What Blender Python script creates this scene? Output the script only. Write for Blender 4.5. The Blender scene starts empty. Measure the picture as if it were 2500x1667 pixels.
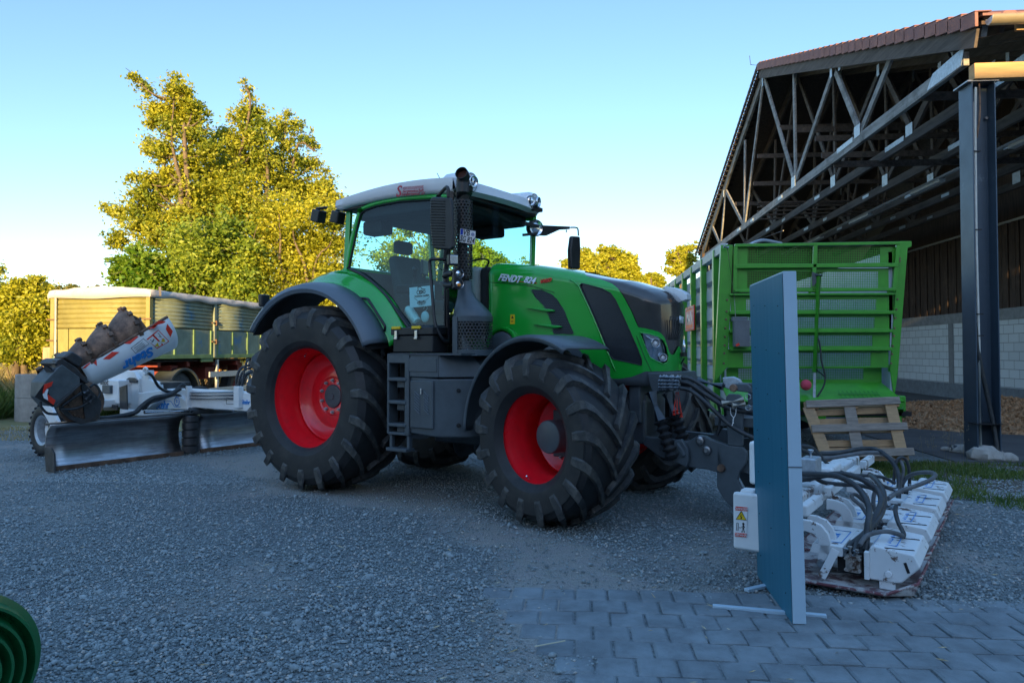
import bpy, bmesh, math, random
import numpy as np
from mathutils import Vector as V, Matrix, Quaternion
rng = np.random.default_rng(7); random.seed(7)
SC = bpy.context.scene
COL = SC.collection
R = math.radians
# ---------------- camera model (measured from the photograph, 2500 x 1667) ----------------
FP = 1800.0; PIT = R(1.5); YAW = R(5.24); SH = (858-833.5-FP*math.tan(PIT))
CAM = V((0, 0, 1.5))
_c, _s = math.cos(YAW), math.sin(YAW)
CR = V((_c, _s, 0)); CF = V((-_s, _c, 0)); CU = V((0, 0, 1))
CF1 = CF*math.cos(PIT)+CU*math.sin(PIT); CU1 = -CF*math.sin(PIT)+CU*math.cos(PIT)
def ray(px, py): return CR*((px-1250)/FP)+CU1*((-(py-833.5)+SH)/FP)+CF1
def onG(px, py, z=0.0):
    r = ray(px, py); return CAM+r*((z-1.5)/r.z)
def onP(px, py, p, n):
    r = ray(px, py); p = V(p); n = V(n); return CAM+r*((p-CAM).dot(n)/r.dot(n))
def onD(px, py, d):
    r = ray(px, py); return CAM+r*(d/r.dot(CF))
# tractor frame
TH = R(-28.84)
UF = V((math.cos(TH), math.sin(TH), 0)); UL = V((-math.sin(TH), math.cos(TH), 0))
TO = V((-2.939, 7.728, 0))+UL*1.22
def loc(P): v = P-TO; return V((v.dot(UF), v.dot(UL), v.z))
def T(px, py, y): return loc(onP(px, py, TO+UL*y, UL))
def TX(px, py, x): return loc(onP(px, py, TO+UF*x, UF))
def proj_local(A):           # numpy (n,3) tractor-local -> pixels
    A = np.asarray(A); W = np.array(TO)+A[:, :1]*np.array(UF)+A[:, 1:2]*np.array(UL)+A[:, 2:3]*np.array((0, 0, 1.))
    v = W-np.array(CAM); z = v@np.array(CF1)
    return np.stack([1250+FP*(v@np.array(CR))/z, 833.5+SH-FP*(v@np.array(CU1))/z], 1)
def zz(ox, oy, s): return lambda pts: [(ox+x*s, oy+y*s) for x, y in pts]
# ---------------- materials ----------------
def _n(nt, t, **k):
    n = nt.nodes.new(t)
    for a, b in k.items(): setattr(n, a, b)
    return n
def pm(name, col, rough=.5, metal=0., var=.12, scale=6., col2=None, thr=(.35, .7), bump=0., bscale=60., coat=0., spec=.5, stretch=None, rvar=0.1, dust=None, dscale=3., dthr=(.55, .75), dmax=1.):
    m = bpy.data.materials.new(name); m.use_nodes = True; nt = m.node_tree; L = nt.links
    b = nt.nodes['Principled BSDF']
    tc = _n(nt, 'ShaderNodeTexCoord'); mp = _n(nt, 'ShaderNodeMapping'); L.new(tc.outputs['Object'], mp.inputs[0])
    if stretch: mp.inputs['Scale'].default_value = stretch
    nz = _n(nt, 'ShaderNodeTexNoise'); nz.inputs['Scale'].default_value = scale; nz.inputs['Detail'].default_value = 8; nz.inputs['Roughness'].default_value = .65
    L.new(mp.outputs[0], nz.inputs['Vector'])
    rp = _n(nt, 'ShaderNodeMapRange'); rp.inputs[1].default_value = thr[0]; rp.inputs[2].default_value = thr[1]
    L.new(nz.outputs[0], rp.inputs[0])
    mx = _n(nt, 'ShaderNodeMix', data_type='RGBA')
    c2 = col2 if col2 else tuple(max(0, c*(1-var)) for c in col); c1 = col if col2 else tuple(min(1, c*(1+var)) for c in col)
    mx.inputs[6].default_value = (*c1, 1); mx.inputs[7].default_value = (*c2, 1)
    L.new(rp.outputs[0], mx.inputs[0]); out = mx.outputs[2]
    if dust:
        n2 = _n(nt, 'ShaderNodeTexNoise'); n2.inputs['Scale'].default_value = dscale; n2.inputs['Detail'].default_value = 10; n2.inputs['Roughness'].default_value = .72
        L.new(tc.outputs['Object'], n2.inputs['Vector'])
        r2 = _n(nt, 'ShaderNodeMapRange'); r2.inputs[1].default_value = dthr[0]; r2.inputs[2].default_value = dthr[1]; r2.inputs[4].default_value = dmax
        L.new(n2.outputs[0], r2.inputs[0])
        m2 = _n(nt, 'ShaderNodeMix', data_type='RGBA'); m2.inputs[7].default_value = (*dust, 1)
        L.new(r2.outputs[0], m2.inputs[0]); L.new(out, m2.inputs[6]); out = m2.outputs[2]
    L.new(out, b.inputs['Base Color'])
    r3 = _n(nt, 'ShaderNodeMapRange'); r3.inputs[3].default_value = max(.02, rough-rvar); r3.inputs[4].default_value = min(1, rough+rvar)
    L.new(nz.outputs[0], r3.inputs[0]); L.new(r3.outputs[0], b.inputs['Roughness'])
    b.inputs['Metallic'].default_value = metal; b.inputs['Specular IOR Level'].default_value = spec
    if coat: b.inputs['Coat Weight'].default_value = coat; b.inputs['Coat Roughness'].default_value = .05
    if bump:
        n4 = _n(nt, 'ShaderNodeTexNoise'); n4.inputs['Scale'].default_value = bscale; n4.inputs['Detail'].default_value = 5; L.new(mp.outputs[0], n4.inputs['Vector'])
        bp = _n(nt, 'ShaderNodeBump'); bp.inputs['Strength'].default_value = bump; bp.inputs['Distance'].default_value = .01
        L.new(n4.outputs[0], bp.inputs['Height']); L.new(bp.outputs[0], b.inputs['Normal'])
    return m
def perf(name, col, pitch, hole=.33, rough=.45, metal=0., coords='Object', rot=None):   # perforated sheet, real see-through holes
    m = pm(name, col, rough, metal, var=.1); nt = m.node_tree; L = nt.links; b = nt.nodes['Principled BSDF']
    tc = _n(nt, 'ShaderNodeUVMap') 
    sc = _n(nt, 'ShaderNodeVectorMath', operation='SCALE'); sc.inputs['Scale'].default_value = 1/pitch; L.new(tc.outputs[0], sc.inputs[0])
    sp = _n(nt, 'ShaderNodeSeparateXYZ'); L.new(sc.outputs[0], sp.inputs[0])
    def mth(op, a, c=None):
        q = _n(nt, 'ShaderNodeMath', operation=op)
        for i, v in enumerate((a, c)):
            if v is None: continue
            if isinstance(v, (int, float)): q.inputs[i].default_value = v
            else: L.new(v, q.inputs[i])
        return q.outputs[0]
    if rot == 'hex':
        yy = mth('MULTIPLY', sp.outputs[1], 1.15); row = mth('FLOOR', yy); odd = mth('MULTIPLY', mth('MODULO', row, 2.), .5); xx = mth('ADD', sp.outputs[0], odd)
    else: xx, yy = sp.outputs[0], sp.outputs[1]
    fx = mth('ABSOLUTE', mth('SUBTRACT', mth('FRACT', xx), .5)); fy = mth('ABSOLUTE', mth('SUBTRACT', mth('FRACT', yy), .5))
    if rot == 'hex': d = mth('SQRT', mth('ADD', mth('MULTIPLY', fx, fx), mth('MULTIPLY', fy, fy)))
    else: d = mth('MAXIMUM', fx, fy)
    al = mth('GREATER_THAN', d, hole); L.new(al, b.inputs['Alpha'])
    return m
def glass(name, tint=(.55, .85, .85), alpha=.35, rough=.02):
    m = bpy.data.materials.new(name); m.use_nodes = True; nt = m.node_tree; L = nt.links; nt.nodes.clear()
    o = _n(nt, 'ShaderNodeOutputMaterial'); tr = _n(nt, 'ShaderNodeBsdfTransparent'); tr.inputs[0].default_value = (*tint, 1)
    gl = _n(nt, 'ShaderNodeBsdfGlossy'); gl.inputs['Roughness'].default_value = rough; gl.inputs[0].default_value = (.9, .95, 1, 1)
    fr = _n(nt, 'ShaderNodeLayerWeight'); fr.inputs[0].default_value = .5; pw = _n(nt, 'ShaderNodeMath', operation='POWER'); pw.inputs[1].default_value = 4; L.new(fr.outputs['Facing'], pw.inputs[0]); m8 = _n(nt, 'ShaderNodeMath', operation='MULTIPLY'); m8.inputs[1].default_value = .7; L.new(pw.outputs[0], m8.inputs[0])
    ad = _n(nt, 'ShaderNodeMath', operation='ADD'); ad.inputs[1].default_value = alpha; L.new(m8.outputs[0], ad.inputs[0])
    mx = _n(nt, 'ShaderNodeMixShader'); L.new(ad.outputs[0], mx.inputs[0]); L.new(tr.outputs[0], mx.inputs[1]); L.new(gl.outputs[0], mx.inputs[2]); L.new(mx.outputs[0], o.inputs[0])
    return m
# ---------------- mesh builder ----------------
def frame(d, up=V((0, 0, 1))):
    d = V(d).normalized(); x = d.cross(V(up))
    if x.length < 1e-4: x = d.cross(V((1, 0, 0)))
    x.normalize(); return x, x.cross(d).normalized()*1.0, d
def catmull(pts, n=6, closed=False):
    pts = [V(p) for p in pts]; out = []; N = len(pts)
    for i in range(N if closed else N-1):
        p = [pts[(i+k) % N] if closed else pts[min(max(i+k, 0), N-1)] for k in (-1, 0, 1, 2)]
        for j in range(n):
            t = j/n
            out.append(.5*((2*p[1])+(-p[0]+p[2])*t+(2*p[0]-5*p[1]+4*p[2]-p[3])*t*t+(-p[0]+3*p[1]-3*p[2]+p[3])*t**3))
    if not closed: out.append(pts[-1])
    return out
class MB:
    def __init__(s): s.v = []; s.f = []
    def add(s, vs, fs):
        o = len(s.v); s.v += [tuple(v) for v in vs]; s.f += [tuple(i+o for i in f) for f in fs]; return s
    def box(s, c, d, rot=None):
        c = V(c); h = V(d)*.5; vs = []
        for x in (-1, 1):
            for y in (-1, 1):
                for z in (-1, 1):
                    p = V((x*h.x, y*h.y, z*h.z))
                    if rot: p = rot@p
                    vs.append(c+p)
        return s.add(vs, [(0, 1, 3, 2), (4, 6, 7, 5), (0, 4, 5, 1), (2, 3, 7, 6), (0, 2, 6, 4), (1, 5, 7, 3)])
    def bar(s, a, b, w, h, up=(0, 0, 1)):
        a = V(a); b = V(b); x, y, d = frame(b-a, up); vs = []
        for p in (a, b):
            for i, j in ((-1, -1), (1, -1), (1, 1), (-1, 1)): vs.append(p+x*w*.5*i+y*h*.5*j)
        return s.add(vs, [(3, 2, 1, 0), (4, 5, 6, 7), (0, 1, 5, 4), (1, 2, 6, 5), (2, 3, 7, 6), (3, 0, 4, 7)])
    def tube(s, pts, r, n=8, smooth=0, caps=True):
        if smooth: pts = catmull(pts, smooth)
        pts = [V(p) for p in pts]; N = len(pts); rs = r if isinstance(r, (list, tuple)) else [r]*N
        if len(rs) != N: rs = list(np.interp(np.linspace(0, 1, N), np.linspace(0, 1, len(rs)), rs))
        vs = []; px = None
        for i, p in enumerate(pts):
            d = (pts[min(i+1, N-1)]-pts[max(i-1, 0)])
            if d.length < 1e-9: d = V((0, 0, 1))
            d.normalize()
            if px is None: x, y, _ = frame(d)
            else:
                x = px-d*px.dot(d)
                if x.length < 1e-6: x, y, _ = frame(d)
                x.normalize(); y = d.cross(x)
            px = x
            for k in range(n):
                a = 2*math.pi*k/n; vs.append(p+(x*math.cos(a)+y*math.sin(a))*rs[i])
        fs = [(i*n+k, i*n+(k+1) % n, (i+1)*n+(k+1) % n, (i+1)*n+k) for i in range(N-1) for k in range(n)]
        if caps: fs += [tuple(range(n-1, -1, -1)), tuple(range((N-1)*n, N*n))]
        return s.add(vs, fs)
    def cyl(s, a, b, r, r2=None, n=24): return s.tube([a, b], [r, r if r2 is None else r2], n)
    def lathe(s, prof, c, ax, n=48, a0=0, a1=2*math.pi, cap=False):   # prof: (radius, along axis)
        c = V(c); x, y, d = frame(ax); full = abs(a1-a0-2*math.pi) < 1e-6; m = n if full else n+1; vs = []
        for k in range(m):
            a = a0+(a1-a0)*k/n; u = x*math.cos(a)+y*math.sin(a)
            for r, t in prof: vs.append(c+u*r+d*t)
        P = len(prof); fs = [(k*P+j, ((k+1) % m)*P+j, ((k+1) % m)*P+j+1, k*P+j+1) for k in range(n) for j in range(P-1)]
        return s.add(vs, fs)
    def prism(s, pts, vec):
        pts = [V(p) for p in pts]; vec = V(vec); n = len(pts)
        return s.add(pts+[p+vec for p in pts], [tuple(range(n-1, -1, -1)), tuple(range(n, 2*n))]+[(i, (i+1) % n, n+(i+1) % n, n+i) for i in range(n)])
    def ball(s, c, r, n=12, sc=(1, 1, 1)):
        c = V(c); vs = []; m = n//2
        for i in range(m+1):
            a = math.pi*i/m
            for k in range(n):
                b = 2*math.pi*k/n; vs.append(c+V((math.sin(a)*math.cos(b)*r*sc[0], math.sin(a)*math.sin(b)*r*sc[1], math.cos(a)*r*sc[2])))
        return s.add(vs, [(i*n+k, (i+1)*n+k, (i+1)*n+(k+1) % n, i*n+(k+1) % n) for i in range(m) for k in range(n)])
    def grid(s, rows):     # rows: list of equal-length point lists
        w = len(rows[0]); vs = [p for r in rows for p in r]
        return s.add(vs, [(i*w+j, (i+1)*w+j, (i+1)*w+j+1, i*w+j+1) for i in range(len(rows)-1) for j in range(w-1)])
    def build(s, name, mat, parent=None, smooth=35, bevel=0, solid=0, fix=True, segs=2, uv=None):
        me = bpy.data.meshes.new(name); me.from_pydata(s.v, [], s.f); me.update()
        if fix:
            b = bmesh.new(); b.from_mesh(me); bmesh.ops.recalc_face_normals(b, faces=b.faces); b.to_mesh(me); b.free()
        return finish(me, name, mat, parent, smooth, bevel, solid, segs, uv)
def finish(me, name, mat, parent=None, smooth=35, bevel=0, solid=0, segs=2, uv=None):
    o = bpy.data.objects.new(name, me); COL.objects.link(o)
    for m in (mat if isinstance(mat, (list, tuple)) else [mat]): me.materials.append(m)
    if smooth:
        me.shade_smooth(); me.set_sharp_from_angle(angle=R(smooth))
    if solid:
        q = o.modifiers.new('s', 'SOLIDIFY'); q.thickness = solid; q.offset = 0
    if bevel:
        q = o.modifiers.new('b', 'BEVEL'); q.width = bevel; q.segments = segs; q.limit_method = 'ANGLE'; q.angle_limit = R(35); q.harden_normals = True
    if uv:
        l = me.uv_layers.new(name='UVMap'); co = np.empty(len(me.vertices)*3); me.vertices.foreach_get('co', co); co = co.reshape(-1, 3)
        li = np.empty(len(me.loops), int); me.loops.foreach_get('vertex_index', li)
        U = np.array(uv(co))[li]; l.data.foreach_set('uv', U.ravel())
    if parent: o.parent = parent
    return o
def thing(name, label, cat, at=(0, 0, 0), rz=0., group=None):
    o = bpy.data.objects.new(name, None); COL.objects.link(o); o.location = at; o.rotation_euler = (0, 0, rz); o.empty_display_size = .2
    return tag(o, label, cat, group)
def tag(o, label=None, cat=None, group=None, kind=None):
    if label: o['label'] = label
    if cat: o['category'] = cat
    if group: o['group'] = group
    if kind: o['kind'] = kind
    return o
def numesh(name, verts, quads, mat, parent=None, smooth=0):
    me = bpy.data.meshes.new(name); nv = len(verts); nf = len(quads); k = quads.shape[1]
    me.vertices.add(nv); me.vertices.foreach_set('co', verts.astype(np.float32).ravel())
    me.loops.add(nf*k); me.loops.foreach_set('vertex_index', quads.astype(np.int32).ravel())
    me.polygons.add(nf); me.polygons.foreach_set('loop_start', np.arange(0, nf*k, k, dtype=np.int32))
    me.update(calc_edges=True)
    return finish(me, name, mat, parent, smooth)
def text(s, size, mat, parent, o, xd, yd, name='lettering', shear=0., ext=.0015, bold=.0, align='CENTER', sx=1.):
    cu = bpy.data.curves.new('t', 'FONT'); cu.body = s; cu.size = size; cu.shear = shear; cu.extrude = ext; cu.offset = bold; cu.align_x = align; cu.align_y = 'CENTER'; cu.resolution_u = 3
    ob = bpy.data.objects.new('t', cu); COL.objects.link(ob); me = bpy.data.meshes.new_from_object(ob); bpy.data.objects.remove(ob); bpy.data.curves.remove(cu)
    xd = V(xd).normalized(); yd = V(yd); yd = (yd-xd*yd.dot(xd)).normalized(); zd = xd.cross(yd)
    M = Matrix((xd*sx, yd, zd)).transposed().to_4x4(); M.translation = V(o); me.transform(M); me.name = name
    return finish(me, name, mat, parent, 0)
def poly_dec(pts, mat, parent, name, off=V((0, 0, 0)), th=.002):
    m = MB(); n = V((pts[1]-pts[0]).cross(pts[2]-pts[0])).normalized(); m.prism([V(p)+off for p in pts], n*th); return m.build(name, mat, parent, 0)
def inpoly(P, poly):
    x, y = P[:, 0], P[:, 1]; ins = np.zeros(len(P), bool); n = len(poly)
    for i in range(n):
        x0, y0 = poly[i]; x1, y1 = poly[(i+1) % n]
        if y0 == y1: continue
        c = ((y0 > y) != (y1 > y)) & (x < (x1-x0)*(y-y0)/(y1-y0)+x0); ins ^= c
    return ins
# palette
M = {}
M['green'] = pm('green_paint', (.012, .34, .034), .18, var=.06, scale=1.5, coat=.6, dust=(.06, .26, .07), dscale=2., dthr=(.55, .95), dmax=.4)
M['green2'] = pm('wagon_green', (.05, .29, .022), .38, var=.15, scale=4, coat=.2, dust=(.10, .2, .05), dscale=5., dthr=(.6, .8), dmax=.5)
M['red'] = pm('rim_red', (.78, .008, .018), .3, var=.1, scale=3, coat=.4, dust=(.22, .03, .03), dscale=6, dthr=(.55, .85), dmax=.6)
M['grey'] = pm('dark_grey_plastic', (.060, .076, .088), .42, var=.2, scale=5, bump=.08, bscale=300, dust=(.09, .09, .09), dscale=4, dthr=(.55, .85), dmax=.5)
M['greyl'] = pm('fender_grey', (.10, .125, .15), .42, var=.08, scale=2, bump=.05, bscale=300)
M['black'] = pm('black_plastic', (.013, .014, .016), .42, var=.3, scale=8)
M['blackm'] = pm('black_matte', (.010, .010, .011), .8, var=.3, scale=8)
M['gloss'] = pm('glossy_smoke', (.012, .015, .018), .12, var=.2, scale=2, coat=.5)
M['rubber'] = pm('tyre_rubber', (.010, .011, .013), .58, var=.25, scale=6, bump=.15, bscale=120, dust=(.075, .068, .060), dscale=3.5, dthr=(.50, .85), dmax=.6)
M['roof'] = pm('cab_roof_white', (.66, .68, .70), .4, var=.05, scale=3, coat=.2)
M['chrome'] = pm('bright_metal', (.7, .72, .75), .22, 1., var=.1, scale=20)
M['steel'] = pm('worn_steel', (.30, .30, .31), .38, 1., var=.35, scale=5, stretch=(1, 1, 8), rvar=.15)
M['galv'] = pm('galvanised', (.42, .46, .50), .5, .7, var=.2, scale=25)
M['glass'] = glass('cab_glass', (.64, .90, .92), .045)
M['lens'] = glass('clear_lens', (.8, .9, .95), .2)
M['reflector'] = pm('lamp_reflector', (.75, .78, .82), .15, 1., var=.2, scale=60)
M['white'] = pm('white_paint', (.72, .74, .74), .42, var=.06, scale=3, dust=(.30, .22, .15), dscale=9, dthr=(.60, .74), dmax=.55)
M['whitep'] = pm('chipped_white_paint', (.70, .72, .72), .45, var=.06, scale=3, dust=(.10, .05, .03), dscale=8, dthr=(.565, .60), dmax=.95)
M['blue'] = pm('blue_lettering', (.01, .22, .62), .5, var=.05)
M['deepred'] = pm('deep_red_lettering', (.42, .015, .04), .45, var=.05)
M['redp'] = pm('red_marking', (.70, .035, .015), .45, var=.15, scale=10)
M['orange'] = pm('amber', (.8, .25, .02), .3, var=.1)
M['yellow'] = pm('yellow', (.75, .5, .01), .45, var=.05)
M['hose'] = pm('hose_rubber', (.020, .024, .028), .5, var=.4, scale=12, dust=(.10, .10, .09), dscale=10, dthr=(.5, .8), dmax=.7)
M['lug'] = pm('tyre_lugs', (.026, .028, .030), .6, var=.35, scale=9, bump=.3, bscale=70, dust=(.15, .14, .12), dscale=6, dthr=(.46, .74), dmax=.85)
M['silver'] = pm('silver_letters', (.72, .76, .80), .35, .35, var=.05)
M['ink'] = pm('black_ink', (.01, .01, .012), .5, var=.05)
M['plate'] = pm('sign_white', (.75, .76, .76), .4, var=.04)
# ================= TRACTOR =================
def ag_tyre(Rt, rim, W, n, h, dphi, lw=.052):
    hw = W/2; mb = MB(); Rc = Rt-h
    prof = [(rim, -.80*hw), (rim+.03, -.90*hw), (rim+.12*(Rc-rim)+.03, -.99*hw), (rim+.45*(Rc-rim), -1.04*hw), (rim+.75*(Rc-rim), -1.02*hw), (Rc-.075, -.97*hw), (Rc-.035, -.88*hw), (Rc-.012, -.6*hw), (Rc, -.3*hw), (Rc, 0)]
    prof = prof+[(r, -t) for r, t in prof[-2::-1]]
    mb.lathe([(r, t) for r, t in prof], (0, 0, 0), (0, 1, 0), 96)
    mb.ncar = len(mb.f)
    def pt(phi, y, r): return V((math.cos(phi)*r, y, math.sin(phi)*r))
    for side in (-1, 1):
        for i in range(n):
            p0 = 2*math.pi*(i+(.5 if side > 0 else 0))/n+random.uniform(-.004, .004)
            secs = []
            for q, (yf, rb, hh, wd) in enumerate([(-.04, Rc-.01, h, .8), (.15, Rc-.012, h, .82), (.35, Rc-.015, h, .9), (.58, Rc-.025, h, 1.), (.78, Rc-.04, h*.98+.012, 1.12), (.93, Rc-.065, h*.8+.03, 1.3), (1.0, Rc-.10, h*.5+.035, 1.4), (1.03, Rc-.145, h*.3+.02, 1.35), (1.035, Rc-.19, .012, 1.1)]):
                s = min(1, max(0, yf)); ph = p0+dphi*(s**.82)
                a = lw*wd/2/Rt*1.25
                y = side*yf*hw
                out = side*hw*.035 if yf > .9 else 0
                secs.append([pt(ph-a*1.25, y, rb-.01), pt(ph-a*.85, y+out, rb+hh), pt(ph+a*.75, y+out, rb+hh), pt(ph+a*1.2, y, rb-.01)])
            vs = [p for s_ in secs for p in s_]; k = len(secs)
            fs = [(j*4+c, j*4+(c+1) % 4, (j+1)*4+(c+1) % 4, (j+1)*4+c) for j in range(k-1) for c in range(4)]+[(0, 1, 2, 3), ((k-1)*4+3, (k-1)*4+2, (k-1)*4+1, (k-1)*4)]
            mb.add(vs, fs)
    return mb
tr = thing('tractor', 'large green farm tractor with red rims and white cab roof parked on the gravel', 'tractor', TO, TH)
def wheel(c, yaw, tyre, rimprof, discprof, hubprof, bolts, nb, br, name, side):
    # outward is local -Y
    hub = MB().lathe(hubprof, (0, 0, 0), (0, -1, 0), 40)
    w = hub.build(name, M['grey'], tr, 30, fix=True); w.location = c; w.rotation_euler = (0, 0, yaw)
    t = tyre.copy(); COL.objects.link(t); t.parent = w; t.name = 'tyre'
    if side > 0: t.rotation_euler = (0, 0, math.pi); t.scale = (-1, 1, 1)
    r = MB().lathe(rimprof, (0, 0, 0), (0, -1, 0), 96).lathe(discprof, (0, 0, 0), (0, -1, 0), 64).build('rim', M['red'], w, 40, fix=False, solid=.004)
    b = MB()
    for i in range(nb):
        a = 2*math.pi*(i+.5)/nb; p = V((math.cos(a)*br, -bolts, math.sin(a)*br))
        b.cyl(p, p+V((0, -.02, 0)), .015, n=6).cyl(p+V((0, -.02, 0)), p+V((0, -.032, 0)), .008, n=10).cyl(p+V((0, .008, 0)), p+V((0, -.004, 0)), .020, n=16)
    b.build('wheel_nuts', M['galv'], w, 30)
    v = MB().cyl((-.10, -.20, .48 if nb == 10 else -.36), (-.09, -.235, .45 if nb == 10 else -.33), .007, n=8).build('valve', M['chrome'], w)
    return w
rtm = ag_tyre(1.02, .535, .70, 19, .062, .42, .062); rt = rtm.build('tyre', [M['rubber'], M['lug']], None, 16)
def lugmat(o, m_):
    a = np.zeros(len(o.data.polygons), np.int32); a[m_.ncar:] = 1; o.data.polygons.foreach_set('material_index', a)
ftm = ag_tyre(.775, .385, .60, 17, .055, .50, .060); ft = ftm.build('tyre', [M['rubber'], M['lug']], None, 16)
lugmat(rt, rtm); lugmat(ft, ftm)
rrim = [(.572, .30), (.582, .305), (.586, .296), (.578, .286), (.548, .272), (.538, .235), (.535, .21), (.520, .185), (.517, .14), (.500, .11), (.497, -.02), (.497, -.25), (.535, -.3)]
rdisc = [(.497, -.02), (.47, -.015), (.455, -.03), (.44, -.06), (.36, -.10), (.34, -.10), (.31, -.085), (.22, -.085), (.205, -.098), (.0, -.098)]
rhub = [(0, -.068), (.03, -.068), (.035, -.078), (.122, -.080), (.132, -.088), (.134, -.15), (.10, -.4)]
frim = [(.418, .238), (.428, .242), (.432, .234), (.424, .226), (.398, .214), (.390, .18), (.372, .15), (.366, .06), (.352, .03), (.346, -.05), (.352, -.06), (.352, -.2), (.385, -.24)]
fdisc = [(.352, -.15), (.33, -.145), (.315, -.155), (.29, -.18), (.22, -.20), (.12, -.20)]
fhub = [(0, .072), (.125, .072), (.14, .066), (.146, .055), (.146, -.19), (.17, -.20), (.18, -.3)]
ST = R(-13.5)
for y, yaw, side in ((-.93, 0, -1), (.93, math.pi, 1)):
    wheel((0, y, 1.0), yaw, rt, rrim, rdisc, rhub, -.090, 10, .178, 'rear_wheel', side)
od = V((math.sin(ST), -math.cos(ST), 0))
wheel((2.958, -.987, .755), ST, ft, frim, fdisc, fhub, -.20, 8, .225, 'front_wheel', -1)
wheel((2.90, .987, .755), math.pi+ST, ft, frim, fdisc, fhub, -.20, 8, .225, 'front_wheel', 1)
bpy.data.objects.remove(rt); bpy.data.objects.remove(ft)
# chassis and axles
m = MB(); m.box((.1, 0, 1.0), (.9, .62, .75)); m.box((1.5, 0, .95), (2.3, .5, .6)); m.box((2.9, 0, .9), (1.2, .44, .42)); m.cyl((0, -.75, 1.0), (0, .75, 1.0), .19)
m.box((.7, 0, 1.35), (1.9, 1.3, .35)); m.box((1.6, 0, .62), (1.3, .42, .25)); m.box((1.45, .82, .95), (.9, .5, .6))
m.cyl((1.2, 0, .5), (1.5, 0, .5), .2)
m.build('chassis', M['grey'], tr, bevel=.02)
m = MB(); m.tube([(2.93, -.78, .78), (2.93, -.4, .74), (2.93, .4, .74), (2.93, .78, .78)], [.15, .12, .12, .15], 16); m.box((2.93, 0, .7), (.5, .5, .3)); m.cyl((2.75, -.6, .75), (2.75, .6, .75), .035); m.box((2.95, -.72, .76), (.22, .14, .42)); m.box((2.95, .72, .76), (.22, .14, .42))
m.build('front_axle', M['grey'], tr, bevel=.015)
# ---- hood: rounded box warped, then split by what is painted, glazed or grilled ----
XR, XF = 1.82, 3.745
ctl = np.array([(1.55, 2.462), (2.014, 2.418), (2.4, 2.375), (2.755, 2.311), (3.075, 2.232), (3.35, 2.18), (3.587, 2.10), (3.745, 2.02)])
def hood_warp(P):   # P in box space: x 0..1, y -1..1, z 0..1
    x, y, z = P[:, 0], P[:, 1], P[:, 2]
    X = XR+x*(XF-XR)
    zt = np.interp(X, ctl[:, 0], ctl[:, 1]); zb = 1.16+0*X
    Z = zb+z*(zt-zb)
    w = np.interp(X, [1.6, 2.6, 3.3, 3.75], [.455, .455, .42, .385])
    lowtaper = 1-.16*np.clip((X-2.9)/.8, 0, 1)*np.clip(1-z, 0, 1)**1.2
    Y = y*w*lowtaper
    crown = -.035*(np.abs(y)**2.4)*np.clip((z-.6)/.4, 0, 1); Z = Z+crown
    front = np.clip((x-.6)/.4, 0, 1)
    X = X-front*(.115*np.abs(y)**2.6) - front**2*(.05*(1-z)) + front**2*.02*np.sin(np.pi*np.clip(z, 0, 1))
    return np.stack([X, Y, Z], 1)
def rbox_faces(nx, ny, nz):
    sx, sy, sz = XF-XR, .90, 1.15; rad = np.array([.11, .11, .11]); h = np.array([sx/2, sy/2, sz/2])
    out = []
    def surf(fn, a, b):
        u, v = np.meshgrid(np.linspace(-1, 1, a), np.linspace(-1, 1, b), indexing='ij')
        P = fn(u.ravel(), v.ravel())*h
        I = np.clip(P, -(h-rad), h-rad); D = P-I; L = np.linalg.norm(D, axis=1, keepdims=True); Q = I+D/np.maximum(L, 1e-9)*rad[0]
        Q = np.where(L > 1e-9, Q, P)
        Q = Q/h; Q[:, 0] = (Q[:, 0]+1)/2; Q[:, 2] = (Q[:, 2]+1)/2
        idx = np.arange(a*b).reshape(a, b)
        F = np.stack([idx[:-1, :-1], idx[1:, :-1], idx[1:, 1:], idx[:-1, 1:]], -1).reshape(-1, 4)
        out.append((hood_warp(Q), F))
    o = lambda u: np.ones_like(u)
    surf(lambda u, v: np.stack([u, -o(u), v], 1), nx, nz); surf(lambda u, v: np.stack([u, o(u), v], 1), nx, nz)
    surf(lambda u, v: np.stack([u, v, o(u)], 1), nx, ny); surf(lambda u, v: np.stack([o(u), u, v], 1), ny, nz)
    return out
H_ = zz(1380, 650, .2041); C_ = zz(780, 400, .3189); A_ = zz(1150, 600, .4464)
REG = {
 'front_grille': H_([(238, 55), (233, 85), (262, 120), (420, 155), (560, 208), (640, 272), (705, 380), (785, 530), (850, 680), (872, 728), (1000, 752), (1120, 785), (1180, 835), (1212, 920), (1240, 1010), (1268, 1060), (1305, 1052), (1335, 1000), (1400, 870), (1520, 800), (1600, 380), (1400, 100), (1000, 20), (300, -60)]),
 'side_window': H_([(175, 228), (200, 208), (280, 225), (440, 268), (540, 320), (600, 400), (690, 590), (780, 790), (860, 970), (915, 1120), (910, 1182), (760, 1148), (575, 1110), (530, 1060), (440, 840), (350, 620), (250, 400)]),
 'headlight_recess': H_([(885, 790), (1000, 805), (1110, 840), (1170, 880), (1210, 960), (1235, 1080), (1215, 1150), (1170, 1170), (1080, 1130), (1010, 1090), (960, 980), (920, 870)]),
 'rear_vent': C_([(1615, 962), (1700, 965), (1780, 1000), (1830, 1050), (1870, 1120), (1910, 1210), (1950, 1305), (1790, 1300), (1780, 1240), (1750, 1150), (1720, 1090), (1650, 1020)]),
 'side_cover': H_([(-1500, 1000), (-700, 850), (-50, 830), (100, 900), (200, 1040), (500, 1345), (650, 1345), (800, 1320), (960, 1258), (1330, 1250), (1800, 1240), (1800, 2200), (-1500, 2200)])}
HN = list(REG)
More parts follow.
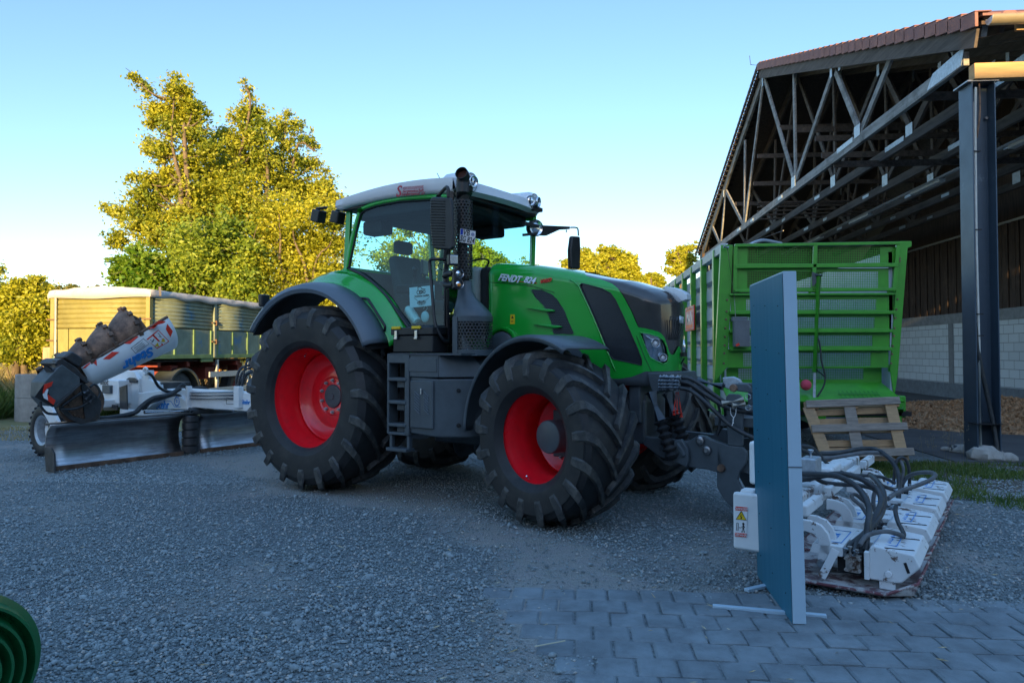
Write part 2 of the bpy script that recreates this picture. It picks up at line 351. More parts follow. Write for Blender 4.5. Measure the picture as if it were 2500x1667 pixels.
MATR = {'hood': M['green'], 'front_grille': pm('smoke_grille', (.045, .042, .040), .18, var=.3, scale=3, coat=.35, dust=(.10, .085, .07), dscale=30, dthr=(.62, .8), dmax=.4),
        'side_window': pm('mesh_screen', (.018, .022, .028), .3, var=.3, scale=60, coat=.2), 'headlight_recess': pm('lamp_housing', (.30, .34, .40), .15, .8, var=.5, scale=14), 'rear_vent': M['blackm'], 'side_cover': M['grey']}
polys = {k: [] for k in ['hood']+HN}; allv = []; off = 0; F_all = []; lab_all = []
for P, F in rbox_faces(280, 110, 150):
    Pm = P.copy(); Pm[:, 1] = -np.abs(Pm[:, 1])
    c = Pm[F].mean(1); px = proj_local(c); lab = np.zeros(len(F), int)
    for i, k in enumerate(HN):
        mm = inpoly(px, REG[k])
        if k == 'rear_vent' or k == 'side_window': mm &= (c[:, 1] < -.3)
        lab[mm & (lab == 0)] = i+1
    allv.append(P); F_all.append(F+off); lab_all.append(lab); off += len(P)
PV = np.concatenate(allv); FA = np.concatenate(F_all); LA = np.concatenate(lab_all)
key = np.round(PV, 4); _, first, inv = np.unique(key, axis=0, return_index=True, return_inverse=True); inv = inv.ravel(); PV = PV[first]; FA = inv[FA]
# smooth the borders between regions
E_ = np.concatenate([FA[:, [0, 1]], FA[:, [1, 2]], FA[:, [2, 3]], FA[:, [3, 0]]]); EL = np.concatenate([LA]*4); Es = np.sort(E_, 1)
o_ = np.lexsort((Es[:, 1], Es[:, 0])); Eo = Es[o_]; Lo = EL[o_]; same = (Eo[1:] == Eo[:-1]).all(1) & (Lo[1:] != Lo[:-1]); BE = Eo[1:][same]
for it in range(6):
    acc = np.zeros_like(PV); cnt = np.zeros(len(PV)); np.add.at(acc, BE[:, 0], PV[BE[:, 1]]); np.add.at(acc, BE[:, 1], PV[BE[:, 0]]); np.add.at(cnt, BE[:, 0], 1); np.add.at(cnt, BE[:, 1], 1)
    mk = cnt == 2; PV[mk] = .5*PV[mk]+.5*acc[mk]/2
hoodV = PV; hood_objs = {}
from mathutils.bvhtree import BVHTree
HBVH = BVHTree.FromPolygons([tuple(p) for p in PV.tolist()], [tuple(f) for f in FA.tolist()])
for i, k in enumerate(['hood']+HN):
    f = FA[LA == i]
    if not len(f): continue
    halves = [f]
    if k in ('side_window', 'headlight_recess', 'rear_vent'):
        ym = PV[f].mean(1)[:, 1]; halves = [f[ym > 0], f[ym <= 0]]
    for f in halves:
        if not len(f): continue
        u, iv = np.unique(f, return_inverse=True); iv = iv.reshape(f.shape); pts = PV[u].copy()
        bm_ = MB(); bm_.v = [tuple(p) for p in pts.tolist()]; bm_.f = [tuple(q) for q in iv.tolist()]
        ho = bm_.build({'side_window': 'side_screen'}.get(k, k), MATR[k], tr if k in ('hood', 'side_cover') else hood_objs.get('hood'), 60)
        if len(halves) == 2: dq = ho.modifiers.new('d', 'DISPLACE'); dq.strength = -.012 if k != 'headlight_recess' else -.03; dq.mid_level = 0
        hood_objs[k] = ho
hood = hood_objs['hood']
IC = V((2.6, 0, 1.7))
CL = loc(CAM)
def on_hood(px, py, off=.004):
    W = onD(px, py, 5.0); d = (loc(W)-CL).normalized(); h = HBVH.ray_cast(CL, d)
    if h[0] is None: return None
    n = h[1]; n = n if n.dot(d) < 0 else -n
    return h[0]+n*off
def hood_line(pxs, r, mat, name, parent=hood, off=.002):
    pts = []
    for (x0, y0), (x1, y1) in zip(pxs, pxs[1:]):
        for t in np.linspace(0, 1, 8, endpoint=False):
            p = on_hood(x0+(x1-x0)*t, y0+(y1-y0)*t, off)
            if p: pts.append(p)
    p = on_hood(*pxs[-1], off)
    if p: pts.append(p)
    return MB().tube(pts, r, 6).build(name, mat, parent, 60)
# recess the black panels slightly
o = hood_objs['front_grille']; q = o.modifiers.new('d', 'DISPLACE'); q.strength = -.012; q.mid_level = 0
hood_line(H_([(60, 165), (110, 190), (165, 240), (200, 320), (300, 530), (400, 770), (500, 1010), (570, 1180), (600, 1250)]), .009, M['green'], 'trim_line')
hood_line(C_([(1290, 905), (1400, 912), (1560, 925), (1620, 935), (1800, 985)]), .003, M['blackm'], 'panel_gap')
hood_line(H_([(840, 800), (850, 780), (880, 745)]) if 0 else H_([(850, 830), (900, 960), (960, 1110), (1030, 1255)]), .0025, M['blackm'], 'panel_gap')
for k in ('side_window', 'headlight_recess'):
    pl = REG[k]; hood_line(pl+[pl[0]], .005 if k == 'side_window' else .006, M['green'] if k != 'side_window' else M['black'], 'rim_trim')
# vent slats of the front grille
for xo in range(8):
    a = H_([(1215+xo*30, 640+xo*4), (1225+xo*26, 760), (1238+xo*16, 880)]); hood_line(a[:3], .0035, M['blackm'], 'grille_rib', hood_objs['front_grille'], .0)
# rear vent hex mesh lines
vm = MB()
vp = REG['rear_vent']
for gx in np.arange(1295, 1405, 4.2):
    for gy_i, gy in enumerate(np.arange(705, 818, 4.2)):
        x = gx+(2.1 if gy_i % 2 else 0)
        if inpoly(np.array([[x, gy]]), vp)[0]:
            p = on_hood(x, gy, .001)
            if p:
                ring = [p+V((math.cos(a)*.0095, 0, math.sin(a)*.0095)) for a in np.linspace(0, 2*math.pi, 7)]; vm.tube(ring, .0022, 3, caps=False)
vm.build('vent_mesh', M['grey'], hood_objs['rear_vent'], 0)
for f in ([(1590, 1103), (1650, 1115), (1760, 1135), (1805, 1130), (1795, 1115), (1700, 1105)], [(1640, 1228), (1700, 1240), (1815, 1260), (1862, 1252), (1850, 1238), (1740, 1228)]):
    pp = [on_hood(*q, .0) for q in C_(f)]; pp = [p for p in pp if p]
    fm = MB(); fm.prism([p+V((0, .02, 0)) for p in pp], V((0, -.055, 0))); fm.build('vent_fin', M['green'], hood, 30, bevel=.008)
# headlight internals
hl = hood_objs['headlight_recess']
for (x, y, r) in ((1080, 918, .034), (1180, 1090, .030)):
    p = on_hood(*H_([(x, y)])[0], -.02); n = V((.62, -.75, -.05)).normalized()
    MB().lathe([(r*1.15, .03), (r*1.12, .012), (r, .0), (r*.5, -.01), (0, -.012)], p, n, 24).build('headlamp', M['reflector'], hl, 60, fix=False, solid=.002)
    MB().ball(p+n*.006, r*.55, 16).build('bulb_lens', M['plate'], hl, 60)
pl = [on_hood(*q, -.004) for q in H_([(900, 792), (1000, 808), (1110, 842), (1165, 880), (1120, 878), (1030, 872)])]
poly_dec(pl, M['chrome'], hl, 'chrome_strip')
# on the far side another lamp shows as a sliver
p = V((3.66, .30, 1.55)); MB().ball(p, .05, 14, (.6, .8, 1.4)).build('headlamp', M['reflector'], hl, 60)
# lettering
def hood_text(s, px, py, sz, mat, name='lettering', px2=None, shear=.0, bold=0., sx=1.):
    p = on_hood(px, py, .012); q = on_hood(px2[0], px2[1], .012); xd = q-p; up = (on_hood(px, py-8, .003)-p)
    return text(s, sz, mat, hood, p, xd, up, name, shear, .004, bold, 'LEFT', sx)
a, b = C_([(1378, 870), (1545, 890)]); hood_text('FENDT', *a, .100, M['silver'], px2=b, shear=.25, bold=.003, sx=.86)
a, b = C_([(1572, 888), (1660, 900)]); hood_text('824', *a, .09, M['silver'], px2=b, shear=.25, bold=.002, sx=.95)
a, b = C_([(1692, 905), (1765, 892)]); hood_text('VARIO', *a, .055, M['redp'], px2=b, shear=.35, bold=.0015, sx=.8)
hood_line(C_([(1375, 888), (1665, 914)]), .0035, M['redp'], 'underline')
p = on_hood(*H_([(1372, 645)])[0], .004); text('FENDT', .085, M['silver'], hood_objs['front_grille'], p+V((.012, 0, 0)) if p else V((3.76, 0, 1.79)), (-.25, 1, 0), (0, 0, 1), 'lettering', .2, .004, .002)
a = [on_hood(*q, .003) for q in C_([(1463, 1153), (1496, 1153), (1496, 1227), (1460, 1227)])]; dec = poly_dec(a, M['yellow'], hood, 'warning_sticker')
a = [on_hood(*q, .006) for q in C_([(1470, 1183), (1479, 1163), (1489, 1183)])]; poly_dec(a, M['ink'], dec, 'symbol')
a = [on_hood(*q, .006) for q in C_([(1468, 1205), (1485, 1203), (1485, 1208), (1468, 1210)])]; poly_dec(a, M['ink'], dec, 'symbol')
# sky reflection beyond the nose crest, modelled as a pale solid wedge
m = MB(); m.prism([T(x, y, .14) for x, y in [(1618, 699), (1645, 702), (1664, 709), (1676, 718), (1677, 731), (1664, 736), (1645, 724), (1628, 712)]], V((0, .12, 0))); m.build('hood_sky_reflection', M['silver'], hood, 30, bevel=.006)
# bellows, dark ring and cover behind hood
m = MB(); m.box((1.79, 0, 1.95), (.12, .84, .86)); m.build('hood_seal', M['blackm'], tr, bevel=.04)
m = MB(); m.box((1.66, 0, 2.0), (.14, .92, .78)); m.build('hood_rear_panel', pm('beige_panel', (.26, .29, .26), .5), tr, bevel=.06)
# round recess right of the canister
p = on_hood(1215, 800, .0); m = MB(); m.lathe([(0, .03), (.13, .03), (.15, .02), (.155, -.03)], V((2.06, -.47, 1.55)), (0, -1, 0), 32); m.box((2.06, -.46, 1.42), (.29, .06, .24)); m.build('side_duct', M['grey'], tr, 40)
m = MB(); m.lathe([(.155, .035), (.185, .03), (.20, -.03)], V((2.06, -.46, 1.56)), (0, -1, 0), 32, R(-5), R(185)); m.build('duct_arch', M['green'], hood, 40, solid=.01)
# ---- rear fenders ----
def arc(cx, cz, r, a, y): return V((cx+r*math.cos(a), y, cz+r*math.sin(a)))
for s in (-1, 1):
    A0, A1 = R(24), R(146); n = 40; rows = []; rows2 = []
    for i in range(n+1):
        a = A0+(A1-A0)*i/n; back = max(0, (a-R(90))/R(56))
        k = .03*back
        rows.append([arc(0, 1.14, 1.0+k, a, s*1.255), arc(0, 1.14, 1.0+k, a, s*1.275), arc(0, 1.14, 1.03+k, a, s*1.285), arc(0, 1.14, 1.075+k, a, s*1.25), arc(0, 1.14, 1.105+k, a, s*1.15), arc(0, 1.14, 1.108+k, a, s*1.02)])
    fm = MB().grid(rows).build('rear_fender', M['greyl'], tr, 50, solid=.02)
    for i in range(n+1):
        a = R(22)+(R(128)-R(22))*i/n
        rr = 1.108; zin = 1.2-.04*abs(math.sin((a-R(60))))
        rows2.append([arc(0, 1.14, rr, a, s*1.02), arc(0, 1.14, rr+.012, a, s*1.0), arc(0, 1.14, rr+.05, a, s*.95), arc(0.02, 1.14, rr+.10, a, s*.89), arc(.04, 1.14, rr+.14, a, s*.84)])
    MB().grid(rows2).build('inner_fender', M['green'], tr, 60, solid=.02)
    rows3 = [[arc(0, 1.14, 1.0+.03*max(0, (R(22)+R(126)*i/30-R(90))/R(56)), R(22)+R(126)*i/30, s*1.25), arc(0, 1.14, 1.06, R(22)+R(126)*i/30, s*1.0), arc(0, 1.14, 1.06, R(22)+R(126)*i/30, s*.6)] for i in range(31)]
    MB().grid(rows3).build('fender_lining', M['blackm'], tr, 60, solid=.01)
    for a in (R(146),):
        p = arc(0, 1.14, 1.1, R(128), s*1.2); MB().box(p+V((-.03, s*.03, .07)), (.07, .12, .14)).build('tail_lamp', M['black'], tr, bevel=.02)
# fender hand rail
F_ = zz(600, 700, .1658)
pts = [T(*q, y) for q, y in zip(F_([(1690, 165), (1790, 180), (1830, 230), (1950, 420), (2040, 560), (2050, 620), (2035, 670)]), (-1.0, -1.04, -1.05, -1.05, -1.05, -1.04, -1.0))]
MB().tube(pts, .014, 10, 4).ball(pts[0], .03, 10, (1, .5, 1)).ball(pts[-1], .03, 10, (1, .5, 1.2)).build('grab_rail', M['black'], tr, 60)
# ---- cab ----
cab_in = [T(*q, -.84) for q in C_([(215, 800), (330, 850), (480, 960), (560, 1050), (620, 1130), (700, 1240), (975, 1240), (965, 950), (962, 700), (968, 500), (972, 300), (840, 268), (590, 282), (400, 318), (318, 350), (285, 385), (262, 500), (240, 640), (222, 740)])]
def tilt(p, s=-1): return V((p.x, s*(.865-.065*(p.z-1.75)), p.z))
for s in (-1, 1):
    side = [tilt(p, s) for p in cab_in]
    g = MB(); g.add([p+V((0, -s*.006, 0)) for p in side], [tuple(range(len(side)))]); g.build('cab_side_window', M['glass'], tr, 0)
    MB().tube(side+[side[0]], .012, 6).build('window_seal', M['black'], tr, 60)
    outer = catmull([tilt(T(*q, -.84), s) for q in C_([(190, 880), (200, 760), (222, 600), (250, 460), (272, 370)])], 4)
    MB().tube([p+V((.0, -s*.02, 0)) for p in outer], .034, 8).build('rear_pillar', M['green'], tr, 60)
    tp = [tilt(T(*q, -.84), s) for q in C_([(262, 355), (400, 302), (590, 268), (840, 250), (975, 248)])]
    MB().tube(catmull([p+V((0, -s*.02, .01)) for p in tp], 3), .028, 8).build('roof_rail', M['green'], tr, 60)
    MB().bar((1.64, s*.775, 3.12), (1.60, s*.80, 2.4), .05, .07).bar((1.60, s*.80, 2.4), (1.63, s*.84, 1.55), .05, .07).build('front_pillar', M['green'] if s > 0 else M['black'], tr, bevel=.01)
    MB().bar((.10, s*.70, 3.1), (.12, s*.76, 2.35), .06, .06).build('rear_corner_pillar', M['green'], tr, bevel=.01)
    # black sill line following the fender and a band inside it
    gl = [tilt(T(*q, -.84), s)+V((0, s*.015, 0)) for q in C_([(215, 800), (330, 850), (430, 925), (510, 1000), (560, 1060), (620, 1145), (700, 1250)])]
    MB().tube(catmull(gl, 4), .019, 8).build('door_seal', M['black'], tr, 60)
    # green body panel between fender and glass
    A_l = [arc(.04, 1.14, 1.108+.14, a, s*.84) for a in np.linspace(R(100), R(20), 14)]
    B_l = catmull(gl, 3); B_l = [B_l[int(i)] for i in np.linspace(0, len(B_l)-1, 14)]
    MB().grid([[p, p*.5+q*.5+V((0, s*.01, 0)), q] for p, q in zip(A_l, B_l)]).build('cab_side_panel', M['green'], tr, 60, solid=.02)
    MB().bar((1.16, s*.84, 1.72), (1.64, s*.84, 1.72), .04, .05).bar((1.16, s*.84, 1.5), (1.64, s*.84, 1.5), .04, .06).build('door_sill', M['green'], tr, bevel=.01)
MB().box((.95, 0, 1.52), (1.35, 1.6, .08)).box((.2, 0, 2.0), (.12, 1.5, .8)).build('cab_floor', M['black'], tr)
MB().box((.13, 0, 2.2), (.06, 1.5, .5)).build('cab_rear_panel', M['green'], tr, bevel=.02)
MB().grid([[V((1.665-.05*((y/.76)**2), y, 3.10)), V((1.64-.05*((y/.76)**2), y, 2.40)), V((1.66-.05*((y/.8)**2), y, 1.8))] for y in np.linspace(-.76, .76, 9)]).build('windscreen', M['glass'], tr, 60)
MB().grid([[V((.10, y, 3.08)), V((.10, y, 2.45))] for y in (-.7, 0, .7)]).build('rear_window', M['glass'], tr, 0)
# B posts seen inside the door glass
# interior
I = MB(); I.box((.62, .0, 2.02), (.50, .50, .14)); I.bar((.42, 0, 2.05), (.30, 0, 2.62), .46, .14, (1, 0, 0)); I.box((.28, 0, 2.74), (.10, .28, .16)); I.box((.62, 0, 1.78), (.36, .36, .36)); I.build('driver_seat', pm('seat_fabric', (.03, .045, .05), .9), tr, bevel=.04)
m = MB(); m.box((.85, -.36, 2.20), (.55, .16, .09)); m.box((.98, -.42, 2.42), (.03, .22, .16), Matrix.Rotation(R(25), 3, 'Z')); m.tube([(.98, -.42, 2.2), (.98, -.42, 2.36)], .02); m.tube([(.78, -.36, 2.24), (.80, -.37, 2.4)], [.03, .022]); m.ball((.8, -.37, 2.42), .035); m.build('armrest_console', M['black'], tr, bevel=.01)
m = MB(); m.lathe([(.2, .0), (.215, .012), (.2, .024), (.19, .012)], (1.32, 0, 2.42), (-.45, 0, .9), 32); m.tube([(1.47, 0, 1.9), (1.33, 0, 2.41)], [.06, .035]); m.bar((1.32, -.19, 2.43), (1.32, .19, 2.43), .03, .02); m.build('steering_wheel', M['black'], tr, 50)
m = MB(); m.box((1.52, 0, 1.98), (.14, .9, .35)); m.box((1.5, 0, 2.22), (.12, .4, .16)); m.build('dashboard', M['black'], tr, bevel=.03)
m = MB(); m.box((.9, 0, 3.03), (1.35, 1.46, .12)); m.box((.35, -.5, 2.9), (.3, .2, .16)); m.box((1.2, .45, 2.9), (.35, .25, .12)); m.build('headliner', M['blackm'], tr, bevel=.03)
m = MB(); m.tube([(.25, .5, 2.2), (.5, .45, 2.35), (1.0, .42, 2.33), (1.4, .45, 2.32)], .015, 6); m.bar((.2, .7, 2.35), (1.5, .7, 2.30), .03, .05); m.build('inner_rail', M['black'], tr)
# ---- roof ----
def roof_pt(u, v):     # u 0 rear..1 front, v -1..1
    x = .02+u*1.66+.10*u*(1-v*v); top = 3.185+.135*math.sin(math.pi*min(1, .12+u*.62))-.10*max(0, u-.75)*2*(1-abs(v)**2)
    return x, v*(.83-.03*u), top-.035*abs(v)**3
rows = []; NU, NV = 26, 24
ring = []
for i in range(NU+1):
    u = i/NU; row = []
    for j in range(NV+1):
        v = -1+2*j/NV; x, y, z = roof_pt(u, v); row.append(V((x, y, z)))
    ed = .135 if u < .95 else .10
    zb = 3.10+.045*math.sin(math.pi*u)
    row = [V((row[0].x, row[0].y+.10, zb-.01)), V((row[0].x, row[0].y+.02, zb)), V((row[0].x, row[0].y-.008, zb+.035))]+row+[V((row[-1].x, row[-1].y+.008, zb+.035)), V((row[-1].x, row[-1].y-.02, zb)), V((row[-1].x, row[-1].y-.10, zb-.01))]
    rows.append(row)
rm = MB().grid(rows)
fr = [V((p.x+.03, p.y*.995, 3.14)) for p in rows[-1][3:-3]]; rm.grid([rows[-1][3:-3], fr, [V((p.x-.08, p.y, 3.11)) for p in fr]])
rr_ = [V((p.x-.015, p.y, 3.12)) for p in rows[0][3:-3]]; rm.grid([rows[0][3:-3], rr_, [V((p.x+.1, p.y, 3.09)) for p in rr_]])
roof = rm.build('cab_roof', M['roof'], tr, 45, bevel=0)
MB().box((.87, 0, 3.105), (1.62, 1.55, .05)).build('roof_underside', M['black'], tr, bevel=.02)
for s in (-1, 1):     # lamp pods at the front corners
    c = V((1.66, s*.60, 3.235))
    pod = MB(); pod.tube([c+V((-.38, -s*.05, .01)), c+V((-.2, -s*.02, .02)), c+V((.03, 0, .0)), c+V((.10, 0, -.01))], [.05, .10, .115, .10], 20)
    pd = pod.build('lamp_pod', M['roof'], roof, 50)
    MB().lathe([(.10, .0), (.105, .02), (.09, .03)], c+V((.08, 0, -.01)), (1, 0, -.05), 24).box(c+V((.03, s*.08, -.075)), (.16, .20, .05)).build('pod_bezel', M['black'], pd, 50, bevel=.01)
    for dd_ in (V((.70, -.70, -.05)), V((.98, .2 if s > 0 else -.15, -.08))):
        d = dd_.normalized(); q = c+V((.02, 0, 0))+d*.115
        MB().lathe([(.056, .02), (.060, .01), (.054, -.02)], q, d, 24).build('work_light_ring', M['chrome'], pd, 50, fix=False, solid=.004)
        MB().lathe([(.051, .012), (.042, .002), (.03, .008), (0, .012)], q, d, 24).build('work_light', M['reflector'], pd, 50)
    # lower front lamp on the pillar and rear roof lamps
q = V((1.72, -.62, 2.99)); MB().ball(q, .05, 16, (.6, .9, 1.5)).build('work_light', M['reflector'], tr, 50)
for p in ((-.09, -.70, 3.04), (-.13, -.95, 3.02)):
    c = V(p); m = MB(); m.box(c, (.13, .12, .14), Matrix.Rotation(R(15), 3, 'Y')); m.box(c+V((.05, .0, .085)), (.16, .05, .03)); m.build('rear_work_light', M['black'], tr, bevel=.025)
MB().tube([T(*q, -.2) for q in C_([(930, 128), (900, 72)])], .004, 5).build('antenna', M['black'], tr)
# roof sign lettering
p0, p1 = [T(*q, -.845) for q in C_([(640, 213), (785, 205)])]
text('S', .165, M['deepred'], roof, T(*C_([(606, 215)])[0], -.85), p1-p0, (0, 0, 1), 'lettering', .15, .002, .002)
text('tiergemeinschaft', .046, M['deepred'], roof, T(*C_([(636, 212)])[0], -.85), p1-p0, (0, 0, 1), 'lettering', .15, .002, .0, 'LEFT', .95)
text('tumpertenrod  eV', .046, M['deepred'], roof, T(*C_([(628, 235)])[0], -.848), p1-p0, (0, 0, 1), 'lettering', .15, .002, .0, 'LEFT', .95)
m = MB()
for i in range(26):
    a = T(*C_([(640+i*6, 190-i*.45)])[0], -.85); m.bar(a, a+V((.010, 0, .016)), .003, .003); m.bar(a+V((0, 0, -.002)), a+V((.010, 0, -.014)), .003, .003)
m.build('ear_of_corn_mark', M['deepred'], roof)
# ---- storage box with steps ----
S_ = zz(940, 820, .1977)
yb = -1.15
def SP(x, y, yy=yb): return T(*S_([(x, y)])[0], yy)
top = [SP(35, 230), SP(660, 230), SP(870, 190, -.9), SP(1100, 420, -.85), SP(1080, 510, -.85)]
x0, x1 = 1.135, 1.79
m = MB()
# upper body with sloped nose: side outline extruded inward
m.prism([V((1.42, yb+.0, 1.25)), V((x1, yb, 1.25)), V((x1, yb, 1.47)), V((1.42, yb, 1.47))], V((0, .55, 0)))
m.add([V((x1, yb, 1.25)), V((x1, yb, 1.47)), V((1.93, -.86, 1.49)), V((2.09, -.84, 1.34)), V((2.09, -.84, 1.25)), V((x1, -.6, 1.25)), V((x1, -.6, 1.47)), V((1.93, -.6, 1.49)), V((2.09, -.6, 1.34)), V((2.09, -.6, 1.25))],
      [(0, 1, 2, 3, 4), (5, 9, 8, 7, 6), (1, 6, 7, 2), (2, 7, 8, 3), (3, 8, 9, 4), (0, 4, 9, 5), (0, 5, 6, 1)])
box = m.build('storage_box', M['grey'], tr, bevel=.012)
m = MB(); m.prism([V((1.42, yb+.012, .70)), V((1.75, yb+.012, .68)), V((1.80, yb+.03, .68)), V((2.02, -.98, .68)), V((2.10, -.86, .68)), V((2.10, -.6, .68)), V((1.42, -.6, .68))], V((0, 0, .56)))
m.build('tank_cover', M['grey'], box, bevel=.02)
m = MB(); m.box((1.585, yb-.002, .99), (.29, .02, .46)); m.build('box_door', M['grey'], box, bevel=.012)
m = MB()
for i in range(7):
    z_ = .93+i*.028
    a = V((1.50, yb-.016, z_+.02)); m.bar(a, a+V((.07, 0, -.05)), .008, .008); m.bar(V((1.62, yb-.016, z_+.02)), V((1.68, yb-.016, z_-.03)), .008, .008)
m.build('louvres', M['greyl'], box)
MB().box((1.592, yb-.02, 1.115), (.018, .02, .055)).build('door_latch', M['chrome'], box, bevel=.004)
m = MB(); m.box((1.57, yb+.0, 1.37), (.40, .012, .13)); m.build('raised_panel', M['grey'], box, bevel=.004)
m = MB(); m.box((1.62, -.95, 1.475), (.90, .42, .02)); m.build('tread_plate', pm('tread', (.05, .06, .07), .5, bump=1., bscale=90), box)
for z_ in (.80, 1.13): MB().lathe([(0, .004), (.016, .004), (.02, 0), (.02, -.01)], V((1.95, -1.045, z_)), (.6, -.8, 0), 16).build('cover_bolt', M['blackm'], box)
# step ladder moulded into the front of the box: frame + treads with dark pockets
m = MB(); m.box((1.145, yb+.06, 1.08), (.03, .14, .80)); m.box((1.395, yb+.05, 1.08), (.06, .12, .80)); m.box((1.27, yb+.06, 1.43), (.23, .14, .09))
for z_ in (1.225, 1.0, .775): m.box((1.27, yb+.05, z_), (.24, .14, .035)); m.box((1.27, yb+.07, z_-.05), (.10, .06, .07))
m.box((1.17, yb+.03, .62), (.035, .05, .16)); m.box((1.40, yb+.03, .62), (.035, .05, .16)); m.box((1.285, yb+.02, .535), (.27, .13, .035)); m.box((1.285, yb+.03, .69), (.27, .08, .03))
m.build('step_ladder', M['grey'], tr, bevel=.008)
MB().box((1.27, yb+.32, 1.08), (.26, .3, .78)).build('ladder_back', M['blackm'], tr)
# ---- exhaust after-treatment canister and stack ----
Q_ = zz(1060, 420, .2934)
cx, cy_ = 1.935, -.80
m = MB(); prof = [(.0, 2.20), (.065, 2.195), (.075, 2.10), (.095, 2.03), (.155, 1.93), (.187, 1.87), (.195, 1.82)]
rows = []
for r, z_ in prof:
    sh = -.095*min(1, max(0, (z_-1.86)/.2)); rows.append([V((cx+sh+math.cos(a)*r*1.0, cy_+math.sin(a)*r, z_)) for a in np.linspace(0, 2*math.pi, 37)])
m.grid(rows).build('exhaust_hood', M['grey'], tr, 60)
def cyl_uv(c, r): return lambda co: np.stack([np.arctan2(co[:, 1]-c[1], co[:, 0]-c[0])*r, co[:, 2]], 1)
def open_cyl(c, r, z0, z1, n=64):
    vs = []; fs = []
    for z_ in (z0, z1):
        for k in range(n+1):
            a = -math.pi+2*math.pi*k/n*.99999; vs.append((c[0]+r*math.cos(a), c[1]+r*math.sin(a), z_))
    m = MB(); m.add(vs, [(k, k+1, n+2+k, n+1+k) for k in range(n)]); return m
pf = perf('perforated_guard', (.03, .032, .036), .034, .36, .4, rot='hex')
open_cyl((cx, cy_), .192, 1.50, 1.82).build('canister_guard', pf, tr, 60, fix=False, uv=cyl_uv((cx, cy_), .192))
MB().cyl((cx, cy_, 1.48), (cx, cy_, 1.82), .176, n=40).build('canister', pm('canister_metal', (.42, .40, .37), .35, 1., var=.2), tr, 50)
m = MB(); m.lathe([(.196, 1.47), (.199, 1.52)], (cx, cy_, 0), (0, 0, 1), 40); m.lathe([(.196, 1.79), (.199, 1.84)], (cx, cy_, 0), (0, 0, 1), 40); m.bar((cx-.07, cy_-.185, 1.48), (cx-.07, cy_-.185, 1.84), .06, .03, (0, -1, 0)); m.box((cx, cy_, 1.465), (.40, .40, .012)); m.build('canister_bracket', M['grey'], tr, bevel=.004)
sx, sy_ = 1.805, -.80
open_cyl((sx, sy_), .099, 2.22, 3.0, 48).build('stack_guard', perf('stack_mesh', (.012, .013, .015), .034, .30, .4, rot='hex'), tr, 60, fix=False, uv=cyl_uv((sx, sy_), .096))
MB().cyl((sx, sy_, 2.95), (sx, sy_, 3.07), .097, n=40).cyl((sx, sy_, 2.2), (sx, sy_, 2.235), .097, n=40).cyl((sx, sy_, 2.2), (sx, sy_, 3.05), .066, n=24).build('stack_sleeve', M['black'], tr, 40)
m = MB(); m.cyl((sx, sy_, 2.16), (sx, sy_, 2.2), .07, n=24); m.build('pipe_clamp', M['chrome'], tr, 40)
pipe = catmull([(sx, sy_, 3.05), (sx, sy_, 3.13), (sx, sy_, 3.19), (sx+.02, sy_-.02, 3.24), (sx+.035, sy_-.07, 3.26)], 5)
MB().tube(pipe, .062, 24, caps=False).build('exhaust_pipe', M['black'], tr, 60, solid=.006)
MB().lathe([(0, 0), (.058, 0)], (sx+.02, sy_-.03, 3.24), (.2, -.9, .35), 20).build('pipe_inside', pm('rusty_inside', (.06, .02, .012), .9), tr)
# number plate
pl = [T(*q, -.92) for q in Q_([(217, 466), (348, 492), (338, 606), (210, 584)])]
def TPn(px, py, p0, n0):
    w0 = TO+UF*p0[0]+UL*p0[1]; n1 = UF*n0[0]+UL*n0[1]; return loc(onP(px, py, w0, n1))
pl = [TPn(*q, (1.84+.61*.13, -.80-.79*.13), (.42, -.90)) for q in Q_([(217, 466), (348, 492), (338, 606), (210, 584)])]
pc = (pl[0]+pl[1]+pl[2]+pl[3])/4; xd = (pl[1]-pl[0]).normalized(); yd = (pl[0]-pl[3]).normalized()
nrm = V((.42, -.90, 0)).normalized()
npl = MB().prism(pl, -nrm*.006).build('number_plate', M['plate'], tr, bevel=.002)
w_ = (pl[1]-pl[0]).length; h_ = (pl[0]-pl[3]).length; nrm = V((.42, -.90, 0)).normalized(); fo = nrm*.003
MB().tube([p+fo for p in pl]+[pl[0]+fo], .0022, 4).build('plate_border', M['ink'], npl)
poly_dec([pl[0]+xd*.006-yd*.006, pl[0]+xd*.03-yd*.006, pl[0]+xd*.03-yd*h_*.45, pl[0]+xd*.006-yd*h_*.45], pm('plate_blue', (.01, .06, .5), .4), npl, 'blue_field', nrm*.001)
text('VB', .080, M['ink'], npl, pc+fo-xd*.012+yd*h_*.23, xd, yd, 'lettering', 0, .001, .001, sx=.75)
MB().lathe([(0, .002), (.017, .002), (.017, 0)], pc+fo+xd*.052+yd*h_*.22, nrm, 20).build('seal_badge', pm('badge', (.25, .27, .4), .5), npl)
text('SG 824', .078, M['ink'], npl, pc+fo-yd*h_*.23, xd, yd, 'lettering', 0, .001, .001, sx=.62)
MB().ball(V((sx-.095, sy_-.06, 2.67)), .012, 8).build('plate_bolt', M['chrome'], tr)
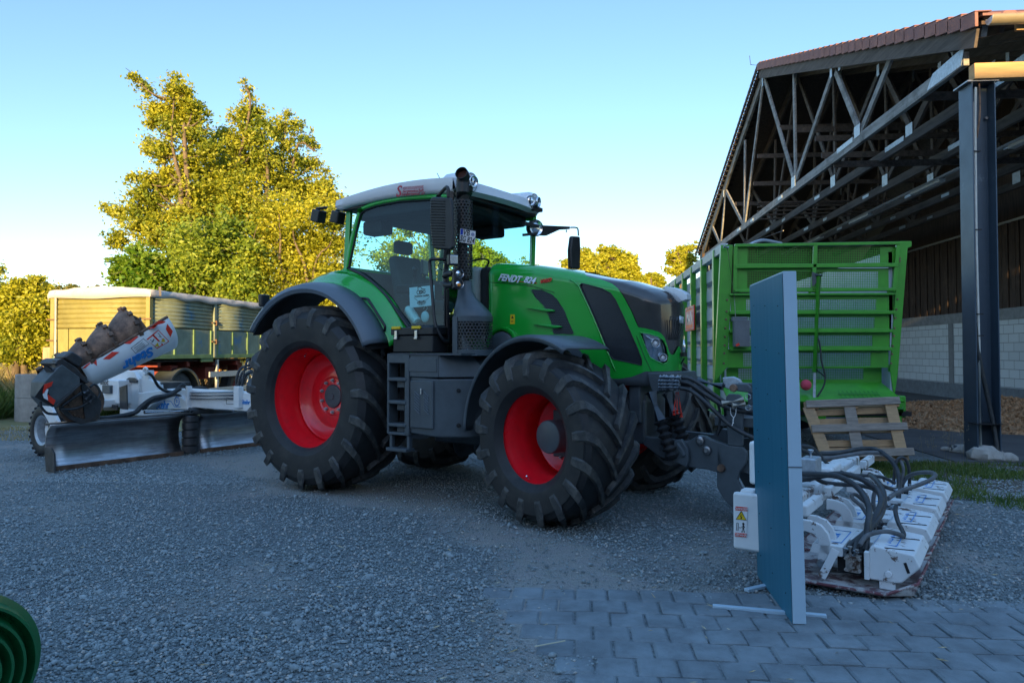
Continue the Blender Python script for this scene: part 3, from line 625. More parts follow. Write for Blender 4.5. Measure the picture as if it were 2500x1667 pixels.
# ---- mirrors ----
my = -1.15
mp = [T(*q, my) for q in C_([(842, 270), (862, 252), (1000, 258), (1010, 300), (1020, 640), (1000, 660), (885, 652), (862, 640), (845, 500)])]
m = MB(); m.prism(mp, V((.0, .045, 0))); mir = m.build('mirror', M['black'], tr, bevel=.018, segs=3)
m = MB()
for i in range(17):
    a, b = [T(*q, my-.004) for q in C_([(852, 285+i*21), (960, 288+i*21)])]; m.tube([a, b], .004, 5)
m.build('mirror_ribs', M['black'], mir)
pts = [T(*q, y) for q, y in zip(C_([(905, 250), (960, 190), (975, 180), (985, 200), (985, 255)]), (-.95, -1.08, -1.12, -1.13, -1.13))]
MB().tube(pts, .018, 8, 3).bar(T(*C_([(905, 250)])[0], -.9), (1.6, -.78, 3.0), .03, .03).build('mirror_arm', M['black'], mir)
# far mirror on its long arm (plane x = 1.75)
def FX(x, y): return TX(*C_([(x, y)])[0], 1.78)
m = MB(); m.prism([FX(1940, 552), FX(1998, 556), FX(2002, 660), FX(1998, 808), FX(1930, 800), FX(1926, 660)], V((-.06, 0, 0))); mir2 = m.build('mirror', M['black'], tr, bevel=.02, segs=3)
m = MB(); m.prism([FX(1690, 470), FX(1918, 480), FX(1918, 500), FX(1840, 505), FX(1740, 550), FX(1690, 548)], V((-.04, 0, 0))); m.tube([FX(1915, 488), FX(1960, 488), FX(1978, 500), FX(1982, 552)], .010, 8, 4); m.tube([FX(1890, 505), FX(1890, 525)], .008, 6)
m.bar(FX(1560, 455), FX(1700, 490), .05, .04); m.bar(FX(1560, 545), FX(1700, 530), .03, .03); m.build('mirror_arm', M['black'], mir2, bevel=.006)
q = FX(1655, 492); d = V((.9, -.45, -.05)).normalized()
MB().lathe([(.090, .02), (.095, .01), (.09, -.06), (.03, -.12)], q, d, 24).build('work_lamp', M['black'], tr, 50, fix=False, solid=.006)
MB().lathe([(.084, .014), (.06, .0), (.035, .01), (0, .014)], q, d, 24).build('lamp_lens', M['reflector'], tr, 50)
# indicator + work lamps on the near hand rail
q = T(*C_([(1020, 735)])[0], -1.05); d = V((.85, -.5, 0)).normalized(); xx = V((.5, .85, 0))
rot = Matrix((d, V((0, 0, 1)).cross(d), V((0, 0, 1)))).transposed()
MB().box(q, (.07, .10, .105), rot).build('square_work_lamp', M['black'], tr, bevel=.012)
MB().box(q+d*.034, (.008, .075, .08), rot).build('lamp_lens', M['reflector'], tr, bevel=.004)
q2 = T(*C_([(1060, 880)])[0], -1.05)
MB().box(q2-d*.03, (.08, .09, .20), rot).build('double_work_lamp', M['black'], tr, bevel=.02)
for dz in (.05, -.05): MB().lathe([(.05, .01), (.04, -.01), (.02, .0), (0, .012)], q2+d*.012+V((0, 0, dz)), d, 20).build('lamp_lens', M['reflector'], tr, 50)
MB().ball(q2+d*.03+V((0, 0, -.06)), .018, 10).build('indicator', M['orange'], tr)
for dz in (.055, -.055): MB().tube([q2+V((-.03, 0, dz)), q2+V((-.14, .02, dz)), q2+V((-.20, .03, dz*.6))], [.03, .032, .02], 10, 3).build('lamp_bracket', M['black'], tr, 60)
rail = [T(*q, y) for q, y in zip(C_([(975, 735), (900, 730), (850, 735), (845, 780), (860, 950), (878, 1180), (900, 1270), (950, 1350), (985, 1365)]), (-.95, -1.0, -1.02, -1.02, -1.04, -1.06, -1.06, -1.0, -.92))]
MB().tube(rail, .017, 10, 4).build('hand_rail', M['black'], tr, 60)
post = [T(*q, -.97) for q in C_([(982, 960), (990, 1330)])]; MB().tube(post, .016, 8).build('lamp_post', M['black'], tr)
MB().tube([T(*q, -1.0) for q in C_([(960, 760), (920, 760), (910, 790), (940, 810), (985, 815)])], .004, 6, 4).build('lamp_cable', M['hose'], tr, 60)
# ---- front fenders ----
for s, c0 in ((-1, V((2.958, -.987, .755))), (1, V((2.90, .987, .755)))):
    rows = []
    for i in range(30):
        a = R(60)+R(120)*i/29; rr = .885; cs, sn = math.cos(a), math.sin(a)
        def w(yl, r_):
            p = V((cs*r_, yl, sn*r_)); return Matrix.Rotation(ST, 3, 'Z')@p+c0+V((-.02, 0, -.0))
        rows.append([w(-.29, rr-.05), w(-.29, rr-.02), w(-.26, rr), w(.26, rr), w(.29, rr-.03)] if s < 0 else [w(.29, rr-.05), w(.27, rr), w(-.26, rr), w(-.29, rr-.03), w(-.29, rr-.05)])
    MB().grid(rows).build('front_fender', M['grey'], tr, 50, solid=.012)
    MB().bar(c0+V((-.1, -s*.25, .5)), c0+V((.05, s*.0, .86)), .05, .05).build('fender_bracket', M['black'], tr)
# ---- front linkage ----
m = MB()
def LP(x, y, yy): return T(*zz(1500, 850, .2551)([(x, y)])[0], yy)
arm = [(290, 840), (340, 850), (560, 870), (700, 890), (800, 830), (870, 840), (920, 870), (1080, 920), (1090, 1200), (980, 1190), (890, 1160), (720, 1140), (550, 1080), (430, 1040), (270, 920)]
for yy in (-.36, .30):
    m.prism([LP(x, y, -.36)+V((0, yy+.36, 0)) for x, y in arm], V((0, .06, 0)))
m.build('lift_arm', M['grey'], tr, bevel=.012)
m = MB(); m.prism([LP(x, y, -.42) for x, y in [(560, 880), (640, 870), (700, 960), (710, 1060), (690, 1140), (560, 1080)]], V((0, .05, 0))); m.prism([LP(x, y, -.44) for x, y in [(600, 900), (650, 960), (680, 1030), (650, 1045), (610, 980), (590, 930)]], V((0, .03, 0)))
m.build('arm_bracket', M['grey'], tr, bevel=.01)
m = MB()
for x, y in ((505, 930), (820, 885), (885, 975), (625, 1050)): m.lathe([(0, .03), (.018, .03), (.022, .02), (.035, .015), (.038, 0)], LP(x, y, -.38), (0, -1, 0), 20)
m.build('linkage_pins', M['steel'], tr, 40)
for (a, b) in (((370, 470), (440, 690)), ((520, 470), (580, 640))):
    pa, pb = LP(*a, -.45 if a[0] < 400 else -.30), LP(*b, -.45 if a[0] < 400 else -.30)
    MB().cyl(pa-(pb-pa)*.25, pb, .050, n=24).build('lift_cylinder', M['greyl'], tr, 40)
    d = (pb-pa).normalized(); n = 30; pts = [pb+d*.012*i*1.0 for i in range(n)]
    m = MB(); m.tube(pts, [.050+.014*math.sin(i*1.25) for i in range(n)], 16); m.build('bellows', M['rubber'], tr, 60)
m = MB(); m.box((3.42, 0, 1.02), (.12, .60, .36)); m.box((3.30, 0, .85), (.4, .5, .40)); m.build('front_bracket', M['grey'], tr, bevel=.02)
m = MB(); m.prism([T(*q, -.38) for q in H_([(975, 1275), (1330, 1262), (1345, 1400), (1200, 1480), (1050, 1520), (1000, 1400)])], V((0, .50, 0))); m.build('front_cover', M['grey'], tr, bevel=.012)
# couplings and hoses
cm = MB(); hoses = []
for (x, y, z2) in ((440, 275, 0), (430, 312, 1), (428, 345, 2), (430, 375, 3)):
    for yy in (-.42, -.34):
        a = LP(x+(12 if yy > -.4 else 0), y, yy); b = LP(x+195, y+ (6 if z2 == 0 else 2), yy-.02)
        for t0, t1, r in ((0, .18, .02), (.18, .3, .026), (.3, .55, .021), (.55, .62, .027), (.62, .85, .019), (.85, 1., .023)): cm.cyl(a.lerp(b, t0), a.lerp(b, t1), r, n=8)
cm.build('hydraulic_couplings', M['galv'], tr, 40)
def hose(ptsq, r, name='hydraulic_hose', parent=tr):
    return MB().tube([LP(x, y, yy) for x, y, yy in ptsq], r, 8, 5).build(name, M['hose'], parent, 60)
hose([(635, 280, -.42), (720, 290, -.42), (830, 350, -.40), (950, 440, -.38), (1040, 500, -.36), (1120, 540, -.36), (1400, 640, -.36)], .017)
hose([(620, 318, -.42), (720, 340, -.44), (840, 420, -.42), (960, 500, -.4), (1060, 560, -.38), (1200, 600, -.36), (1400, 600, -.36)], .019)
hose([(610, 345, -.36), (760, 360, -.38), (900, 440, -.38), (1030, 530, -.36), (1150, 590, -.34), (1400, 640, -.3)], .017)
hose([(620, 380, -.45), (720, 400, -.46), (830, 480, -.46), (960, 600, -.45), (1100, 730, -.44), (1250, 820, -.42), (1450, 900, -.42)], .019)
hose([(960, 480, -.3), (1000, 560, -.3), (1010, 700, -.3), (980, 840, -.3)], .012)
hose([(1040, 500, -.5), (1060, 640, -.2), (1020, 760, -.2), (980, 830, -.2)], .012)
# wiper stalk at nose
MB().tube([LP(600, 220, .15), LP(630, 160, .1), LP(670, 95, .08)], .008, 6).box(LP(665, 60, .08), (.03, .09, .04)).build('front_camera_stalk', M['black'], tr)
MB().cyl(LP(800, 310, -.1), LP(1040, 365, -.1), .036, n=20).cyl(LP(1030, 352, -.1), LP(1060, 358, -.1), .02).build('top_link', M['grey'], tr, 40)
m = MB(); m.prism([LP(x, y, -.1) for x, y in [(1030, 280), (1130, 270), (1200, 300), (1225, 350), (1150, 345), (1110, 370), (1105, 400), (1040, 370)]], (0, .05, 0)); m.build('link_hook', M['galv'], tr, 40, bevel=.01)
m = MB()
for x, y in ((570, 600), (600, 590), (640, 620)):
    top_ = LP(600+(x-600)*.3, 420, -.42); e = LP(x, y, -.42); m.tube([top_, top_.lerp(e, .5)+V((.0, 0, -.0)), e], .004, 6); m.cyl(e, e+V((0, 0, -.035)), .017, n=12)
m.build('dust_caps', M['redp'], tr, 40)
# ================= REAR GRADER =================
def rebase(root, off):
    off = V(off)
    for c in root.children: c.location = V(c.location)-off
    root.location = V(root.location)+Matrix.Rotation(root.rotation_euler.z, 3, 'Z')@off
W_ = zz(60, 720, .2423); B_ = zz(300, 880, .1594)
gr = thing('grader', 'white and steel grader attachment with long blade and raised auger behind the tractor', 'grader', TO, TH)
M['blade'] = pm('scoured_steel', (.36, .36, .37), .34, 1., var=.3, scale=3, stretch=(1, 1, 14), rvar=.12, dust=(.14, .11, .09), dscale=1.5, dthr=(.45, .75), dmax=.6)
M['rust'] = pm('rusty_brown_steel', (.22, .13, .085), .55, .4, var=.4, scale=7, bump=.3, bscale=40, dust=(.05, .035, .03), dscale=6, dthr=(.4, .7))
M['oily'] = pm('dark_oily_steel', (.065, .066, .068), .45, .5, var=.4, scale=7, bump=.2, bscale=40, dust=(.10, .07, .05), dscale=6, dthr=(.5, .75), dmax=.8)
def blade(y0, y1):
    rows = []
    for y in np.linspace(y0, y1, 8):
        rows.append([V((-3.66-.11*math.sin(math.pi*t)**.8+(.03 if t > .9 else 0)-.02*t, y, .01+.575*t)) for t in np.linspace(0, 1, 14)])
    return MB().grid(rows).build('blade', M['blade'], gr, 60, solid=.018)
bl = blade(-2.15, -.36); MB().box((-3.655, -1.255, .03), (.03, 1.80, .06)).build('cutting_edge', M['rust'], bl, bevel=.004)
bl2 = blade(-.08, 1.95); MB().box((-3.655, .935, .03), (.03, 2.04, .06)).build('cutting_edge', M['rust'], bl2, bevel=.004)
m = MB(); zc = [.02, .13, .245, .36, .47, .565]
for a, b in zip(zc, zc[1:]): m.lathe([(.10, a), (.118, a+.012), (.118, b-.012), (.10, b)], (-3.70, -.22, 0), (0, 0, 1), 32)
m.build('hinge_post', pm('hinge_steel', (.10, .10, .105), .4, .8, var=.4, scale=6), gr, 40)
MB().prism([(-3.72, -2.165, -.0), (-3.50, -2.165, -.0), (-3.52, -2.165, .24), (-3.60, -2.165, .30), (-3.78, -2.165, .30)], (0, .02, 0)).build('end_plate', M['oily'], gr, bevel=.003)
MB().box((-3.74, -.1, .585), (.16, 4.1, .03)).build('blade_top_flange', M['oily'], gr, bevel=.005)
# main beam
m = MB(); m.box((-3.2, 0, .80), (3.9, .30, .26)); m.box((-1.35, 0, .75), (.5, .7, .4)); beam = m.build('main_beam', M['white'], gr, bevel=.015)
m = MB(); m.prism([T(*q, -.22) for q in B_([(235, 480), (300, 470), (530, 450), (610, 510), (780, 540), (860, 540), (960, 620), (1000, 750), (240, 730)])], (0, .44, 0)); m.build('beam_bracket', M['white'], gr, bevel=.012)
m = MB()
for x, y in ((300, 500), (300, 632), (548, 475)): m.lathe([(0, .018), (.026, .018), (.03, 0)], T(*B_([(x, y)])[0], -.23), (0, -1, 0), 6)
m.build('bracket_bolts', M['galv'], gr)
for i, (dz, dy) in enumerate(((.10, -.17), (.045, -.19), (-.02, -.18))): MB().tube([T(*B_([(1010, 490+i*48)])[0], -.17), T(*B_([(1710, 480+i*52)])[0], -.17)], .016, 8).build('steel_pipe', M['chrome'], gr, 60)
m = MB(); m.box(T(*B_([(1010, 545)])[0], -.18), (.05, .08, .30)); m.box(T(*B_([(1770, 560)])[0], -.18), (.12, .08, .30)); m.build('pipe_clamp', M['white'], gr, bevel=.008)
def flat_text(s, pxa, pxb, y, sz, mat, parent, **k):
    a = T(*pxa, y); b = T(*pxb, y); return text(s, sz, mat, parent, a, (b-a), (0, 0, 1), **k)
flat_text('Stehr', *B_([(505, 685), (735, 680)]), -.226, .17, M['blue'], beam, align='LEFT', bold=.004, shear=.12, sx=.95)
MB().tube([T(*q, -.226) for q in B_([(540, 625), (735, 622), (790, 710), (880, 710)])], .004, 4).build('logo_line', M['blue'], beam)
c = T(*B_([(825, 625)])[0], -.226); m = MB(); pts = []
for i in range(24): a = 2*math.pi*i/24; r = .075 if i % 2 == 0 else .055; pts.append(c+V((math.cos(a+.15*(i % 2))*r, 0, math.sin(a+.15*(i % 2))*r)))
m.tube(pts+[pts[0]], .0045, 4); m.build('cog_emblem', M['blue'], beam); text('S', .07, M['blue'], beam, c, (1, 0, 0), (0, 0, 1), bold=.002)
flat_text('Stehr', *B_([(1815, 635), (1930, 640)]), -.156, .085, M['blue'], beam, align='LEFT', bold=.002, shear=.12)
MB().tube([T(*q, -.157) for q in B_([(1585, 570), (1750, 570), (1750, 665), (1585, 665), (1585, 570)])], .003, 4).build('sticker_border', M['ink'], beam)
# gooseneck / turntable
def WT(x, y, yy): return T(*W_([(x, y)])[0], yy)
arch = [(700, 870), (790, 800), (900, 768), (1000, 757), (1100, 772), (1145, 850), (1150, 960), (1140, 1185), (1045, 1190), (1035, 1010), (1000, 930), (940, 880), (880, 870), (800, 890), (740, 950), (700, 960)]
m = MB(); m.prism([WT(x, y, -.35) for x, y in arch], (0, .07, 0)); m.prism([WT(x, y, -.35)+V((0, .22, 0)) for x, y in arch], (0, .07, 0)); m.build('gooseneck', M['white'], gr, bevel=.012)
m = MB(); m.prism([WT(x, y, -.30) for x, y in [(1110, 975), (1115, 890), (1185, 820), (1190, 760), (1245, 760), (1250, 850), (1335, 890), (1345, 990)]], (0, .10, 0)); m.build('hoist_bracket', M['white'], gr, bevel=.01)
cc = WT(1218, 765, -.32); m = MB(); ring = [cc+V((math.cos(a)*.05, 0, math.sin(a)*.05)) for a in np.linspace(0, 2*math.pi, 20)]; m.tube(ring, .018, 8, caps=False); m.build('lifting_eye', M['white'], gr, 60)
m = MB(); m.prism([WT(x, y, -.36) for x, y in [(1140, 985), (1370, 960), (1385, 1000), (1240, 1145), (1140, 1140)]], (0, .5, 0)); m.build('mount_block', M['white'], gr, bevel=.02)
bx = MB().prism([WT(x, y, -.55) for x, y in [(700, 850), (945, 860), (950, 1100), (830, 1080), (720, 960)]], (0, .35, 0)).build('rear_box', M['white'], gr, bevel=.015)
a, b = WT(860, 880, -.556), WT(740, 880, -.556); text('Stehr', .12, M['ink'], bx, (a+b)/2, b-a, (0, 0, 1)); 
m = MB(); m.box(WT(835, 950, -.57), (.24, .05, .13)); m.build('junction_box', M['grey'], gr, bevel=.01)
m = MB(); n = 40; cc = WT(880, 1130, -.5); rows = []
for i in range(n+1):
    a = 2*math.pi*i/n; rows.append([V((-4.75+math.cos(a)*r, math.sin(a)*r, z_)) for r, z_ in ((.62, .55), (.62, .62), (.48, .62), (.48, .55), (.62, .55))])
m.grid(rows).build('turntable_ring', M['white'], gr, 40)
m = MB(); m.prism([WT(x, y, -.57) for x, y in [(955, 930), (1025, 905), (1032, 1170), (960, 1140)]], (0, .02, 0)); m.prism([WT(x, y, -.38) for x, y in [(1022, 852), (1050, 832), (1100, 835), (1132, 862), (1120, 885), (1060, 880)]], (0, .02, 0)); m.prism([WT(x, y, -.60) for x, y in [(760, 1090), (930, 1110), (930, 1160), (800, 1165)]], (0, .02, 0)); m.build('dark_opening_sheets', M['oily'], gr, 0)  # dark sheets standing in for the shaded openings of the frame
m = MB(); m.tube([(-4.75, 0, .62), (-4.75, 0, 1.0)], .16, 24); m.box((-4.9, 0, .9), (.9, .5, .25)); m.build('slew_motor', M['oily'], gr, 40, bevel=.01)
m = MB(); m.bar((-5.25, -1.2, .70), (-5.25, 1.2, .70), .14, .12); m.bar((-5.0, 0, .80), (-5.3, 0, .75), .3, .2); m.build('axle_beam', M['white'], gr, bevel=.015)
wt = MB()
for s in (-1, 1):
    c = V((-5.23, s*1.48, .37))
    h = MB().lathe([(.0, .02), (.05, .02), (.06, 0), (.06, -.06), (.15, -.05), (.17, -.03)], c, (0, -1, 0), 24).build('support_wheel', M['white'], gr, 40)
    MB().lathe([(.17, -.03), (.18, .07), (.215, .09), (.222, .085), (.222, .03)], c, (0, -1, 0), 40).build('rim', M['galv'], h, 40, fix=False, solid=.004)
    t = MB().lathe([(.215, -.09), (.25, -.105), (.33, -.10), (.36, -.08), (.37, -.03), (.37, .03), (.36, .08), (.33, .10), (.25, .105), (.215, .09)], c, (0, -1, 0), 48)
    for i in range(24):
        a = 2*math.pi*i/24
        for q in (-1, 1): t.bar(c+V((math.cos(a)*.371, q*.012, math.sin(a)*.371)), c+V((math.cos(a+.06)*.365, q*.10, math.sin(a+.06)*.365)), .035, .02, (math.cos(a), 0, math.sin(a)))
    t.build('tyre', M['rubber'], h, 35)
    fk = [WT(160, 1100, -1.62), WT(180, 1180, -1.62), WT(310, 1400, -1.62), WT(345, 1290, -1.62), WT(260, 1120, -1.62), WT(230, 1080, -1.62)]
    if s < 0: MB().prism(fk, (0, .04, 0)).bar((-5.2, -1.55, .72), (-5.2, -1.1, .72), .12, .1).build('wheel_fork', M['white'], gr, bevel=.008)
    else: MB().bar((-5.23, 1.3, .37), (-5.25, 1.2, .72), .08, .1).build('wheel_fork', M['white'], gr, bevel=.008)
# slide cylinder above the blade
def WX(x, y, xx=-3.70): return TX(*W_([(x, y)])[0], xx)
def BX(x, y, xx=-3.70): return TX(*B_([(x, y)])[0], xx)
MB().cyl(BX(330, 790), BX(1030, 768), .024, n=16).build('cylinder_rod', M['chrome'], gr, 40)
MB().cyl(BX(1020, 768), BX(1900, 745), .048, n=20).build('slide_cylinder', M['grey'], gr, 40)
m = MB(); m.prism([BX(1030, 810, -3.6), BX(1100, 770, -3.6), BX(1300, 745, -3.6), BX(1500, 755, -3.6), BX(1700, 775, -3.6), BX(1640, 800, -3.6), BX(1300, 815, -3.6)], (.02, 0, 0)); m.build('wear_guard', M['oily'], gr, bevel=.006)
# auger shell (half cone), screw
L0 = WX(520, 792, -3.92); L1 = WX(1352, 322, -3.95); ax = (L1-L0); LEN = ax.length; ax.normalize(); X1 = V((1, 0, 0)); PU = X1.cross(ax); PU = PU if PU.z > 0 else -PU
def cone(t, th, k=0): r = (.235+.145*t)+k; return L0+ax*LEN*t+(X1*math.cos(th)+PU*math.sin(th))*r
rows = [[cone(t, R(th)) for th in np.linspace(24, -204, 40)] for t in np.linspace(0, 1, 24)]
sh = MB().grid(rows); shell = sh.build('auger_shell', M['white'], gr, 60, solid=.012)
SB = BVHTree.FromPolygons([tuple(v) for v in sh.v], sh.f)
def on_shell(x, y, off=.010):
    px = W_([(x, y)])[0]; d = (loc(onD(*px, 9))-CL).normalized(); h = SB.ray_cast(CL, d)
    if h[0] is None: return WX(x, y)+V((.2, 0, 0))
    n = h[1]; n = n if n.dot(d) < 0 else -n
    return h[0]+n*off
def shell_poly(pts, mat, name, off=.010, par=shell):
    n = 6; mb = MB(); P = []
    for (a, b) in zip(pts, pts[1:]+pts[:1]):
        for t in np.linspace(0, 1, 4, endpoint=False): P.append((a[0]+(b[0]-a[0])*t, a[1]+(b[1]-a[1])*t))
    c = (sum(p[0] for p in pts)/len(pts), sum(p[1] for p in pts)/len(pts))
    mb.add([on_shell(*c, off)]+[on_shell(*p, off) for p in P], [(0, i+1, (i+1) % len(P)+1) for i in range(len(P))])
    return mb.build(name, mat, par, 60)
for pg in ([(550, 738), (610, 740), (665, 690), (640, 650)], [(640, 652), (668, 622), (722, 655), (728, 715), (665, 668)], [(785, 648), (855, 648), (955, 575), (880, 573)], [(985, 490), (1060, 495), (1150, 420), (1080, 418)], [(1185, 335), (1260, 342), (1345, 268), (1270, 262)], [(1420, 345), (1435, 290), (1490, 365), (1465, 425)]):
    shell_poly(pg, M['redp'], 'red_stripe')
st = shell_poly([(1225, 445), (1345, 352), (1455, 465), (1330, 540)], M['redp'], 'danger_sticker')
shell_poly([(1236, 455), (1286, 415), (1375, 500), (1328, 528)], M['plate'], 'sticker_field', .012, st); shell_poly([(1300, 400), (1345, 362), (1442, 462), (1392, 495)], M['plate'], 'sticker_field', .012, st)
for cx_, cy2 in ((1330, 500), (1392, 455)): shell_poly([(cx_-26, cy2+12), (cx_+6, cy2-24), (cx_+22, cy2+16)], M['yellow'], 'warning_triangle', .014, st)
for q in ([(1260, 450), (1290, 470), (1300, 440), (1275, 480)], [(1340, 385), (1365, 410), (1350, 415), (1375, 425)]): MB().tube([on_shell(*p, .014) for p in q], .004, 4).build('symbol', M['ink'], st)
MB().tube([on_shell(*p, .011) for p in [(1070, 535), (1130, 488), (1195, 440), (1250, 490), (1180, 540), (1115, 585), (1070, 535)]], .003, 4).build('notice_border', M['ink'], shell)
for k in range(3):
    MB().tube([on_shell(1100+k*14, 540+k*12-2, .011), on_shell(1185+k*12, 476+k*12, .011)], .003, 4).build('notice_line', M['ink'], shell)
a, b = on_shell(1275, 545, .02), on_shell(985, 705, .02); mid = (a+b)/2; dn = on_shell(1120, 655, .02)-on_shell(1080, 590, .02)
text('Stehr', .205, M['blue'], shell, mid+(on_shell(1130, 625, .028)-on_shell(1130, 625, .01)), b-a, dn, ext=.004, bold=.008, shear=.12, sx=1.0)
MB().tube([cone(t, R(24)) for t in np.linspace(.12, 1, 10)], .022, 6).build('shell_lip', M['rust'], shell, 60)
MB().tube([cone(t, R(-204)) for t in np.linspace(0, 1, 10)], .018, 6).build('shell_lip', M['rust'], shell, 60)
# screw: helical flight around a core
m = MB(); rows = []; NT = 4.2; N_ = 260
A0_ = L0-ax*.36+PU*.12; A1_ = L1-ax*.30+PU*.15; alen = (A1_-A0_).length; adir = (A1_-A0_).normalized(); PU2 = X1.cross(adir); PU2 = PU2 if PU2.z > 0 else -PU2
def scr(t, r, k=0):
    tt = t+0; a = 2*math.pi*NT*(t**.86)
    return A0_+adir*(alen*t+k)+(X1*math.cos(a)+PU2*math.sin(a))*r
for i in range(N_+1):
    t = i/N_; ro = .15+.19*t; w = .022; rows.append([scr(t, .10+.10*t, -.10-.05*t), scr(t, .72*ro, -.07-.03*t), scr(t, .93*ro, -.03), scr(t, ro, -w), scr(t, ro, w), scr(t, .95*ro, .012), scr(t, .55*ro, .02), scr(t, .10+.10*t, .05)])
rows = []; NTH = 40
def scr2(t, th):
    ph = (NT*(t**.86)-th/(2*math.pi)) % 1.0; f_ = (ph/.86)**.55 if ph < .86 else max(0, 1-((ph-.86)/.14)**1.2)
    r = (.17+.16*t)*(.60+.40*f_); return A0_+adir*(alen*t)+(X1*math.cos(th)+PU2*math.sin(th))*r
m = MB(); m.grid([[scr2(i/150, 2*math.pi*k/NTH) for k in range(NTH+1)] for i in range(151)])
scw = m.build('auger', M['rust'], gr, 50)
m = MB()
for i in range(46):
    t = (i+.3)/46; tq = lambda t_, k=0: A0_+adir*(alen*t_)+(X1*math.cos(2*math.pi*(NT*(t_**.86)-.84))+PU2*math.sin(2*math.pi*(NT*(t_**.86)-.84)))*(.17+.16*t_+k); p = tq(t, .004); d = (tq(t+.003)-tq(t-.003)).normalized(); rad = (p-(A0_+adir*(alen*t))).normalized(); m.bar(p-d*.03, p+d*.03, .06, .04, rad)
m.build('auger_teeth', M['rust'], scw, bevel=.006)
# gearbox, end flange, swing disc
def wprism(pts, mat, name, x0, dx, **k): return MB().prism([WX(x, y, x0) for x, y in pts], (dx, 0, 0)).build(name, mat, gr, **k)
ga = WX(500, 765); d = ax
MB().prism([WX(x, y, -3.52) for x, y in [(310, 690), (335, 655), (375, 637), (520, 728), (655, 880), (625, 893), (470, 775), (330, 715)]], (-.42, 0, 0)).build('end_flange', M['oily'], gr, bevel=.01)
MB().prism([WX(x, y, -3.60) for x, y in [(380, 630), (480, 560), (600, 640), (560, 740)]], (-.25, 0, 0)).build('auger_neck', M['oily'], gr, bevel=.03)
M['gbx'] = pm('gearbox_paint', (.085, .10, .105), .5, .2, var=.3, scale=6, dust=(.16, .11, .07), dscale=7, dthr=(.6, .72))
wprism([(200, 880), (330, 735), (380, 700), (560, 830), (562, 895), (310, 1110), (275, 1125), (190, 1030)], M['gbx'], 'gearbox', -3.50, -.36, bevel=.012)
wprism([(562, 895), (590, 885), (330, 1130), (295, 1125)], M['oily'], 'gearbox_edge', -3.48, -.1, bevel=.004)
MB().cyl(WX(248, 775, -3.6), WX(335, 715, -3.6), .088, n=28).cyl(WX(256, 770, -3.6), WX(262, 766, -3.6), .092, n=28).build('drive_motor', M['oily'], gr, 40)
wprism([(100, 1025), (195, 895), (300, 1115), (280, 1130)], M['blackm'], 'rubber_flap', -3.49, .01)
wprism([(182, 990), (200, 900), (285, 870), (270, 915), (225, 940), (195, 1000)], M['redp'], 'red_stripe', -3.475, .006)
wprism([(180, 1000), (222, 945), (240, 950), (225, 1000), (235, 1060), (195, 1040)], M['plate'], 'white_stripe', -3.475, .006)
wprism([(232, 1000), (310, 1060), (290, 1108), (235, 1065)], M['redp'], 'red_stripe', -3.475, .006)
dc = WX(570, 1080, -3.72); MB().lathe([(0, .05), (.20, .05), (.27, .03), (.285, -.03), (0, -.05)], dc, (1, -.15, 0), 40).build('swing_disc', M['rust'], gr, 40)
m = MB()
for i in range(14):
    a = 2*math.pi*i/14; m.lathe([(0, .02), (.014, .02), (.016, 0)], dc+V((.05, math.cos(a)*.17, math.sin(a)*.17-.02)), (1, 0, 0), 8)
m.build('disc_bolts', M['rust'], gr)
m = MB(); m.prism([WX(x, y, -3.66) for x, y in [(560, 880), (590, 880), (760, 1060), (765, 1110), (740, 1250), (560, 1300), (440, 1250), (330, 1125), (370, 1110), (480, 1220), (600, 1250)]], (.03, 0, 0)); m.build('swing_arm', M['oily'], gr, bevel=.006)
def whose(pts, r, xx=-3.55, mat='hose'): return MB().tube([WX(x, y, xx) for x, y in pts], r, 8, 5).build('hydraulic_hose', M[mat], gr, 60)
whose([(360, 1130), (470, 1050), (560, 990), (640, 960)], .016); whose([(340, 1150), (480, 1150), (600, 1110), (680, 1040)], .016); whose([(400, 1110), (520, 1020), (620, 1000), (700, 1030)], .014)
whose([(160, 1070), (170, 1130), (230, 1190), (330, 1200)], .016); whose([(660, 930), (700, 900), (740, 930), (760, 990), (740, 1040)], .016)
m = MB()
for a, b in (((590, 990), (640, 960)), ((610, 1050), (660, 1000)), ((650, 1080), (700, 1020))): m.cyl(WX(*a, -3.5), WX(*b, -3.5), .024, n=8)
m.build('hose_fittings', M['steel'], gr, 40)
whose([(740, 1245), (850, 1240), (1000, 1215), (1120, 1180), (1180, 1120), (1300, 1040), (1450, 1010), (1568, 940)], .035, -3.8)
def bhose(pts, r, xx=-3.8): return MB().tube([BX(x, y, xx) for x, y in pts], r, 8, 5).build('hydraulic_hose', M['hose'], gr, 60)
bhose([(300, 760), (330, 690), (430, 600), (600, 560), (780, 480), (880, 390), (930, 370), (1000, 450)], .026, -4.0); bhose([(390, 190), (460, 250), (540, 390), (640, 460), (740, 480), (800, 470), (880, 400)], .022, -4.2)
bhose([(340, 740), (420, 650), (560, 600), (740, 540), (850, 530), (940, 590), (1000, 590)], .018, -4.0); bhose([(850, 450), (920, 430), (1000, 470), (1100, 420), (1250, 420), (1330, 470)], .018, -4.3)
bhose([(1730, 770), (1700, 600), (1760, 400), (1850, 250), (1975, 160)], .028, -3.2); bhose([(1760, 480), (1740, 300), (1800, 130), (1960, 60)], .020, -3.3); bhose([(1790, 500), (1780, 300), (1860, 150), (1990, 100)], .018, -3.1)
bhose([(1810, 480), (1850, 300), (1900, 200), (1980, 190)], .016, -3.0); bhose([(1800, 600), (1820, 400), (1880, 60), (1940, -20)], .014, -3.0)
rebase(gr, (-3.9, 0, 0))
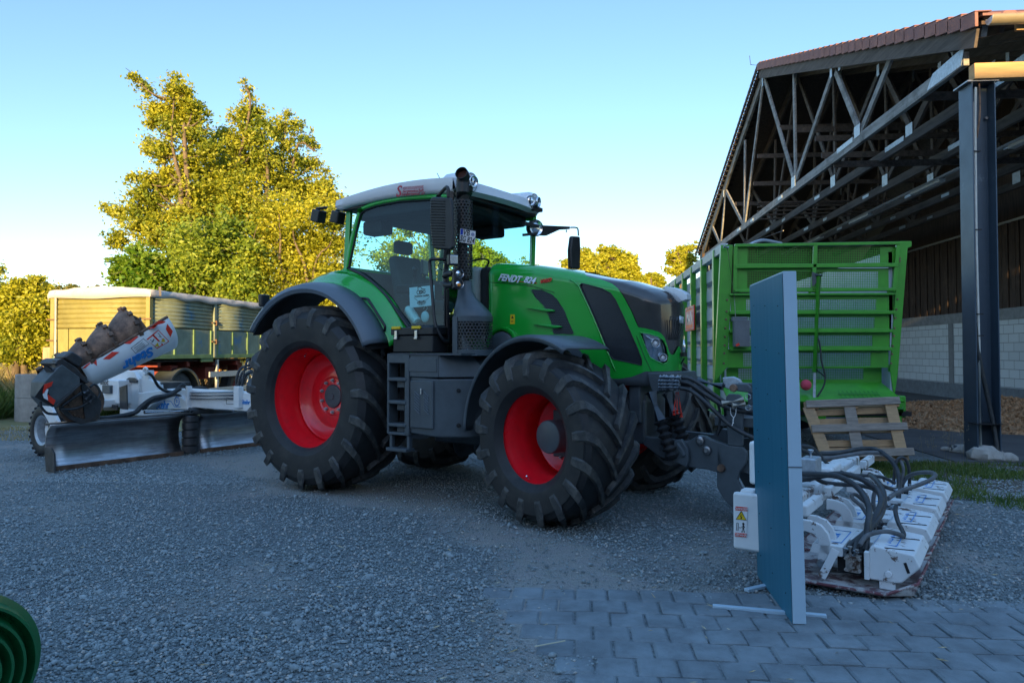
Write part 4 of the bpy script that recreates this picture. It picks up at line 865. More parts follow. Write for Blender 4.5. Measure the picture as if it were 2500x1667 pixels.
# ================= FRONT PLATE COMPACTOR =================
D_ = zz(1940, 1080, .2551)
co = thing('plate_compactor', 'white chipped row of vibrating compactor plates with black hoses in front of the tractor', 'compactor', TO, TH)
def DT(x, y, yy): return T(*D_([(x, y)])[0], yy)
M['wornp'] = pm('scuffed_plate', (.62, .61, .60), .5, var=.1, scale=4, dust=(.13, .05, .055), dscale=6, dthr=(.46, .56), dmax=.9)
M['maroon'] = pm('maroon_edge', (.16, .05, .06), .6, var=.3, scale=10, dust=(.42, .40, .38), dscale=14, dthr=(.50, .56))
M['dirtymetal'] = pm('dirty_metal', (.34, .31, .28), .55, .3, var=.3, scale=12, bump=.3, bscale=60, dust=(.08, .045, .03), dscale=14, dthr=(.52, .6))
def cunit(yc):
    par = co
    inner = [(4.98, -.30), (5.02, -.395), (5.64, -.395), (5.79, -.28), (5.80, .28), (5.64, .395), (5.02, .395), (4.98, .30)]
    def off(pts, k, z): return [V((5.4+(x-5.4)*(1+k), yc+y*(1+k*1.1), z)) for x, y in pts]
    a, b, c2 = off(inner, -.10, .022), off(inner, .0, .03), [V((p.x, p.y, .105 if p.x > 5.7 else .045)) for p in off(inner, .075, .05)]
    m = MB(); m.grid([r+[r[0]] for r in ([V((5.4, yc, .02))]*8, a, b, c2)])
    bp = m.build('base_plate', M['wornp'], par, 30, solid=.016, fix=False)
    MB().tube(c2+[c2[0]], .010, 6).build('plate_edge', M['maroon'], bp, 60)
    # housing
    h = MB(); prof = [(5.55, .085), (5.55, .275), (5.575, .298), (5.80, .272), (5.835, .20), (5.73, .09), (5.69, .085)]
    h.prism([V((x, yc-.30, z)) for x, z in prof], (0, .60, 0)); hs = h.build('housing', M['whitep'], par, bevel=.012)
    h = MB(); h.box((5.65, yc-.27, .075), (.09, .03, .08)); h.box((5.65, yc+.27, .075), (.09, .03, .08)); h.build('housing_foot', M['whitep'], par, bevel=.004)
    h = MB(); h.prism([V((x, yc-.30, z)) for x, z in [(5.20, .20), (5.22, .262), (5.40, .262), (5.40, .20)]], (0, .60, 0)); h.box((5.475, yc+.125, .235), (.152, .35, .05)); h.box((5.54, yc-.29, .17), (.03, .05, .17)); h.bar((5.36, yc-.30, .24), (5.28, yc-.34, .06), .05, .012, (0, 1, 0)); h.build('deck_cover', M['whitep'], par, bevel=.004)
    MB().box((5.46, yc, .16), (.20, .5, .14)).build('inner_body', M['blackm'], par)
    q = MB(); q.box((5.46, yc-.28, .165), (.085, .06, .10)); q.cyl((5.46, yc-.31, .165), (5.46, yc-.33, .165), .022, n=16); q.cyl((5.42, yc-.31, .20), (5.42, yc-.322, .20), .010); q.cyl((5.50, yc-.31, .20), (5.50, yc-.322, .20), .010); q.cyl((5.50, yc-.31, .13), (5.50, yc-.322, .13), .010); q.cyl((5.42, yc-.31, .13), (5.42, yc-.322, .13), .010)
    q.cyl((5.44, yc-.28, .21), (5.44, yc-.28, .27), .016, n=12); q.cyl((5.48, yc-.28, .21), (5.48, yc-.28, .255), .014, n=12); q.build('hydraulic_motor', M['dirtymetal'], par, 40, bevel=.006)
    # carrying arms
    arm = [(60, 735), (150, 748), (250, 790), (315, 870), (345, 960), (338, 1060), (300, 1170), (262, 1196), (215, 1185), (222, 1060), (232, 980), (220, 920), (180, 875), (100, 848), (60, 850)]
    base = [DT(x, y, -1.50) for x, y in arm]
    for dy in (-.32, -.15):
        k = MB(); k.prism([V((p.x, yc+.02+dy, p.z)) for p in base], (0, .035, 0)); am = k.build('carrying_arm', M['whitep'], par, bevel=.006)
        pc_ = V((DT(255, 1158, -1.5).x, yc+.02+dy, DT(255, 1158, -1.5).z)); MB().lathe([(0, .015), (.022, .015), (.027, .005), (.030, 0)], pc_, (0, -1, 0), 16).build('arm_pin', M['steel'], am, 40)
    MB().bar((5.14, yc-.2, .44), (5.14, yc+.3, .44), .06, .08).build('cross_tube', M['whitep'], par, bevel=.015)
    # lettering on top
    for x0, s, ln in ((5.62, 'STEHR', .11), (5.30, 'STEHR', .08)):
        z_ = .2905 if x0 > 5.5 else .2645
        text(s, ln*.8, M['blue'], hs, (x0+.01, yc-.03, z_), (0, 1, 0), (-1, 0, 0), ext=.001, bold=.0, sx=.95)
        MB().tube([(x0-.05, yc-.20, z_), (x0+.075, yc-.20, z_), (x0+.075, yc+.15, z_), (x0-.05, yc+.15, z_), (x0-.05, yc-.20, z_)], .003, 4).build('text_frame', M['blue'], hs)
    for yy in (-.19, .12): MB().bar((5.64, yc+yy-.1, .2915), (5.79, yc+yy, .2755), .012, .004).build('black_stripe', M['ink'], hs)
    MB().bar((5.75, yc-.302, .22), (5.77, yc-.302, .16), .004, .016, (1, 0, 0)).build('black_stripe', M['ink'], hs)
    MB().lathe([(0, .012), (.018, .012), (.022, 0)], (5.66, yc-.302, .135), (0, -1, 0), 14).build('slot_pin', M['plate'], hs, 40)
for yc in (-1.20, -.40, .40, 1.20): cunit(yc)
m = MB(); m.box((4.93, 0, .36), (.18, 3.2, .18)); m.box((5.0, 0, .46), (.2, .4, .2)); m.build('cross_beam', M['whitep'], co, bevel=.02)
m = MB(); m.box((4.885, -1.60, .37), (.29, .05, .38)); m.box((4.83, -1.55, .40), (.10, .10, .36)); m.box((4.79, -1.30, .72), (.05, .07, .30)); m.box((5.0, -1.55, .55), (.18, .16, .07)); m.build('end_box', M['white'], co, bevel=.02)
# danger sticker on the end box
E_z = zz(1750, 950, .3827)
sp = [T(*q, -1.628) for q in E_z([(120, 745), (197, 752), (190, 942), (115, 935)])]
dk = poly_dec(sp, M['plate'], co, 'danger_sticker', th=-.003)
def sub(u0, v0, u1, v1, mat, nm, o=.004):
    P = lambda u, v: sp[0].lerp(sp[1], u).lerp(sp[3].lerp(sp[2], u), v)+V((0, -o, 0)); return poly_dec([P(u0, v0), P(u1, v0), P(u1, v1), P(u0, v1)], mat, dk, nm), P
_, P = sub(0, 0, 1, .13, M['redp'], 'red_band'); sub(0, .88, 1, 1, M['redp'], 'red_band')
poly_dec([P(.5, .15), P(.95, .43), P(.08, .43)], M['yellow'], dk, 'warning_triangle', th=.001); MB().tube([P(.5, .15), P(.95, .43), P(.08, .43), P(.5, .15)], .0028, 4).build('triangle_border', M['ink'], dk)
MB().tube([P(.5, .25), P(.45, .33), P(.55, .34), P(.48, .4)], .004, 4).build('symbol', M['ink'], dk)
MB().tube([P(.15, .55), P(.28, .55), P(.28, .8), P(.15, .8), P(.15, .55)], .002, 4).build('symbol', M['ink'], dk)
m = MB(); m.tube([P(.7, .60), P(.7, .72)], .006, 5); m.tube([P(.7, .72), P(.6, .84)], .004, 5); m.tube([P(.7, .72), P(.82, .84)], .004, 5); m.tube([P(.58, .68), P(.7, .62), P(.84, .68)], .003, 5); m.ball(P(.7, .56), .008, 8); m.tube([P(.36, .7), P(.54, .7)], .0025, 4); m.build('symbol', M['ink'], dk)
text('DANGER', .022, M['plate'], dk, P(.5, .07)+V((0, -.002, 0)), sp[1]-sp[0], (0, 0, 1)); text('GEFAHR', .022, M['plate'], dk, P(.5, .94)+V((0, -.002, 0)), sp[1]-sp[0], (0, 0, 1))
# grey headstock between tractor and compactor
def LQ(x, y, yy=-.36): return T(*zz(1500, 850, .2551)([(x, y)])[0], yy)
m = MB()
for dy in (0, .62):
    m.prism([LQ(x, y)+V((0, dy, 0)) for x, y in [(975, 940), (1010, 925), (1080, 925), (1230, 945), (1270, 1000), (1260, 1100), (1200, 1180), (1180, 1260), (1210, 1330), (1270, 1370), (1330, 1400), (1330, 1560), (1160, 1560), (1040, 1440), (980, 1330)]], (0, .04, 0))
    m.prism([LQ(x, y)+V((0, dy, 0)) for x, y in [(1065, 470), (1090, 435), (1190, 440), (1230, 480), (1225, 940), (1080, 930)]], (0, .04, 0))
    m.prism([LQ(x, y)+V((0, dy*.25, 0)) for x, y in [(1105, 350), (1130, 335), (1270, 340), (1310, 380), (1310, 430), (1110, 400)]], (0, .04, 0))
m.box((4.35, -.03, .95), (.06, .62, .12)); m.bar((4.3, -.03, .55), (4.95, -.03, .45), .5, .12); m.box((4.42, -.03, .9), (.5, .55, .08))
m.build('headstock', M['grey'], co, bevel=.01)
MB().lathe([(0, .03), (.03, .03), (.035, 0)], LQ(1025, 1145), (0, -1, 0), 20).lathe([(0, .02), (.03, .02), (.035, 0)], LQ(1140, 380), (0, -1, 0), 20).build('headstock_pin', M['rust'], co, 40)
for a, b in (((1030, 530), (1240, 490)), ((1130, 550), (1250, 535))): MB().cyl(LQ(*a, -.5), LQ(*b, -.45), .026, n=14).build('pin_handle', pm('worn_wood_handle', (.42, .36, .28), .6), co, 50)
for x, y in ((1280, 465), (1280, 567)):
    c = LQ(x, y, -.47); MB().tube([c+V((math.cos(a)*.022, 0, math.sin(a)*.022)) for a in np.linspace(0, 2*math.pi, 16)], .003, 5).build('linch_pin_ring', M['chrome'], co)
MB().tube([LQ(x, y, -.45) for x, y in [(1110, 560), (1115, 630), (1140, 670), (1125, 745)]], .003, 5, 4).tube([LQ(x, y, -.45) for x, y in [(1165, 560), (1160, 630), (1135, 680), (1140, 720)]], .003, 5, 4).build('string', M['plate'], co)
# hoses over the plates
def dh(pts, yy, r=.0165, mat='hose'):
    if not isinstance(yy, (list, tuple)): yy = [yy]*len(pts)
    yy = np.interp(np.linspace(0, 1, len(pts)), np.linspace(0, 1, len(yy)), yy)
    return MB().tube([DT(x, y, float(q)) for (x, y), q in zip(pts, yy)], r, 8, 5).build('hydraulic_hose', M[mat], co, 60)
M['hoseg'] = pm('dusty_grey_hose', (.09, .095, .10), .6, var=.4, scale=14)
dh([(-40, 20), (80, 30), (160, 45), (230, 105), (300, 190), (420, 270), (560, 310), (720, 318), (850, 335), (960, 390)], [-.2, .4], .014)
dh([(40, 60), (130, 90), (260, 108), (420, 100), (600, 65), (720, 58), (830, 90), (930, 180), (985, 280), (1000, 420), (990, 575)], [.2, .8, .45], .020, 'hose')
dh([(190, 145), (330, 150), (520, 120), (720, 95), (850, 110), (950, 170)], [.3, .9], .017, 'hoseg')
dh([(-60, 300), (90, 300), (250, 305), (400, 320), (520, 370), (620, 450), (680, 540), (715, 650), (700, 800), (680, 1030)], [-.9, -1.0, -1.4], .021)
dh([(-60, 370), (90, 350), (250, 320), (400, 300), (520, 310), (640, 350), (720, 400), (790, 450), (830, 540), (800, 650), (740, 760), (680, 860), (600, 930), (520, 1000), (480, 1090)], [-.7, -.8, -1.45], .021)
dh([(-20, 150), (90, 240), (200, 340), (300, 385), (450, 400), (600, 408), (750, 440), (830, 520), (820, 600)], [-.4, -.5, -.9], .017)
dh([(720, 305), (790, 370), (850, 470), (850, 600), (820, 700), (700, 850), (600, 950), (580, 1060)], [-.4, -1.45], .019)
dh([(840, 785), (790, 700), (755, 600), (760, 500), (790, 440), (830, 430)], [-.65, -.5], .015, 'hoseg')
dh([(690, 690), (640, 610), (560, 540), (550, 500), (590, 500), (680, 570), (740, 600)], [-.7, -.6], .014, 'hoseg')
dh([(620, 990), (680, 900), (780, 860), (880, 850), (970, 870), (1040, 895)], [-1.45, -1.2], .015, 'hoseg')
dh([(1040, 895), (1040, 860), (990, 760), (965, 660), (970, 610)], [-1.2, -.7], .015)
dh([(890, 540), (960, 490), (1080, 440), (1200, 400), (1310, 350), (1345, 310), (1300, 285), (1180, 290), (1090, 320), (1040, 380), (1030, 415)], [-.3, .8], .017, 'hoseg')
dh([(945, 400), (955, 300), (970, 200), (1000, 150), (1050, 150), (1085, 210), (1100, 300), (1098, 420)], [.6, .75], .014)
dh([(1010, 400), (1035, 320), (1040, 240), (1010, 170), (970, 190)], [.6, .7], .013, 'hoseg')
dh([(780, 380), (860, 420), (940, 445), (1020, 450)], [-.1, .2], .015)
m = MB()
for a, b, yy in (((860, 540), (900, 600), -.6), ((840, 635), (960, 615), -.6), ((925, 440), (985, 460), .1), ((470, 1080), (490, 1010), -1.48), ((570, 1090), (590, 1040), -1.48), ((165, 143), (240, 148), .3), ((1098, 390), (1100, 430), .75)): m.cyl(DT(*a, yy), DT(*b, yy), .02, n=8)
m.build('hose_fittings', M['galv'], co, 40)
m = MB(); m.box((5.0, -.5, .60), (.12, .2, .16)); m.cyl((5.0, -.5, .66), (5.0, -.5, .74), .03, n=12); m.build('valve_block', M['galv'], co, bevel=.02)
rebase(co, (5.3, 0, 0))
# ================= TOOLBOX ON THE STEP =================
tb = thing('toolbox', 'black plastic toolbox with yellow latches standing on the tractor storage box', 'toolbox', TO, TH)
x0, x1 = 1.165, 1.72; yb2 = -1.13
def tb_rebuild():
    m = MB(); m.box((1.43, -1.0, 1.575), (.52, .24, .17)); m.build('case', M['black'], tb, bevel=.015)
    m = MB(); m.box((1.43, -1.0, 1.70), (.55, .27, .075)); m.box((1.43, -1.0, 1.742), (.30, .08, .02)); m.build('lid', M['black'], tb, bevel=.018)
    for x in (1.235, 1.50):
        la = MB().box((x, -1.14, 1.735), (.11, .025, .028)).build('latch', M['yellow'], tb, bevel=.005)
        MB().box((x, -1.142, 1.665), (.035, .016, .085)).box((x, -1.146, 1.63), (.04, .02, .02)).build('buckle', M['chrome'], la, bevel=.004)
tb_rebuild(); rebase(tb, (1.43, -1.0, 1.49))
# paper, bottle, tag inside the cab
pq = [T(*q, -.79) for q in C_([(688, 948), (878, 928), (880, 1082), (692, 1102)])]
pa = MB().prism(pq, (0, .003, 0)).build('paper_sign', pm('paper', (.62, .70, .70), .8, var=.03), None, 0); pa.location = TO; pa.rotation_euler.z = TH
tag(pa, 'pale paper sign with a small tractor drawing hanging inside the cab door', 'sign')
c = (pq[0]+pq[2])/2; xd = (pq[1]-pq[0]).normalized(); o = V((0, -.003, 0))
m = MB()
for cx_, r in ((-.045, .020), (.0, .015), (.035, .015), (-.015, .018)): m.tube([c+o+xd*(cx_+math.cos(a)*r)+V((0, 0, .045+math.sin(a)*r)) for a in np.linspace(0, 2*math.pi, 12)], .0035, 4)
m.tube([c+o+xd*-.05+V((0, 0, .07)), c+o+xd*-.05+V((0, 0, .10)), c+o+xd*-.01+V((0, 0, .10)), c+o+xd*.0+V((0, 0, .075)), c+o+xd*.05+V((0, 0, .07))], .004, 4)
m.tube([c+o+xd*-.10+V((0, 0, -.01)), c+o+xd*-.05+V((0, 0, -.045)), c+o+xd*.06+V((0, 0, -.045)), c+o+xd*.11+V((0, 0, -.01))], .002, 4)
for i in range(9): a = R(200+i*17.5); m.tube([c+o+xd*math.cos(a)*.03+V((0, 0, -.045+math.sin(a)*.01)), c+o+xd*math.cos(a)*.065+V((0, 0, -.05+math.sin(a)*.045))], .004, 4)
m.build('tractor_drawing', M['ink'], pa); text('Technische Landhilfe', .028, M['ink'], pa, c+o+V((0, 0, .005)), xd, (0, 0, 1), shear=.3, sx=.85)
a, b = [T(*q, -.72) for q in C_([(750, 1225), (672, 1100)])]
j = MB().tube([a, a.lerp(b, .1), a.lerp(b, .85), b], [.045, .055, .052, .03], 20).build('bottle', pm('pale_bottle', (.55, .7, .65), .4, var=.05), None, 60); j.location = TO; j.rotation_euler.z = TH; tag(j, 'pale round bottle lying behind the cab door glass below the paper sign', 'bottle')
a = T(*C_([(808, 1170)])[0], -.76); kt = MB().ball(a, .055, 14, (1, .3, 1.1)).tube([a+V((0, 0, .05)), a+V((.03, 0, .09)), a+V((0, 0, .12)), a+V((-.02, 0, .08))], .003, 5, 4).build('key_fob', pm('pale_fob', (.40, .55, .55), .4), None, 60); kt.location = TO; kt.rotation_euler.z = TH; tag(kt, 'round pale fob hanging behind the cab door glass beside the bottle', 'fob')
# ================= OLD TIPPER TRAILER =================
TA = R(-4.6); TR0 = V((-9.48, 15.5, 0)); tU = V((math.cos(TA), math.sin(TA), 0)); tW = V((-math.sin(TA), math.cos(TA), 0))
tt = thing('tipper_trailer', 'faded green and olive tipper trailer under a white tarpaulin behind the grader', 'trailer', TR0, TA)
M['olive'] = pm('olive_boards', (.25, .225, .07), .6, var=.15, scale=4, dust=(.36, .36, .27), dscale=3, dthr=(.60, .72), dmax=.6)
M['oldgreen'] = pm('faded_green_boards', (.19, .23, .17), .6, var=.25, scale=3, dust=(.03, .17, .32), dscale=1.2, dthr=(.56, .64), dmax=.85)
M['sill'] = pm('green_sill', (.13, .22, .09), .6, var=.2, scale=5)
M['tarp'] = pm('white_tarp', (.52, .49, .46), .7, var=.1, scale=2, bump=.6, bscale=6, dust=(.42, .38, .33), dscale=2, dthr=(.5, .8), dmax=.5)
M['redchas'] = pm('red_chassis', (.20, .03, .02), .7, var=.4, scale=5)
LW, LL = 2.40, 4.95
def corr(p0, u, n, L, z0, z1, k=7):
    rows = []
    for i in range(k):
        za = z0+(z1-z0)*i/k; zb = z0+(z1-z0)*(i+1)/k; h = zb-za
        for z_, o in ((za+.002, 0), (za+h*.15, .022), (za+h*.72, .022), (za+h*.86, 0)): rows.append([V(p0)+V(n)*o+V((0, 0, z_)), V(p0)+V(u)*L+V(n)*o+V((0, 0, z_))])
    return MB().grid(rows)
corr((-LW, 0, 0), (1, 0, 0), (0, -1, 0), LW-.06, 2.02, 2.78).build('front_upper_board', M['olive'], tt, 20, solid=.01)
MB().box((-LW/2, .0, 1.70), (LW-.02, .04, .62)).box((-LW+.35, -.025, 1.7), (.12, .05, .62)).box((-LW*.32, -.025, 1.7), (.10, .05, .62)).build('front_board', M['olive'], tt, bevel=.004)
for (y0, y1) in ((.08, 2.42), (2.54, 4.90)):
    corr((0, y0, 0), (0, 1, 0), (1, 0, 0), y1-y0, 2.05, 2.76, 8).build('side_upper_board', M['oldgreen'], tt, 20, solid=.01)
    b = MB(); b.box((0, (y0+y1)/2, 1.72), (.04, y1-y0, .62)).build('side_board', M['oldgreen'], tt, bevel=.004)
    m = MB()
    for k in (0.03, .34, .66, .97): m.box((.03, y0+(y1-y0)*k, 1.72), (.04, .07, .62))
    m.build('board_ribs', M['sill'], tt, bevel=.004)
m = MB(); m.box((0, 0, 2.1), (.10, .12, 1.5)); m.box((-LW, 0, 2.1), (.10, .12, 1.5)); m.build('corner_post', M['olive'], tt, bevel=.008)
m = MB(); m.box((.02, 2.48, 2.1), (.10, .10, 1.5)); m.box((.0, 4.95, 2.1), (.10, .10, 1.5)); m.box((-LW, 4.95, 2.1), (.10, .10, 1.5)); m.build('side_post', M['oldgreen'], tt, bevel=.008)
m = MB()
for z_ in (1.75, 2.22): m.box((.08, 2.48, z_), (.04, .34, .03)); m.box((.09, 2.48, z_), (.05, .05, .12)); m.box((.0, -.08, z_), (.22, .03, .03)); m.box((-LW, -.08, z_), (.22, .03, .03))
m.build('board_latches', pm('latch_rust', (.16, .09, .05), .7), tt)
MB().box((.0, LL/2, 1.38), (.10, LL+.1, .10)).box((-LW/2, -.01, 1.38), (LW, .10, .10)).box((0, 2.2, 1.30), (.06, .5, .12)).build('sill', M['sill'], tt, bevel=.01)
MB().box((-LW, LL/2, 2.1), (.04, LL, 1.4)).box((-LW/2, LL, 2.1), (LW, .04, 1.4)).build('far_boards', M['oldgreen'], tt)
MB().cyl((-LW+.10, -.08, 2.85), (-LW+.12, -.09, 1.35), .022).build('roll_handle', pm('white_pipe', (.7, .7, .66), .5), tt)
# tarp
rows = []
for i in range(25):
    y = -.07+(LL+.14)*i/24
    row = []
    zb = 2.70-.02*math.sin(i*1.3)
    for j in range(29):
        t = j/28; x = .07-(LW+.14)*t
        z_ = 2.86+.10*math.sin(math.pi*t)*(.8+.2*math.sin(i*.9))+.012*math.sin(i*2.1+j)
        if i == 0: z_ += -.0
        row.append(V((x, y, z_)))
    row = [V((.085, y, zb)), V((.09, y, zb+.08))]+row+[V((-LW-.09, y, zb+.08)), V((-LW-.085, y, zb))]
    rows.append(row)
f = [V((p.x, p.y-.02, p.z)) for p in rows[0]]
def fr(p, i, n):
    t = i/n; return V((p.x*.985-.02, -.095, 2.69+.04*math.sin(t*9)*.4-.10*(1 if t > .93 else 0)))
rows = [[fr(p, i, len(f)) for i, p in enumerate(f)], [V((p.x, -.10, (p.z+2.72)/2)) for p in f]]+rows
rows.append([V((p.x, LL+.09, 2.70)) for p in rows[-1]])
MB().grid(rows).build('tarpaulin', M['tarp'], tt, 70, solid=.006)
MB().bar((.07, .25, 2.95), (.10, .22, 2.74), .05, .02).build('tarp_strap', pm('strap', (.15, .13, .11), .8), tt)
m = MB()
for x in (-.7, -1.7): m.box((x, LL/2, 1.12), (.12, LL-.1, .26))
for y in (.5, 1.6, 2.7, 3.8): m.box((-1.2, y, 1.2), (2.2, .12, .12))
m.box((-.45, 1.2, 1.05), (.5, .25, .25)); m.box((-.4, 2.7, .95), (.35, .4, .3)); m.box((-.4, 4.2, 1.0), (.3, .25, .4)); m.build('chassis', M['redchas'], tt, bevel=.01)
m = MB(); m.box((-1.2, 2.4, 1.28), (2.3, 4.8, .04)); m.build('floor_plate', M['blackm'], tt)
for y in (1.35, ):
    for x, s in ((-.14, 1), (-2.26, -1)):
        h = MB().lathe([(0, .0), (.12, .0), (.14, -.05), (.24, -.10), (.26, -.02), (.275, .0)], (x+.0*s, y, .50), (s, 0, 0), 32).build('wheel', pm('faded_red_rim', (.35, .12, .09), .6, var=.3, scale=8), tt, 40, fix=False, solid=.006)
        MB().lathe([(.27, -.26), (.30, -.27), (.42, -.27), (.50, -.24), (.515, -.14), (.50, -.02), (.42, .02), (.30, .015), (.27, .0)], (x, y, .50), (s, 0, 0), 48).build('tyre', pm('old_tyre', (.06, .062, .065), .8, var=.3, scale=9), h, 40)
for y in (3.9,):
    h = MB().lathe([(0, .0), (.12, .0), (.24, -.10), (.275, .0)], (-.14, y, .50), (1, 0, 0), 32).build('wheel', M['redchas'], tt, 40); MB().lathe([(.27, -.26), (.42, -.27), (.50, -.24), (.50, -.02), (.42, .02), (.27, .0)], (-.14, y, .50), (1, 0, 0), 48).build('tyre', M['rubber'], h, 40)
rows = [[V((x, 1.35+math.cos(a)*.64, .50+math.sin(a)*.60)) for x in (-.5, -.06, -.02, -.02)] for a in np.linspace(R(5), R(175), 20)]
for r_ in rows: r_[3] = r_[3]+V((0, (1.35-r_[3].y)*.09, (.5-r_[3].z)*.09))
MB().grid(rows).build('mudguard', M['grey'], tt, 50, solid=.02)
m = MB(); m.box((.02, 3.35, .92), (.04, 2.1, .14)); m.box((.02, 3.35, .52), (.04, 2.1, .12)); m.box((.02, 4.36, .72), (.03, .05, .46)); m.box((-.02, 2.7, .85), (.06, .08, .9)); m.box((-.02, 4.2, .85), (.06, .08, .9)); m.build('side_guard', M['galv'], tt, bevel=.004)
MB().box((.045, 2.75, 1.02), (.02, .09, .05)).box((.045, 4.32, 1.05), (.02, .09, .05)).build('side_marker_lamp', M['orange'], tt)
# ================= FORAGE WAGON =================
wg = thing('forage_wagon', 'big light green forage wagon with perforated front wall parked beside the open barn', 'wagon', (2.0, 10.4, 0))
WO = V((2.0, 10.4, 0)); Z5 = zz(1550, 550, .3508)
def WG(x, y, yy=10.4): return onP(*Z5([(x, y)])[0], (0, yy, 0), (0, 1, 0))-WO
G2 = M['green2']
def wp(pts, name, mat=G2, y0=0., th=.05, bevel=.006, par=wg):
    return MB().prism([WG(x, y)+V((0, y0, 0)) for x, y in pts], (0, th, 0)).build(name, mat, par, bevel=bevel)
wp([(598, 138), (682, 138), (668, 480), (640, 990), (560, 1080), (553, 1075)], 'corner_post', y0=-.02, th=.08)
wp([(1835, 122), (1845, 112), (1922, 112), (1922, 150), (1895, 160), (1830, 1000), (1808, 1165), (1795, 1160), (1772, 1000)], 'corner_post', y0=-.02, th=.08)
def strip(x0, y0, x1, y1, h, name='cross_rail', th=.07, yo=-.04, mat=G2): return MB().bar(WG(x0, y0)+V((0, yo, 0)), WG(x1, y1)+V((0, yo, 0)), th, h*.3508/1800*10.4).build(name, mat, wg, bevel=.006)
strip(690, 145, 1832, 128, 20); strip(690, 290, 1815, 280, 26); strip(688, 460, 1800, 448, 20)
MB().bar(WG(697, 150)+V((0, -.04, 0)), WG(690, 460)+V((0, -.04, 0)), .05, .05).bar(WG(1822, 130)+V((0, -.04, 0)), WG(1795, 450)+V((0, -.04, 0)), .05, .05).bar(WG(1248, 140)+V((0, -.05, 0)), WG(1232, 455)+V((0, -.05, 0)), .05, .05).build('upper_frame', G2, wg, bevel=.005)
MP = perf('perforated_panel', (.05, .26, .02), .0235, .36)
def wall(z_top, z_bot, xl, xr, hx0, hx1, hy0, hy1, y0=.0):
    # plain sheet around a perforated field; pixel rows given in the close-up's coordinates
    for (a, b, c, d) in ((xl, hx0, z_top, z_bot), (hx1, xr, z_top, z_bot), (hx0, hx1, z_top, hy0), (hx0, hx1, hy1, z_bot)):
        if b-a < 2 or d-c < 2: continue
        wp([(a, c), (b, c), (b, d), (a, d)], 'sheet_panel', y0=y0, th=.012, bevel=0)
    q = [WG(hx0, hy0), WG(hx1, hy0), WG(hx1, hy1), WG(hx0, hy1)]
    MB().add([p+V((0, y0+.004, 0)) for p in q], [(0, 1, 2, 3)]).build('perforated_panel', MP, wg, 0, uv=lambda c: c[:, [0, 2]])
wall(150, 275, 700, 1815, 785, 1708, 152, 266); wall(300, 452, 700, 1795, 780, 1693, 322, 436)
wall(478, 608, 668, 1798, 775, 1680, 515, 590); wall(612, 732, 662, 1785, 770, 1668, 640, 715); wall(736, 858, 655, 1775, 765, 1655, 765, 840); wall(862, 990, 640, 1765, 755, 1645, 885, 980); wall(990, 1095, 618, 1755, 740, 1625, 1000, 1075, .18)
strip(655, 484, 1800, 480, 14); 
for y in (610, 737, 862): strip(655, y, 1790-(y-610)*.07, y-2, 22, yo=-.05, th=.09)
MB().prism([WG(610, 1095)+V((0, .18, 0)), WG(1750, 1095)+V((0, .18, 0)), WG(1822, 1215)+V((0, -.25, 0)), WG(632, 1215)+V((0, -.25, 0))], (0, .02, -.02)).build('front_apron', G2, wg)
vq = [(1390, 1150), (1668, 1150), (1690, 1205), (1410, 1205)]
MB().prism([WG(x, y)+V((0, .18-.43*(y-1095)/120-.012, .004)) for x, y in vq], (0, .002, 0)).build('apron_vent', perf('apron_grille', (.03, .2, .02), .055, .34), wg, 0, uv=lambda c: c[:, [0, 2]])
MB().box((1.25, .35, .75), (2.35, .5, .30)).build('front_beam', G2, wg, bevel=.02)
MB().cyl(WG(1262, 360)+V((0, -.10, 0)), WG(1232, 1020)+V((0, -.12, 0)), .034, n=16).build('wall_cylinder', G2, wg, 40)
MB().cyl(WG(1232, 1020)+V((0, -.12, 0)), WG(1222, 1210)+V((0, -.16, 0)), .018, n=12).build('cylinder_rod', M['galv'], wg, 40)
MB().prism([WG(1218, 330)+V((0, -.08, 0)), WG(1270, 350)+V((0, -.08, 0)), WG(1250, 400)+V((0, -.08, 0)), WG(1222, 430)+V((0, -.08, 0))], (0, -.03, 0)).cyl(WG(1240, 355)+V((0, -.12, 0)), WG(1282, 355)+V((0, -.12, 0)), .02).build('cylinder_bracket', M['grey'], wg)
MB().tube([WG(x, y)+V((0, -.15, 0)) for x, y in [(1250, 785), (1265, 850), (1275, 950), (1298, 1040), (1290, 1110), (1250, 1180), (1225, 1210)]], .012, 8, 5).tube([WG(x, y)+V((0, -.15, 0)) for x, y in [(1235, 1000), (1285, 1040), (1300, 1050)]], .012, 8).build('hydraulic_hose', M['hose'], wg, 60)
MB().box(WG(722, 755)+V((0, -.16, 0)), (.20, .14, .36)).box(WG(715, 655)+V((0, -.10, 0)), (.20, .1, .06)).build('control_box', pm('dusty_box', (.13, .14, .15), .8, bump=.3, bscale=90), wg, bevel=.008)
MB().box(WG(690, 832)+V((0, -.236, 0)), (.05, .006, .03), Matrix.Rotation(R(-35), 3, 'Y')).build('red_reflector', M['redp'], wg)
MB().tube([WG(635, 165)+V((0, -.08, 0)), WG(685, 520)+V((0, -.08, 0)), WG(690, 650)+V((0, -.1, 0))], .004, 5).build('pull_cable', M['steel'], wg)
MB().cyl(WG(608, 155)+V((0, -.1, 0)), WG(640, 165)+V((0, -.1, 0)), .025, n=12).build('cable_pulley', M['galv'], wg)
m = MB()
for x, y in ((640, 520), (636, 600), (632, 655), (628, 715), (624, 775), (622, 835), (620, 890), (616, 960), (1822, 515), (1815, 585), (1808, 645), (1802, 715), (1797, 770), (1790, 840), (1785, 895), (1778, 960), (1838, 232), (1838, 250)): m.lathe([(0, .012), (.013, .012), (.015, 0)], WG(x, y)+V((0, -.022, 0)), (0, -1, 0), 10)
m.build('frame_bolts', M['rust'], wg)
